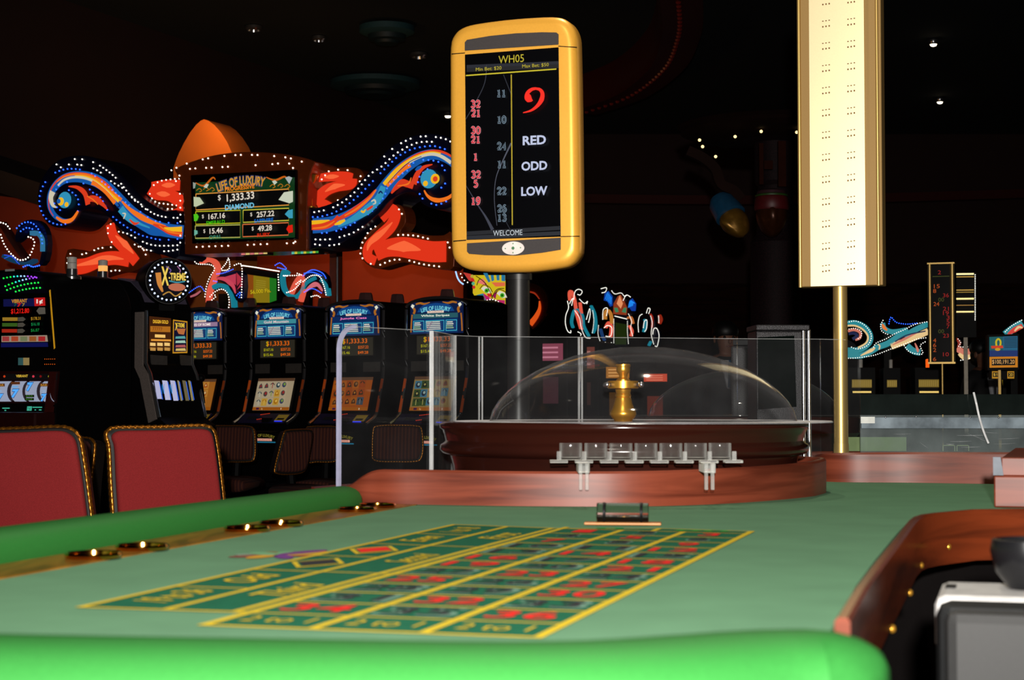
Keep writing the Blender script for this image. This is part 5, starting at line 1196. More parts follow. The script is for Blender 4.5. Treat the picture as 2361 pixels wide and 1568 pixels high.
# ------------------------------------------------------------------ small lit toppers
def topper(pl, name, label, solids, prints, strings, cat='lit topper', group=None, extra=None, th=.05, backing=None, posts=True):
    """solids: (path px, width, material) thick lit bands; prints: (path, width, material) thin; strings: (path, step px, material, radius px)"""
    t = thing(name, label, cat, pl.loc, pl.rot, group); k_ = pl.d / F
    if backing:
        q = MB(); q.prism(pl.many(sm2(backing, 2, True)), .0, th); q.build('back_panel', NAVY, t)
    for pth, wd, m in solids:
        S = pl.many(sm2(pth, 4)); q = MB()
        q.sweep([Vector((a, 0, b)) for a, b in S], [(-wd * k_ / 2, -th * .3), (wd * k_ / 2, -th * .3), (wd * k_ / 2, th * .7), (-wd * k_ / 2, th * .7)], up=(0, 1, 0)); q.build('lit_scroll', m, t)
    if prints:
        cv = Canvas(pl, .002, -th * .3 - .004)
        for pth, wd, m in prints:
            if wd is None: cv.poly(pth, m, True)
            else: cv.stroke(pth, wd, m, True)
        cv.build('printed_art', t)
    if posts:
        xs_ = [p[0] for a_ in solids for p in a_[0]] + [p[0] for p in (backing or [])] + [p[0] for a_ in strings for p in a_[0]]; ys_ = [p[1] for a_ in solids for p in a_[0]] + [p[1] for p in (backing or [])] + [p[1] for a_ in strings for p in a_[0]]
        c_x = pl.at((min(xs_) + max(xs_)) / 2, 800)[0]; c_z = pl.at(1200, (min(ys_) + max(ys_)) / 2)[1]
        q = MB(); q.box((c_x - .03, th + .0, -pl.loc.z), (c_x + .03, th + .06, c_z)); q.build('support_post', BLACK, t)
    for pth, step, m, r in strings:
        P = along(pl.many(sm2(pth, 4)), step * k_); bulb_string(t, P, -th * .3 - .012, m, r * k_)
    return t
CORAL = glow((232, 92, 70), .9); TEALG = glow((20, 130, 150), .8); RED2 = glow((214, 66, 30), .85)
L1 = Plane(60, 575, 11.6, -25)
topper(L1, 'scroll_topper', 'blue and teal scroll topper at the left edge above the rainbow machine', [([(8, 590), (30, 602), (60, 608), (80, 600)], 7, glow((16, 60, 90), .8)), ([(72, 538), (88, 538), (99, 552), (100, 580)], 10, glow((50, 120, 160), .8)), ([(4, 515), (20, 540), (40, 570), (60, 600)], 12, mat('dark_rust_scroll', (60, 16, 10), .4))],
        [([(10, 596), (30, 590), (40, 606)], 2.2, glow((40, 90, 220), .9)), ([(10, 588), (28, 592), (46, 610)], 2, glow((40, 80, 230), 1.0))],
        [([(45, 527), (58, 516), (72, 513), (86, 519), (96, 532), (102, 548), (104, 565)], 9, BLUE_B, 2), ([(54, 534), (68, 526), (84, 530)], 9, BLUE_B, 2), ([(8, 542), (14, 560), (24, 577), (36, 590), (50, 600), (66, 598), (76, 588), (82, 574), (86, 560), (80, 550), (66, 546)], 8, WHITE_B, 2), ([(8, 514), (20, 518), (30, 530)], 8, WHITE_B, 2), ([(60, 616), (72, 612), (82, 616), (100, 612)], 6, BLUE_B, 2)],
        backing=[(35, 560), (40, 525), (60, 508), (85, 508), (103, 525), (110, 560), (104, 600), (90, 612), (96, 580), (92, 550), (75, 535), (55, 545)])
M1 = Plane(500, 655, 14.7, -25)
topper(M1, 'scroll_topper', 'coral, blue and teal scroll topper below the jackpot sign, left of the small screen', [(mp_(c5, [(230, 90), (290, 70), (350, 90), (375, 150), (340, 250), (310, 340), (300, 440)]), 10, CORAL), (mp_(c5, [(340, 310), (390, 290), (450, 310), (505, 380), (520, 480)]), 9, TEALG)],
        [(mp_(c5, [(370, 230), (450, 240), (510, 290), (535, 360)]), (4, 14, 3), glow((206, 70, 90), .9)), (mp_(c5, [(440, 220), (540, 190), (540, 290), (480, 240)]), None, glow((196, 60, 84), .9)), (mp_(c5, [(545, 180), (600, 240), (550, 300)]), None, glow((190, 50, 70), .8)), (mp_(c5, [(590, 260), (550, 330), (600, 290)]), None, glow((190, 60, 80), .8)), (mp_(c5, [(150, 390), (200, 370), (240, 340)]), (4, 6, 4), glow((190, 100, 110), .8))],
        [(mp_(c5, [(200, 90), (230, 110), (330, 115), (370, 150), (330, 220), (300, 300), (285, 400)]), 6, WHITE_B, 1.5), (mp_(c5, [(330, 390), (370, 350), (430, 325), (480, 360), (495, 430), (490, 490)]), 6, WHITE_B, 1.5), (mp_(c5, [(330, 430), (380, 390), (360, 370)]), 6, WHITE_B, 1.5), (mp_(c5, [(390, 195), (450, 185), (540, 150)]), 4.5, BLUE_B, 1.4), (mp_(c5, [(360, 255), (400, 265)]), 5, BLUE_B, 1.4), (mp_(c5, [(150, 355), (240, 300), (280, 340)]), 5, BLUE_B, 1.4), (mp_(c5, [(430, 150), (470, 100), (490, 60), (500, 130), (480, 160), (430, 165)]), 5, WHITE_B, 1.5), (mp_(c5, [(540, 120), (590, 105), (605, 150), (605, 250), (600, 400)]), 6, WHITE_B, 1.5), (mp_(c5, [(560, 380), (590, 350), (580, 400)]), 5, BLUE_B, 1.4)],
        backing=mp_(c5, [(370, 220), (540, 165), (610, 200), (605, 400), (540, 420), (470, 290)]))
M2_ = Plane(602, 665, 14.95, -25)
t = topper(M2_, 'prize_screen', 'small yellow green prize screen edged with white bulbs below the jackpot sign', [], [], [(mp_(c5, [(600, 122), (700, 135), (820, 155), (925, 172)]), 4, WHITE_B, 1.6), (mp_(c5, [(915, 200), (920, 280), (920, 350)]), 6, WHITE_B, 1.5)], cat='screen', posts=False)
q = MB(); q.prism(M2_.many(mp_(c5, [(600, 135), (925, 185), (925, 460), (610, 460)])), .0, .08); o = q.build('housing', BLACK, t)
cv = Canvas(M2_, .002, -.004)
for pts, c in (([(620, 195), (690, 205), (690, 440), (620, 440)], (140, 70, 10)), ([(690, 205), (830, 225), (830, 440), (690, 440)], (140, 120, 16)), ([(830, 225), (890, 235), (890, 420), (830, 440)], (30, 120, 30))): cv.poly(mp_(c5, pts), glow(c, .8), True)
for i in range(5): cv.poly(mp_(c5, [(715, 245 + i * 18), (800, 255 + i * 18), (800, 262 + i * 18), (715, 252 + i * 18)]), glow((170, 150, 40), .7), True)
cv.text('56,000 Fls.', *c5((760, 345)), 11, glow((196, 170, 20), .95), 56, True, bold=.03, arot=.05, outline=glow((60, 50, 8), .6), ow=.05)
cv.build('screen_print', o)
M3_ = Plane(705, 660, 14.75, -25)
topper(M3_, 'scroll_topper', 'teal and coral scroll topper below the jackpot sign, right of the small screen', [(mp_(c5, [(985, 190), (950, 170), (935, 230), (950, 320), (990, 370), (1050, 390), (1100, 350), (1150, 270), (1230, 225)]), 8, TEALG), (mp_(c5, [(1010, 360), (1050, 270), (1100, 210), (1125, 260), (1110, 360), (1090, 430)]), 8, CORAL), (mp_(c5, [(1270, 240), (1315, 290), (1330, 380)]), 8, TEALG)],
        [(mp_(c5, [(1140, 340), (1190, 295), (1240, 285), (1285, 340)]), (6, 12, 4), glow((216, 110, 120), .9))],
        [(mp_(c5, [(890, 120), (930, 100), (970, 130), (985, 155), (910, 140)]), 4.5, BLUE_B, 1.4), (mp_(c5, [(1130, 210), (1180, 170), (1230, 160), (1300, 190), (1330, 240)]), 4, BLUE_B, 1.4), (mp_(c5, [(1140, 190), (1210, 180), (1290, 210)]), 4, BLUE_B, 1.4), (mp_(c5, [(1140, 350), (1210, 320), (1290, 360)]), 4.5, BLUE_B, 1.4), (mp_(c5, [(970, 400), (1010, 420), (1060, 410)]), 4, BLUE_B, 1.4),
         (mp_(c5, [(990, 355), (1050, 330), (1100, 280), (1110, 250), (1060, 290)]), 5, WHITE_B, 1.5), (mp_(c5, [(1130, 260), (1200, 210), (1270, 215), (1310, 300), (1330, 390)]), 5, WHITE_B, 1.5), (mp_(c5, [(1080, 190), (1110, 205), (960, 210), (995, 212)]), 6, WHITE_B, 1.5), (mp_(c5, [(1200, 390), (1250, 380), (1290, 410)]), 5, WHITE_B, 1.5)],
        backing=mp_(c5, [(1120, 220), (1180, 165), (1250, 160), (1320, 210), (1335, 330), (1300, 370), (1240, 300), (1150, 350)]))
# painted eye topper behind the black pole
MK = Plane(1140, 670, 13.6, -12)
g2 = lambda c: glow(c, .9)
t = topper(MK, 'painted_topper', 'bright painted topper with two green eyes behind the black display pole', [], [], [(mp_(c12, [(20, 310), (60, 312), (110, 300), (150, 290), (200, 310), (240, 335), (270, 345)]), 7, WHITE_B, 1.6), ([(1064, 632), (1070, 645), (1086, 655)], 9, WHITE_B, 1.6)], posts=False)
q = MB(); q.prism(MK.many([(1066, 628), (1190, 628), (1215, 640), (1218, 690), (1195, 702), (1160, 706), (1140, 690), (1120, 698), (1096, 692), (1090, 670), (1084, 650)]), .0, .16); o = q.build('panel', NAVY, t)
cv = Canvas(MK, .002, -.004)
for pts, c in ((mp_(c12, [(-40, 60), (270, 60), (270, 340), (150, 285), (0, 300), (-40, 230)]), (214, 190, 30)), ([(1068, 628), (1086, 632), (1096, 650), (1082, 648)], (200, 60, 50)), (mp_(c12, [(60, 40), (100, 40), (130, 120), (110, 130)]), (40, 120, 160)), (mp_(c12, [(130, 60), (160, 60), (165, 110), (140, 120)]), (40, 120, 160)), (mp_(c12, [(185, 60), (215, 60), (215, 110), (190, 110)]), (40, 120, 160)), (mp_(c12, [(235, 60), (270, 60), (270, 120), (235, 115)]), (40, 120, 160)), (mp_(c12, [(0, 130), (60, 90), (110, 170), (60, 150)]), (236, 120, 110)), (mp_(c12, [(140, 130), (270, 130), (270, 165), (180, 170)]), (230, 110, 70)),
               (mp_(c12, [(0, 250), (60, 235), (110, 300), (0, 300)]), (40, 130, 150)), (mp_(c12, [(60, 230), (120, 270), (150, 290), (90, 300)]), (190, 30, 110)), (mp_(c12, [(150, 260), (200, 200), (180, 290)]), (150, 30, 80)), (mp_(c12, [(190, 295), (270, 300), (270, 340), (220, 330)]), (190, 40, 100)), (mp_(c12, [(100, 235), (150, 240), (140, 270), (110, 265)]), (216, 40, 30))): cv.poly(pts, g2(c), True)
for x, y in ((95, 205), (245, 250)):
    cv.poly(mp_(c12, [(x - 50, y - 15), (x - 20, y - 40), (x + 30, y - 20), (x + 50, y + 25), (x, y + 30)]), g2((226, 222, 200)), True); cv.disc(*MK.at(*c12((x + 5, y + 5))), .018, g2((60, 170, 30))); cv.disc(*MK.at(*c12((x + 5, y + 5))), .007, g2((10, 20, 10)))
    cv.stroke(mp_(c12, [(x - 60, y - 10), (x - 25, y - 50), (x + 30, y - 30), (x + 60, y + 20)]), 1.6, glow((10, 8, 10), .3), True)
for pth in ([(0, 70), (80, 130), (140, 230), (160, 290)], [(150, 280), (200, 200), (270, 190)], [(10, 160), (40, 100), (100, 150)]): cv.stroke(mp_(c12, pth), 1.8, glow((10, 8, 10), .3), True)
for i, c in enumerate(((190, 170, 60), (200, 40, 40), (90, 180, 140), (200, 50, 40), (220, 180, 40))): cv.disc(*MK.at(1092 + i * 1.5, 638 + i * 8.5), .013, g2(c))
cv.build('painted_face', o)
q = MB(); q.tube([Vector((a, -.02, b)) for a, b in MK.many(sm2([(1052, 626), (1056, 640), (1062, 650), (1070, 656)], 4))], .006, None, 6); q.build('neon_tube', glow((150, 190, 255), 1.6), t, True)
q = MB(); q.sweep([Vector((a, .02, b)) for a, b in MK.many(sm2([(1205, 664), (1228, 664), (1246, 676), (1254, 696), (1250, 718), (1236, 738), (1222, 752)], 4))], [(-.035, -.03), (.035, -.03), (.035, .05), (-.035, .05)], up=(0, 1, 0)); q.build('bronze_scroll', BRONZE, t)
cv = Canvas(MK, .002, -.02); cv.stroke([(1222, 748), (1236, 730), (1244, 712), (1244, 694)], (14, 10, 3), glow((226, 84, 24), .9), True); cv.stroke([(1212, 672), (1232, 676), (1244, 690)], (3, 4, 2), glow((170, 50, 24), .7), True); cv.build('lit_scroll', t)
# far toppers seen above the dome
FT = Plane(1340, 730, 21, -30); FA = {'group': 'lit toppers far behind the roulette wheel'}
SP_ = glow((255, 252, 240), 1.6, False)
topper(FT, 'scroll_topper', 'leftmost far scroll topper with a coral ribbon above the dome', [(mp_(c12, [(880, 300), (875, 230), (895, 215), (925, 300), (945, 430), (985, 570)]), 4.5, CORAL), (mp_(c12, [(975, 320), (990, 430), (1005, 520), (990, 575)]), 4, CORAL), (mp_(c12, [(910, 560), (895, 500), (920, 400), (960, 390), (1000, 450), (1010, 540), (1060, 640)]), 4, TEALG), (mp_(c12, [(1080, 350), (1115, 430), (1125, 540), (1100, 610)]), 4, TEALG)], [],
        [(mp_(c12, [(930, 290), (940, 220), (975, 195), (1010, 215), (990, 250), (960, 240)]), 2.6, SP_, 1.1), (mp_(c12, [(870, 310), (880, 370), (855, 440), (850, 520), (870, 590), (900, 610), (900, 580)]), 2.4, SP_, 1.1), (mp_(c12, [(890, 330), (920, 280), (910, 350)]), 2.6, SP_, 1.1), (mp_(c12, [(985, 290), (1030, 330), (1060, 310), (1050, 340)]), 2.6, SP_, 1.1), (mp_(c12, [(1050, 480), (1080, 380), (1085, 440), (1070, 510)]), 2.6, SP_, 1.1), (mp_(c12, [(940, 400), (985, 470), (1000, 560), (1040, 650), (1090, 660)]), 3, SP_, 1.1), (mp_(c12, [(1110, 400), (1120, 500), (1105, 620)]), 3.4, SP_, 1.0), (mp_(c12, [(970, 600), (1000, 620), (990, 640)]), 2.6, SP_, 1.1)], **FA)
FT2 = Plane(1430, 730, 20.5, -30)
NB = glow((30, 140, 240), 1.2)
t = topper(FT2, 'mask_topper', 'far topper with blue fans and orange crest over a dark green screen, above the dome', [(mp_(c12, [(1215, 480), (1220, 410), (1245, 395), (1270, 440), (1280, 520)]), 5, glow((200, 130, 50), .8)), (mp_(c12, [(1220, 560), (1250, 510), (1275, 560), (1265, 650)]), 5, CORAL), (mp_(c12, [(1430, 470), (1460, 460), (1480, 520)]), 4, glow((200, 110, 50), .8)), (mp_(c12, [(1445, 540), (1470, 590), (1460, 640)]), 4, CORAL), (mp_(c12, [(1170, 570), (1190, 640), (1210, 680)]), 4, glow((20, 60, 110), .8))],
        [(mp_(c12, [(1215, 230), (1250, 210), (1290, 260), (1290, 350), (1265, 360), (1240, 310), (1205, 300)]), None, glow((14, 60, 160), .9)), (mp_(c12, [(1440, 350), (1450, 300), (1480, 280), (1515, 330), (1510, 400), (1470, 400)]), None, glow((14, 60, 160), .9)), (mp_(c12, [(1295, 430), (1300, 330), (1340, 260), (1370, 245), (1400, 300), (1430, 370), (1425, 440)]), None, glow((150, 60, 30), .8)), (mp_(c12, [(1330, 330), (1360, 250), (1390, 330), (1370, 380)]), None, glow((236, 150, 100), .9)), (mp_(c12, [(1305, 370), (1340, 370), (1350, 410), (1320, 415)]), None, glow((60, 130, 90), .9)), (mp_(c12, [(1380, 410), (1400, 370), (1425, 370), (1420, 420)]), None, glow((60, 130, 90), .9)), (mp_(c12, [(1320, 470), (1430, 490), (1425, 720), (1318, 720)]), None, glow((30, 44, 10), .8)), (mp_(c12, [(1320, 470), (1430, 490), (1430, 530), (1320, 510)]), None, glow((8, 8, 8), .4))] +
        [(mp_(c12, [(1225 + i * 14, 290 + i * 12), (1245 + i * 10, 235 + i * 10), (1255 + i * 8, 225 + i * 14)]), 1.6, NB) for i in range(5)] + [(mp_(c12, [(1450 + i * 10, 370 - i * 4), (1460 + i * 10, 320), (1480 + i * 8, 300 + i * 8)]), 1.6, NB) for i in range(5)],
        [(mp_(c12, [(1190, 190), (1240, 180), (1230, 220), (1190, 230)]), 2.6, SP_, 1.1), (mp_(c12, [(1290, 210), (1320, 240), (1380, 230), (1410, 260), (1440, 245)]), 3, SP_, 1.1), (mp_(c12, [(1400, 300), (1430, 250), (1470, 270)]), 2.6, SP_, 1.1), (mp_(c12, [(1205, 480), (1210, 390), (1250, 375), (1240, 450)]), 2.6, SP_, 1.1), (mp_(c12, [(1320, 450), (1380, 465), (1440, 480)]), 2.4, SP_, 1.1), (mp_(c12, [(1310, 480), (1310, 600), (1310, 720)]), 3.4, SP_, 1.0), (mp_(c12, [(1440, 500), (1440, 600), (1450, 720)]), 3.4, SP_, 1.0), (mp_(c12, [(1220, 560), (1250, 540), (1290, 560), (1280, 640), (1230, 640)]), 2.6, SP_, 1.1), (mp_(c12, [(1165, 540), (1160, 620), (1180, 690)]), 3, SP_, 1.0), (mp_(c12, [(1230, 700), (1260, 720), (1290, 700)]), 2.6, SP_, 1.1), (mp_(c12, [(1450, 430), (1480, 500), (1470, 560), (1490, 640)]), 2.8, SP_, 1.0)],
        backing=mp_(c12, [(1210, 240), (1290, 260), (1440, 300), (1515, 330), (1500, 420), (1440, 470), (1440, 720), (1310, 720), (1300, 430), (1230, 330)]), **FA)
FT3 = Plane(1505, 750, 21.5, -30)
topper(FT3, 'scroll_topper', 'rightmost far scroll topper, narrow and mostly white bulbs, above the dome', [(mp_(c12, [(1590, 480), (1600, 520), (1580, 600)]), 4, TEALG), (mp_(c12, [(1650, 430), (1670, 470), (1665, 560)]), 4, glow((170, 40, 20), .8)), (mp_(c12, [(1730, 440), (1745, 480), (1730, 520)]), 6, glow((150, 40, 20), .8)), (mp_(c12, [(1630, 730), (1650, 690)]), 4, TEALG)], [],
        [(mp_(c12, [(1620, 420), (1635, 375), (1655, 385), (1640, 430)]), 2.6, SP_, 1.1), (mp_(c12, [(1545, 600), (1540, 520), (1555, 450), (1585, 430)]), 2.8, SP_, 1.1), (mp_(c12, [(1590, 560), (1600, 500), (1625, 490), (1620, 570), (1600, 600)]), 2.8, SP_, 1.1), (mp_(c12, [(1660, 450), (1675, 520), (1665, 620), (1690, 720)]), 3, SP_, 1.1), (mp_(c12, [(1680, 620), (1690, 570), (1720, 570), (1740, 640), (1720, 740), (1700, 730)]), 2.6, SP_, 1.1), (mp_(c12, [(1735, 450), (1738, 520)]), 3, SP_, 1.1)],
        backing=mp_(c12, [(1640, 440), (1680, 440), (1700, 560), (1740, 600), (1730, 730), (1690, 740), (1660, 600)]), **FA)
# machines under those toppers
for px, d, y0, y1, c, lab in ((1272, 17, 792, 832, (150, 70, 90), 'far slot machine with pinkish round lit screen seen through the acrylic'), (1345, 20, 800, 850, (120, 60, 50), 'far slot machine with reddish screen behind the dome, under the leftmost far topper'), (1425, 19.5, 846, 872, (190, 120, 40), 'far slot machine with amber screen left of the brass turret top'), (1512, 19, 862, 880, (226, 80, 50), 'far slot machine with bright red strip right of the brass turret')):
    P_ = Plane(px, 900, d, -25); P_ = Plane(0, 0, 0, -25, loc=(P_.loc.x, P_.loc.y, 0))
    t = thing('slot_machine', lab, 'slot machine', P_.loc, P_.rot, group='far machines behind the wheel')
    a, b = P_.at(px - 26, y1), P_.at(px + 26, y0)
    q = MB(); q.box((a[0] - .05, 0, 0), (b[0] + .05, .5, b[1] + .06)); q.build('cabinet', BLACK, t, bevel=.01)
    q = MB(); q.box((a[0], -.02, a[1]), (b[0], .0, b[1])); o = q.build('screen', glow(c, .7), t)
    cv = Canvas(P_, .002, -.024)
    for i in range(3): cv.rect(a[0] + .03, a[1] + (b[1] - a[1]) * (.15 + i * .28), b[0] - .04, a[1] + (b[1] - a[1]) * (.25 + i * .28), glow(tuple(min(255, v + 60) for v in c), .8))
    cv.build('screen_print', o)
    q = MB(); q.box((a[0] + .05, -.05, a[1] - .42), (b[0] - .05, .0, a[1] - .16)); q.build('lower_screen', glow(tuple(v * .45 for v in c), .6), t)
# sliver of a lit machine between the last jackpot machine and the pole
SL = Plane(1158, 780, 14.3, -15); SL = Plane(0, 0, 0, -15, loc=(SL.loc.x, SL.loc.y, 0))
t = thing('slot_machine', 'narrow lit slice of a slot machine just left of the black display pole', 'slot machine', SL.loc, SL.rot)
q = MB(); a, b = SL.at(1148, 985), SL.at(1190, 705); q.box((a[0] - .03, .0, 0), (b[0] + .1, .5, b[1])); q.build('cabinet', BLACK, t)
cv = Canvas(SL, .002, -.003)
for y0, y1, c in ((710, 722, (226, 130, 60)), (740, 775, (200, 150, 110)), (790, 800, (190, 30, 70)), (815, 830, (190, 120, 50)), (830, 856, (150, 90, 130)), (893, 918, (180, 180, 220))): cv.poly([(1155, y0), (1182, y0), (1182, y1), (1155, y1)], glow(c, .8), True)
cv.text('X', *(1163, 757), 22, glow((236, 210, 120), .9), 8, True); cv.build('lit_glass', t)
# ------------------------------------------------------------------ chairs
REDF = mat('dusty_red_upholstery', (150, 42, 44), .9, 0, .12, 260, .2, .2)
BRAID = mat('antique_gold_braid', (170, 106, 30), .3, .8, .5, 160)
def stripes(name, a, b, sc):
    if name in _m: return _m[name]
    m = bpy.data.materials.new(name); m.use_nodes = True; nt = m.node_tree; bs = nt.nodes['Principled BSDF']; bs.inputs['Roughness'].default_value = .9
    tc = nt.nodes.new('ShaderNodeTexCoord'); wv = nt.nodes.new('ShaderNodeTexWave'); wv.wave_type = 'BANDS'; wv.bands_direction = 'X'; wv.inputs['Scale'].default_value = sc; wv.inputs['Distortion'].default_value = .4
    r = nt.nodes.new('ShaderNodeValToRGB'); r.color_ramp.elements[0].color = lin(a); r.color_ramp.elements[1].color = lin(b); r.color_ramp.elements[0].position = .55
    nt.links.new(tc.outputs['Object'], wv.inputs['Vector']); nt.links.new(wv.outputs['Fac'], r.inputs['Fac']); nt.links.new(r.outputs['Color'], bs.inputs['Base Color']); _m[name] = m; return m
STRF = stripes('brown_striped_upholstery', (60, 20, 16), (96, 46, 26), 14)
def chair(pl, px_out, label, fabric, group=None, braid_r=.0105, name='casino_chair', lean=8, side=1):
    """px_out: outline of the backrest in the photograph, foot level taken from the floor"""
    pl = Plane(0, 0, 0, math.degrees(pl.rot[2]), -lean, loc=pl.loc)
    t = thing(name, label, 'chair', (pl.loc.x, pl.loc.y, 0), (0, 0, pl.rot[2]), group)
    lz_ = pl.loc.z
    back = sm2(pl.many(px_out), 4, True)
    e = bpy.data.objects.new('backrest', bpy.data.meshes.new('backrest')); bpy.data.meshes.remove(e.data) if False else None
    q = MB(); q.prism(back, .0, .08); bk = q.build('backrest', mat('black_chair_shell', (20, 14, 12), .5), t, bevel=.012, loc=(0, 0, lz_), rot=(radians(-lean), 0, 0))
    cx_ = sum(p[0] for p in back) / len(back); cz_ = sum(p[1] for p in back) / len(back)
    pad_ = [(cx_ + (x - cx_) * .93, cz_ + (z - cz_) * .93) for x, z in back]
    q = MB(); q.rounded(pad_, -.02, .01, .018, None, 4); q.build('back_cushion', fabric, bk, True, angle=60)
    n = 220; L = [Vector((x, .012, z)) for x, z in back]; L.append(L[0])
    tot = sum((b - a).length for a, b in zip(L, L[1:])); P = along([(p.x, p.z) for p in L], max(.006, tot / n))
    sc_ = [1 + .14 * sin(i * 2.1) for i in range(len(P))]
    q = MB(); q.tube([(x, .014, z) for x, z in P], braid_r, None, 8, scales=sc_, closed=True, up=(0, 1, 0)); q.build('gold_braid', BRAID, bk, True, angle=80)
    w_ = max(p[0] for p in back) - min(p[0] for p in back); mx = cx_
    q = MB(); q.rounded([(x + mx, z) for x, z in sm2([(-w_ / 2, -.04), (w_ / 2, -.04), (w_ / 2, .04), (-w_ / 2, .04)], 3, True)], -.45, .04, .03); q.build('seat', fabric, t, True, loc=(0, 0, .46), angle=60)
    q = MB(); q.tube([(mx, .03, .47), (mx, .06, lz_ + min(p[1] for p in back) + .05)], .03, None, 8); q.build('back_support', BLACK, t)
    q = MB(); q.lathe([(.03, .02), (.03, .43)], 14, (mx, -.2, 0)); q.build('pedestal', CHROME, t, True); q = MB(); q.lathe([(.24, 0), (.24, .015), (.06, .04), (.03, .05)], 28, (mx, -.2, 0)); q.build('base', BLACK, t, True)
    return t
chair(Plane(385, 1090, 6.2, 27), [(254, 1030), (247, 1003), (256, 990), (280, 986), (370, 985), (440, 982), (478, 983), (495, 995), (503, 1030), (512, 1100), (522, 1200), (524, 1260), (400, 1275), (268, 1268), (264, 1200), (258, 1110)], 'red chair with gold braided edge, the one fully in view behind the green rail', REDF, 'red chairs behind the rail')
chair(Plane(90, 1100, 5.9, -4), [(-70, 1000), (-40, 992), (60, 988), (130, 985), (160, 990), (180, 1010), (190, 1060), (200, 1130), (212, 1230), (214, 1285), (60, 1290), (-80, 1290)], 'red chair with gold braided edge cut off by the left edge', REDF, 'red chairs behind the rail')
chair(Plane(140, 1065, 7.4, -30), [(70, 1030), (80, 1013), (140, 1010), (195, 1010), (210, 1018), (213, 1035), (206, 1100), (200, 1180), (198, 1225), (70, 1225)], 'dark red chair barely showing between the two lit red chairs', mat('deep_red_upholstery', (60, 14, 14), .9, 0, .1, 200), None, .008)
DG = 'striped chairs at the jackpot machines'
chair(Plane(533, 1025, 12.0, -8), [(480, 992), (490, 983), (530, 982), (570, 983), (584, 992), (587, 1030), (585, 1055), (575, 1063), (530, 1064), (482, 1060)], 'dark striped chair just right of the fully visible red chair', STRF, DG, .007)
chair(Plane(680, 1042, 10.8, 38), [(657, 1000), (665, 993), (690, 991), (712, 991), (722, 998), (716, 1040), (708, 1078), (694, 1090), (660, 1093), (640, 1090), (636, 1082), (646, 1040)], 'dark striped chair turned sideways, leaning in front of another striped chair', STRF, DG, .007, lean=4)
chair(Plane(745, 1025, 11.6, -6), [(706, 992), (716, 984), (745, 983), (770, 984), (779, 992), (780, 1040), (776, 1058), (766, 1064), (730, 1064), (706, 1060)], 'dark striped chair left of the frosted screen edge, behind the turned one', STRF, DG, .007)
chair(Plane(916, 1021, 11.0, -6), [(860, 992), (870, 982), (915, 980), (960, 982), (971, 990), (974, 1030), (970, 1055), (958, 1063), (915, 1064), (864, 1061), (858, 1040)], 'dark striped chair seen through the acrylic left of the roulette wheel', STRF, DG, .007)

# ------------------------------------------------------------------ the next table along
nt_ = thing('gaming_table', 'neighbouring green gaming table behind the acrylic at the right', 'gaming table', (1.5, 6.6, 0))
q = MB(); q.box((-1.35, -1.1, FELT - .04), (1.6, .9, FELT)); q.build('felt_top', FELTM, nt_, bevel=.004); q = MB(); q.box((-1.3, -1.05, .0), (1.55, .85, FELT - .04)); q.build('body', BLACK, nt_)
q = MB(); q.box((-1.37, -1.13, FELT - .06), (1.62, -1.1, FELT + .05)); q.build('front_board', MAHOGD, nt_, bevel=.004)
w2 = W(1716, 940, 6.15)
w2t = thing('roulette_wheel', 'second roulette wheel on the neighbouring table, seen through the near dome', 'roulette wheel', (w2.x, w2.y, FELT))
q = MB(); q.lathe([(.34, 0), (.38, .0), (.385, .08), (.405, .1), (.398, .11), (.405, .145), (.4, .155), (.36, .15), (.27, .1), (.05, .1), (.0, .1)], 64); q.build('bowl', BOWL, w2t, True, angle=50)
w2d = thing('wheel_cover', 'second clear dome on the neighbouring wheel, its left curve seen inside the near dome', 'dome cover', (w2.x, w2.y, FELT + .158)); q = MB(); q.lathe(outer, 64, (0, 0, .001)); q.build('dome', CLEAR, w2d, True, angle=60)
# tall black framed unit and its chrome posts
SPK = mat('black_flecked_enamel', (40, 38, 40), .35, .5, .9, 420, .6)
MNP = Plane(1800, 965, 5.25, 2)
mn = thing('black_cabinet_screen', 'black flecked upright unit with a dark glass front left of the gold pole', 'cabinet', MNP.loc, MNP.rot)
a, b = MNP.at(1745, 985), MNP.at(1852, 762)
zf = FELT - MNP.loc.z + .001
q = MB(); q.box((a[0], 0, zf), (b[0], .16, b[1])); q.build('case', SPK, mn, bevel=.006)
a2, b2 = MNP.at(1743, 762), MNP.at(1866, 749)
q = MB(); q.box((a2[0], -.008, a2[1]), (b2[0], .17, b2[1])); q.build('top_cap', SPK, mn, bevel=.003)
q = MB(); q.prism(MNP.many([(1747, 778), (1831, 774), (1836, 938), (1748, 944)]), -.004, .006); q.build('glass_front', mat('dark_green_glass', (8, 14, 12), .08, 0, .1, 8, 0, .8), mn, bevel=.001)
for x0, x1 in ((1852, 1862), (1865, 1875)):
    c = MNP.at((x0 + x1) / 2, 860)[0]; r = (MNP.at(x1, 860)[0] - MNP.at(x0, 860)[0]) / 2
    q = MB(); q.lathe([(r, zf), (r, MNP.at(1860, 760)[1])], 18, (c, .03, 0)); q.build('chrome_post', CHROME, mn, True, angle=35)
gp = Plane(1708, 960, 7.6, -10); zf = FELT * 0 - gp.loc.z
gt = thing('grey_cabinet', 'grey flecked upright cabinet behind the black glass fronted unit', 'cabinet', gp.loc, gp.rot)
a, b = gp.at(1686, 960), gp.at(1745, 797); q = MB(); q.box((a[0], 0, zf), (b[0], .3, b[1])); q.build('case', mat('grey_flecked_enamel', (66, 64, 66), .6, .2, .7, 300), gt, bevel=.01)
q = MB(); q.box((a[0] + .01, -.01, b[1] + .003), (b[0] - .01, .28, b[1] + .025)); q.build('lid', DARKP, gt)
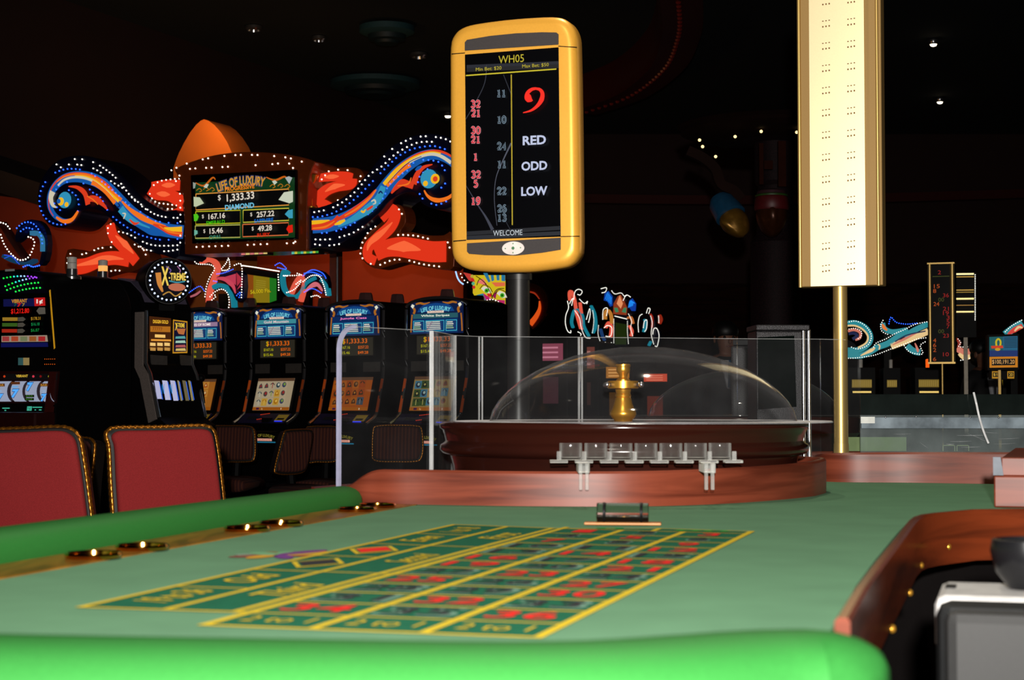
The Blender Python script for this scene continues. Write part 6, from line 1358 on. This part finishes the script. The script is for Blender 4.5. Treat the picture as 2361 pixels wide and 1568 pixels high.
# low acrylic wall of the next table
AP = Plane(2180, 1000, 5.42, 0); zf = FELT - AP.loc.z
ag = thing('acrylic_counter_screen', 'low scratched acrylic wall with dark top band across the right side', 'screen', AP.loc, AP.rot)
X0, X1 = AP.at(1984, 950)[0], AP.at(2560, 950)[0]; Zy = lambda y: AP.at(2180, y)[1]
q = MB(); q.box((X0, 0, Zy(956)), (X1, .012, Zy(909))); q.build('dark_band', mat('smoked_acrylic', (24, 30, 28), .12, 0, .25, 12), ag, bevel=.001)
SCR = acrylic('scratched_clear_acrylic', .10, (.9, .95, .92), 1.5, .12, (.6, .68, .7))
q = MB(); q.box((X0, .001, zf), (X1, .01, Zy(957))); q.build('clear_panel', SCR, ag)
q = MB(); q.box((X0, -.012, Zy(988)), (X1, .0, Zy(962))); q.build('frosted_rail', mat('frosted_rail_plastic', (120, 132, 140), .25, 0, .6, 14), ag, bevel=.002)
q = MB(); q.box((X0 - .002, -.014, Zy(976)), (AP.at(2015, 970)[0], -.0125, Zy(961))); q.build('white_label', mat('white_label_paper', (226, 228, 220), .5), ag)
for x, y in ((2040, 962), (2110, 961), (2235, 962), (2300, 963)): q = MB(); a = AP.at(x, y); q.ball((a[0], -.012, a[1]), .0035, None, 8); q.build('screw', CHROME, ag, True)
fb = thing('felt_board', 'pale green betting board lying behind the scratched acrylic', 'felt board', (AP.loc.x - .05, 5.62, FELT + .001)); a, b = AP.at(2000, 1030), AP.at(2160, 985)
q = MB(); q.box((a[0] - .0, 0, 0), (b[0], .02, b[1] - a[1] + .03)); q.build('board', mat('olive_felt_board', (120, 138, 92), .9, 0, .1, 20), fb); cv = Canvas(None, .0005, -.001)
for i in range(2): cv.frame(.09 + i * .045, .03, .13 + i * .045, .065, .002, mat('cream_print', (176, 184, 140), .8))
cv.build('printed_boxes', fb)
cv = Canvas(AP, .0006, -.0)
for x0, y0, x1, y1, w_ in ((2190, 1018, 2240, 1017, 1), (2205, 1004, 2275, 1003, 1.2), (2262, 995, 2300, 999, .7), (2180, 1024, 2200, 1024, 1.6), (2215, 1031, 2260, 1030, 1), (2300, 1012, 2350, 1010, .8), (2230, 1000, 2268, 1012, .6), (2060, 1001, 2100, 1000, .6), (2120, 1020, 2140, 1034, .6), (2250, 1008, 2274, 1018, .6), (2290, 1024, 2340, 1022, .7)):
    cv.stroke([(x0, y0), ((x0 + x1) / 2, (y0 + y1) / 2 + .6), (x1, y1)], (.2, w_, .2), mat('white_scuff', (150, 154, 156), .6), True)
sf = cv.build('scuff_marks', ag); sf['kind'] = 'stuff'
cb = thing('white_light_streak', 'thin white cable of reflected light slanting in front of the smoked acrylic', 'streak', (0, 0, 0))  # white cord modelled in place of a reflected light streak
P = [W(2245, 905, 5.39), W(2251, 930, 5.38), W(2258, 962, 5.38), W(2268, 995, 5.385), W(2279, 1022, 5.39)]
q = MB(); q.tube(smooth_path(P, 5), .0035, None, 8); q.build('streak_cord', mat('light_streak_white', (235, 235, 235), .3), cb, True)

# ------------------------------------------------------------------ far right side
FD = Plane(2170, 720, 11.6, -20); zf = -FD.loc.z
t = thing('number_display', 'narrow far display with red and orange digits, gold edges, on a thin gold pole', 'display', FD.loc, FD.rot)
a, b = FD.at(2140, 835), FD.at(2201, 608)
q = MB(); q.box((a[0], 0, a[1]), (b[0], .08, b[1])); q.build('case', BLACK, t)
for x0, x1 in ((2139, 2149), (2190, 2202)):
    c0, c1_ = FD.at(x0, 720)[0], FD.at(x1, 720)[0]; q = MB(); q.lathe([((c1_ - c0) / 2, a[1] - .005), ((c1_ - c0) / 2, b[1] + .005)], 16, ((c0 + c1_) / 2, .01, 0)); q.build('gold_edge', GSAT, t, True, angle=35)
q = MB(); q.box((a[0], -.01, a[1] - .012), (b[0], .08, a[1])); q.box((a[0], -.01, b[1]), (b[0], .08, b[1] + .01)); q.build('end_caps', GSAT, t)
q = MB(); q.box((FD.at(2149, 720)[0], -.006, a[1] + .005), (FD.at(2190, 720)[0], .0, b[1] - .005)); sc_ = q.build('screen', SCRB, t)
cv = Canvas(FD, .001, -.008); OD, RDD, GD = glow((176, 70, 10), .9), glow((150, 12, 10), .9), glow((60, 66, 6), .9)
for s_, x, y, m in (('2', 2166, 628, RDD), ('15', 2160, 660, OD), ('8', 2155, 671, OD), ('36', 2181, 681, RDD), ('00', 2170, 691, GD), ('24', 2159, 701, OD), ('21', 2181, 712, RDD), ('19', 2181, 722, RDD), ('3', 2186, 732, RDD), ('5', 2186, 742, RDD), ('7', 2186, 753, RDD), ('00', 2170, 764, GD), ('23', 2181, 774, RDD), ('4', 2155, 785, OD), ('6', 2155, 796, OD), ('2', 2155, 807, OD), ('10', 2181, 817, RDD), ('6', 2155, 828, OD)): cv = Canvas(FD, .001, -.008); cv.text(s_, x, y, 9, m, 13 if len(s_) > 1 else 7, True); cv.build('lit_digits', sc_)
cv = Canvas(FD, .001, -.008); cv.poly([(2150, 637), (2189, 636), (2189, 637.5), (2150, 638.5)], GD, True); cv.build('green_rule', sc_)
q = MB(); q.lathe([(.008, zf), (.008, a[1])], 14, (FD.at(2170, 720)[0], .04, 0)); q.lathe([(.15, zf), (.15, zf + .02), (.02, zf + .03)], 20, (FD.at(2170, 720)[0], .04, 0)); q.build('pole', GSAT, t, True, angle=35)
BS = Plane(2228, 700, 13.5, -10); zf = -BS.loc.z
t = thing('bar_light_sign', 'black sign with stacked bright horizontal bars right of the narrow far display', 'lit sign', BS.loc, BS.rot)
a, b = BS.at(2206, 778), BS.at(2250, 628); q = MB(); q.box((a[0], 0, a[1]), (b[0], .1, b[1])); q.build('box', BLACK, t)
for y, c, h in ((632, (255, 236, 170), 2), (638.5, (180, 140, 60), 1), (669, (190, 150, 70), 1), (674, (150, 120, 50), .8), (689, (255, 230, 150), 2), (704, (150, 110, 50), .8), (719, (255, 226, 150), 1.8)):
    p0, p1 = BS.at(2205, y + h), BS.at(2245, y - h); q = MB(); q.box((p0[0], -.02, p0[1]), (p1[0], .0, p1[1])); q.build('light_bar', glow(c, 1.2), t)
bulb_string(t, along(BS.many([(2248, 634), (2248, 740)]), 4 * 13.5 / F), -.015, SP_, .0045)
q = MB(); q.box((BS.at(2222, 700)[0], .03, zf), (BS.at(2231, 700)[0], .06, a[1])); q.build('post', mat('grey_steel_post', (120, 112, 100), .4, .5), t)
RS = Plane(2045, 780, 15, -15); TE2, CRM2, PK2, NV2 = glow((40, 140, 150), .9), glow((236, 200, 140), .9), glow((210, 120, 100), .9), glow((20, 30, 70), .9)
topper(RS, 'scroll_sign', 'teal and cream scroll sign with white bulbs right of the gold pole', [(mp_(c7, [(100, 545), (170, 540), (240, 570), (280, 630), (270, 690), (200, 740), (110, 745)]), 13, TE2), (mp_(c7, [(110, 780), (210, 785), (290, 750), (340, 720), (420, 690), (520, 620), (570, 600)]), 13, TE2), (mp_(c7, [(440, 715), (560, 670), (720, 600)]), 14, CRM2), (mp_(c7, [(540, 640), (620, 590), (720, 545)]), 12, TE2), (mp_(c7, [(375, 540), (390, 580), (450, 605), (560, 590)]), 11, TE2), (mp_(c7, [(560, 710), (610, 750), (660, 760)]), 14, TE2)],
        [(mp_(c7, [(100, 560), (170, 560), (230, 590), (265, 640), (250, 690), (190, 725)]), 4, CRM2), (mp_(c7, [(115, 600), (160, 590), (205, 610), (205, 650), (170, 665)]), 6, PK2), (mp_(c7, [(120, 620), (160, 615), (185, 635), (150, 660)]), 7, NV2), (mp_(c7, [(210, 785), (290, 745), (320, 725)]), (2, 8, 2), CRM2), (mp_(c7, [(450, 705), (540, 660), (640, 610)]), (2, 6, 2), PK2), (mp_(c7, [(470, 680), (560, 630), (700, 600)]), 3, NV2), (mp_(c7, [(375, 545), (385, 570), (410, 595)]), (2, 8, 3), glow((240, 120, 40), .9)), (mp_(c7, [(620, 690), (640, 740), (640, 760)]), (2, 6, 2), PK2), (mp_(c7, [(350, 740), (355, 710), (340, 700)]), 3, CRM2)],
        [(mp_(c7, [(110, 535), (175, 525), (240, 555), (285, 610), (290, 660), (260, 710), (190, 735), (140, 720)]), 5.2, SP_, 1.3), (mp_(c7, [(125, 585), (170, 580), (215, 600), (215, 640), (180, 665)]), 5, SP_, 1.2), (mp_(c7, [(120, 805), (200, 800), (320, 780), (440, 735), (560, 690), (640, 660), (710, 650)]), 5.2, SP_, 1.3), (mp_(c7, [(310, 720), (330, 690), (400, 660), (470, 620), (540, 590), (620, 550), (715, 530)]), 5.2, SP_, 1.3), (mp_(c7, [(380, 520), (362, 560), (375, 605), (430, 630)]), 5.2, SP_, 1.3), (mp_(c7, [(425, 545), (440, 495), (480, 535), (560, 548), (640, 540)]), 5, BLUE_B, 1.3), (mp_(c7, [(540, 710), (570, 750), (620, 770), (680, 770), (660, 710), (700, 680)]), 5.2, SP_, 1.3)])
R2 = Plane(2262, 805, 15.5, -15)
topper(R2, 'scroll_sign', 'small cream and coral scroll just right of the narrow far display', [(mp_(c7, [(935, 730), (1000, 760), (1080, 730), (1150, 690)]), 14, PK2)], [(mp_(c7, [(950, 770), (1000, 800), (1080, 770)]), (6, 12, 6), CRM2), (mp_(c7, [(930, 650), (955, 690), (940, 720)]), (4, 8, 3), glow((150, 40, 20), .8))], [(mp_(c7, [(965, 820), (1020, 810), (1080, 790)]), 5, SP_, 1.3), (mp_(c7, [(945, 660), (965, 690), (950, 715), (1010, 720), (1100, 700), (1160, 680)]), 5, SP_, 1.2)])
R3 = Plane(2340, 755, 15.5, -15)
topper(R3, 'scroll_sign', 'teal and red scroll at the right edge above the jackpot screen', [(mp_(c7, [(1300, 625), (1360, 580), (1430, 540)]), 17, TE2)], [(mp_(c7, [(1320, 625), (1370, 590), (1430, 560)]), (4, 12, 10), glow((216, 60, 50), .9)), (mp_(c7, [(1370, 600), (1400, 570), (1430, 575)]), (3, 6, 3), CRM2)], [(mp_(c7, [(1300, 605), (1350, 560), (1430, 515)]), 5, SP_, 1.3)])
JP = Plane(2313, 812, 10.5, -6); zf = -JP.loc.z
t = thing('jackpot_screen', 'teal and orange jackpot screen showing $100,191.20 near the right edge', 'screen', JP.loc, JP.rot)
q = MB(); q.prism(JP.many([(2277, 772), (2350, 770), (2350, 852), (2277, 854)]), 0, .08); o = q.build('housing', BLACK, t)
cv = Canvas(JP, .002, -.003)
cv.poly([(2281, 777), (2312, 776), (2312, 808), (2281, 808)], glow((16, 92, 96), .8), True); cv.poly([(2312, 776), (2346, 775), (2346, 808), (2312, 808)], glow((30, 96, 130), .8), True); cv.poly([(2281, 808), (2346, 808), (2346, 822), (2281, 822)], glow((24, 50, 110), .8), True); cv.poly([(2281, 823), (2346, 822), (2346, 847), (2281, 848)], glow((196, 120, 22), .9), True); cv.poly([(2286, 828), (2340, 827), (2340, 842), (2286, 843)], glow((16, 12, 8), .5), True)
cv.text('$100,191.20', 2312.5, 835, 11, glow((226, 170, 100), .95), 50, True)
for i in range(7): cv.poly([(2314, 779 + i * 3.6), (2344, 778 + i * 3.6), (2344, 779.6 + i * 3.6), (2314, 780.6 + i * 3.6)], glow((20, 50, 70), .7), True)
cv.stroke([(2296, 800), (2295, 788), (2300, 782), (2305, 788), (2304, 800)], 4, glow((200, 180, 20), .9), True); cv.poly([(2283, 798), (2310, 797), (2311, 803), (2284, 804)], glow((206, 60, 30), .9), True); cv.disc(*JP.at(2298, 806), .016, glow((200, 150, 30), .9), rz=.009); cv.build('screen_print', o)
q = MB(); q.box((JP.at(2303, 800)[0], .03, zf), (JP.at(2309, 800)[0], .05, JP.at(2303, 852)[1])); q.build('post', GSAT, t)
q = MB(); q.prism(JP.many([(2286, 855), (2338, 855), (2338, 874), (2286, 874)]), .06, .10); o = q.build('lower_panel', BLACK, t); cv = Canvas(JP, .002, .057)
for x0, x1, s_ in ((2287, 2302, '$1'), (2322, 2338, '20')): cv.poly([(x0, 856), (x1, 856), (x1, 873), (x0, 873)], glow((170, 120, 20), .9), True); cv.poly([(x0 + 2, 859), (x1 - 2, 859), (x1 - 2, 869), (x0 + 2, 869)], glow((20, 14, 6), .5), True); cv.text(s_, (x0 + x1) / 2, 864, 7, glow((226, 180, 60), .9), 8, True)
cv.build('lower_print', o)
for i, (x0, x1, y0, y1, lab) in enumerate(((1964, 2010, 875, 894, 'far dim slot machine with yellow screen just right of the gold pole'), (2045, 2068, 876, 893, 'far dim slot machine with narrow yellow screen, middle of three'), (2118, 2165, 875, 893, 'far dim slot machine with yellow screen left of the narrow display pole'), (2286, 2312, 876, 890, 'far dim slot machine below the jackpot screen'))):
    P_ = Plane((x0 + x1) / 2, 880, 14.5, -8); P_ = Plane(0, 0, 0, -8, loc=(P_.loc.x, P_.loc.y, 0))
    t = thing('slot_machine', lab, 'slot machine', P_.loc, P_.rot, group='far machines at the right'); a, b = P_.at(x0 - 8, y1), P_.at(x1 + 8, y0)
    q = MB(); q.box((a[0], 0, 0), (b[0], .5, b[1] + .1)); q.build('cabinet', BLACK, t); cv = Canvas(P_, .002, -.004)
    cv.poly([(x0, y0), (x1, y0), (x1, y1), (x0, y1)], glow((112, 90, 22), .8), True)
    n = int((x1 - x0) / 4.5)
    for k_ in range(n): cv.poly([(x0 + 1.5 + k_ * 4.5, y0 + 2), (x0 + 4.4 + k_ * 4.5, y0 + 2), (x0 + 4.4 + k_ * 4.5, y1 - 2), (x0 + 1.5 + k_ * 4.5, y1 - 2)], glow((150, 124, 50), .8), True)
    cv.build('screen', t)
    if i != 1: q = MB(); p0, p1 = P_.at(x0 + 2, 906), P_.at(x1 - 2, 902); q.box((p0[0], -.05, p0[1]), (p1[0], -.0, p1[1])); q.build('lit_strip', glow((236, 200, 110), 1.0), t)
    q = MB(); q.lathe([(.015, 0), (.015, .07), (.0, .075)], 10, ((a[0] + b[0]) / 2, .1, b[1] + .1)); q.build('candle_lamp', glow((240, 90, 20), 1.2) if i == 2 else mat('frosted_lamp', (222, 214, 204), .5), t)

# ------------------------------------------------------------------ dressed column with canopy and carved heads
cp = W(1790, 900, 11.0)
col = thing('sculpted_column', 'dark carved column under a round canopy with tiny lights, left of the bright back plate', 'column', (cp.x, cp.y, 0))
DKB = mat('dark_bronze_paint', (26, 9, 5), .8, 0, .2, 6, 0, .1); zc = lambda y: W(1790, y, 11.0).z
q = MB(); q.lathe([(.16, 0), (.16, zc(560)), (.12, zc(540)), (.11, zc(430)), (.13, zc(420)), (.13, zc(330)), (.24, zc(320)), (.24, zc(300))], 28); q.build('shaft', mat('dark_glitter_paint', (20, 6, 9), .7, 0, .8, 120, 0, .15), col, True, angle=35)
q = MB(); q.lathe([(.1, zc(325)), (.5, zc(318)), (.56, zc(312)), (.60, zc(306)), (.58, zc(298)), (.62, zc(292)), (.60, zc(288)), (.2, zc(280))], 48); q.build('canopy', DKB, col, True, angle=40)
for i, (x, y) in enumerate(((1613, 323), (1620, 338), (1695, 315), (1755, 303), (1837, 305), (1650, 361))):
    v = W(x, y, 10.6 if i < 5 else 10.8) - Vector((cp.x, cp.y, 0)); q = MB(); q.ball(v, .010, None, 8); q.build('canopy_light', glow((255, 222, 150), 2.0, False), col)
q = MB(); A_ = [W(x, y, 10.75) - Vector((cp.x, cp.y, 0)) for x, y in ((1585, 348), (1620, 365), (1648, 390), (1662, 425), (1690, 440), (1708, 460))]
q.sweep(smooth_path(A_, 5), [(-.03, -.035), (.03, -.035), (.03, .035), (-.03, .035)], up=(0, 1, 0)); q.build('scroll_bracket', DKB, col, True)
for x0, x1, y0, y1 in ((1751, 1760, 330, 425), (1795, 1812, 325, 430), (1762, 1782, 370, 390)):
    a, b = W(x0, y1, 10.83) - Vector((cp.x, cp.y, 0)), W(x1, y0, 10.83) - Vector((cp.x, cp.y, 0)); q = MB(); q.box((a.x, a.y, a.z), (b.x, b.y + .05, b.z)); q.build('carved_slat', mat('rust_carved_wood', (40, 15, 8), .9, 0, .1, 20, 0, .05), col)
BRS = mat('aged_brass_head', (130, 92, 30), .35, .6, .2, 30)
def head(px, py, d, tilt, yaw, s, name, m, hat):
    c = W(px, py, d) - Vector((cp.x, cp.y, 0)); M = Matrix.Translation(c) @ Matrix.Rotation(radians(yaw), 4, 'Z') @ Matrix.Rotation(radians(tilt), 4, 'Y') @ Matrix.Scale(s, 4)
    q = MB(); b = q.bm
    bmesh.ops.create_uvsphere(b, u_segments=24, v_segments=18, radius=1)
    for v in b.verts:
        x, y, z = v.co
        f = 1.0 - .18 * max(0, -z)
        fr_ = max(0, -y)
        nose = .42 * math.exp(-((x / .16) ** 2 + ((z + .12) / .32) ** 2)) * fr_
        brow = .1 * math.exp(-(((z - .22) / .1) ** 2)) * fr_; eye = -.12 * (math.exp(-(((abs(x) - .36) / .17) ** 2 + ((z - .04) / .12) ** 2))) * fr_
        lip = .12 * math.exp(-((x / .26) ** 2 + ((z + .55) / .1) ** 2)) * fr_; chin = .12 * math.exp(-((x / .22) ** 2 + ((z + .9) / .15) ** 2))
        v.co = Vector((x * .78 * f, y * .9 - nose - brow - eye - lip - chin, z * 1.1))
    bmesh.ops.transform(b, matrix=M, verts=b.verts); hd = q.build(name, m, col, True, angle=180)
    for pts, ht, mm, nm in hat:
        q = MB(); b = q.bm; rings = []
        for z, r in pts: rings.append([b.verts.new(M @ Vector((r * .82 * cos(2 * pi * i / 20), r * .95 * sin(2 * pi * i / 20), z))) for i in range(20)])
        for r0, r1_ in zip(rings, rings[1:]):
            for i in range(20): b.faces.new((r0[i], r0[(i + 1) % 20], r1_[(i + 1) % 20], r1_[i]))
        b.faces.new(rings[0][::-1]); b.faces.new(rings[-1]); q.build(nm, mm, hd, True, angle=40)
head(1694, 512, 10.7, -38, -48, .105, 'carved_head', BRS, [([(.45, 1.0), (.5, 1.08), (1.5, .98), (1.9, .7)], 0, mat('teal_blue_hat_paint', (20, 66, 96), .4), 'blue_hat')])
head(1779, 497, 10.72, 0, -4, .125, 'carved_mask', mat('dark_bronze_mask', (66, 32, 14), .35, .5), [([(.25, 1.0), (.35, 1.06), (.85, 1.0), (.95, .9)], 0, mat('crimson_hat_paint', (78, 10, 14), .5), 'crimson_cap'), ([(.93, .98), (1.0, 1.0), (1.06, .9)], 0, mat('green_hat_band', (40, 70, 20), .5), 'green_band'), ([(1.04, .92), (1.2, .86), (1.3, .5)], 0, mat('mauve_cap_crest', (54, 26, 34), .5), 'cap_crest')])

# ------------------------------------------------------------------ two people standing far behind
def person(px, d, height, yaw, label, shirt, accent, suit, hairc):
    base = W(px, 935, d); s = height / 1.75
    t = thing('person', label, 'person', (base.x, base.y, 0), (0, 0, radians(yaw)))
    J = {'pelvis': ((0, 0, .95), .15), 'waist': ((0, 0, 1.1), .135), 'chest': ((0, -.01, 1.28), .16), 'collar': ((0, 0, 1.42), .11), 'neck': ((0, -.01, 1.5), .055), 'jaw': ((0, -.03, 1.57), .075), 'skull': ((0, -.01, 1.66), .095), 'crown': ((0, 0, 1.71), .06)}
    E = [('pelvis', 'waist'), ('waist', 'chest'), ('chest', 'collar'), ('collar', 'neck'), ('neck', 'jaw'), ('jaw', 'skull'), ('skull', 'crown')]
    for sd, n in ((-1, 'l'), (1, 'r')):
        J.update({n + 'sh': ((sd * .19, 0, 1.39), .07), n + 'el': ((sd * .25, .02, 1.12), .048), n + 'wr': ((sd * .23, -.12, .95), .032), n + 'pm': ((sd * .22, -.18, .91), .036), n + 'hip': ((sd * .09, 0, .88), .1), n + 'kn': ((sd * .1, -.01, .48), .065), n + 'an': ((sd * .1, .02, .09), .045), n + 'to': ((sd * .11, -.14, .04), .035)})
        E += [('collar', n + 'sh'), (n + 'sh', n + 'el'), (n + 'el', n + 'wr'), (n + 'wr', n + 'pm'), ('pelvis', n + 'hip'), (n + 'hip', n + 'kn'), (n + 'kn', n + 'an'), (n + 'an', n + 'to')]
        for k_, (ox, ln) in enumerate(((-.026, .055), (-.009, .066), (.009, .062), (.025, .048))):
            J[n + 'f%d' % k_] = ((sd * .22 + ox, -.22, .885), .010); J[n + 'g%d' % k_] = ((sd * .22 + ox * 1.1, -.215 - ln * .5, .865 - ln * .6), .008); E += [(n + 'pm', n + 'f%d' % k_), (n + 'f%d' % k_, n + 'g%d' % k_)]
        J[n + 't'] = ((sd * .22 - sd * .05, -.2, .895), .010); E.append((n + 'pm', n + 't'))
    names = list(J); me = bpy.data.meshes.new('body'); me.from_pydata([Vector(J[n][0]) * s for n in names], [(names.index(a), names.index(b)) for a, b in E], [])
    o = bpy.data.objects.new('body', me); C.objects.link(o); md = o.modifiers.new('skin', 'SKIN'); md.use_smooth_shade = True
    for i, n in enumerate(names):
        sv = me.skin_vertices[0].data[i]; r = J[n][1] * s; sv.radius = (r, r * (.72 if n in ('pelvis', 'waist', 'chest') else 1)); sv.use_root = (n == 'pelvis')
    sb = o.modifiers.new('sub', 'SUBSURF'); sb.levels = 2; sb.render_levels = 2
    dg = bpy.context.evaluated_depsgraph_get(); m2 = bpy.data.meshes.new_from_object(o.evaluated_get(dg)); bpy.data.objects.remove(o)
    m2.materials.clear(); m2.materials.append(suit); m2.materials.append(mat('skin_tone', (120, 76, 56), .6))
    for p in m2.polygons:
        c = p.center / s; p.use_smooth = True
        if c.z > 1.475 or (c.z < .945 and c.y < -.135): p.material_index = 1
    b = bpy.data.objects.new('body', m2); C.objects.link(b); b.parent = t
    q = MB(); q.ball((0, .012 * s, 1.685 * s), .108 * s, None, 18, (1, 1.08, .85)); q.ball((0, .05 * s, 1.62 * s), .085 * s, None, 14, (1, .8, 1)); q.build('hair', hairc, b, True)
    q = MB(); q.ball((0, -.115 * s, 1.60 * s), .018 * s, None, 10, (.8, 1.2, 1.3))
    q.build('nose', mat('skin_tone', (120, 76, 56), .6), b, True)
    for sd in (-1, 1):
        q = MB(); q.ball((sd * .036 * s, -.088 * s, 1.635 * s), .012 * s, None, 8); q.build('eye', mat('dark_eye', (20, 14, 12), .2), b, True)
        q = MB(); q.ball((sd * .094 * s, .0, 1.62 * s), .026 * s, None, 8, (.4, .8, 1.2)); q.build('ear', mat('skin_tone', (120, 76, 56), .6), b, True)
    q = MB(); q.ball((0, -.098 * s, 1.562 * s), .022 * s, None, 8, (1.2, .4, .3)); q.build('mouth', mat('lip_tone', (110, 52, 46), .5), b, True)
    q = MB(); q.prism([(-.085 * s, 1.45 * s), (.085 * s, 1.45 * s), (.03 * s, 1.22 * s), (-.03 * s, 1.22 * s)], -.15 * s, -.11 * s); sh_ = q.build('shirt_front', shirt, b, bevel=.01)
    if accent: q = MB(); q.prism([(-.022 * s, 1.45 * s), (.022 * s, 1.45 * s), (.03 * s, 1.23 * s), (-.03 * s, 1.23 * s)], -.158 * s, -.148 * s); q.build('tie', accent, sh_)
    return t
WSH = mat('white_shirt_cotton', (190, 190, 196), .8)
SUIT = mat('black_suit_cloth', (14, 13, 15), .8)
person(1674, 12.8, 1.60, 10, 'person with dark hair, white shirt front and blue tie standing behind the dome', WSH, mat('blue_tie_silk', (20, 90, 130), .5), SUIT, mat('black_hair', (9, 7, 7), .5))
person(2266, 14.2, 1.52, 35, 'person in black with a white collar standing below the jackpot screen, left of it', WSH, None, SUIT, mat('black_hair', (9, 7, 7), .5))

# ------------------------------------------------------------------ chip sorting machine in the dealer's cut-out
CMp = Plane(2270, 1420, 1.72, -16)
cm = thing('chip_machine', 'grey and white chip sorting machine in the dark dealer cut-out at lower right', 'machine', CMp.loc, CMp.rot)
GR = mat('mid_grey_plastic', (28, 28, 28), .6, 0, .06, 200, 0, .3)
a, b = CMp.at(2180, 1760), CMp.at(2560, 1420); zt = b[1]
q = MB(); q.box((a[0], .0, -.75), (b[0], .10, zt)); q.build('body', GR, cm, bevel=.012)
x0 = CMp.at(2158, 1420, .02)[0]
q = MB(); zs = CMp.at(2200, 1392, .012)[1]; q.box((x0, .012, -.75), (b[0], .06, zs)); q.build('upper_shell', mat('black_rubber_cover', (7, 8, 9), .6, 0, .1, 50, 0, .2), cm, bevel=.014)
z2 = zs + .002; x0 = CMp.at(2158, 1360, .10)[0]; xw = CMp.at(2310, 1360, .17)[0]
q = MB(); q.box((x0, .061, z2 - .06), (xw + .08, .22, z2)); q.build('white_top', mat('white_plastic_shell', (178, 176, 174), .5), cm, bevel=.01)
xs = CMp.at(2180, 1352, .15)[0]
q = MB(); q.box((xs, .14, z2), (xs + .011, .175, z2 + .0012)); q.build('small_window', BLACK, cm)
hx, hz = CMp.at(2375, 1345, .15)
q = MB(); q.lathe([(.0, -.028), (.022, -.027), (.036, -.01), (.041, .012), (.039, .024), (.035, .025), (.028, .01), (0, .0)], 36, (hx, .15, z2 + .029)); q.build('chip_hopper', mat('black_gloss_hopper', (16, 16, 18), .25), cm, True)
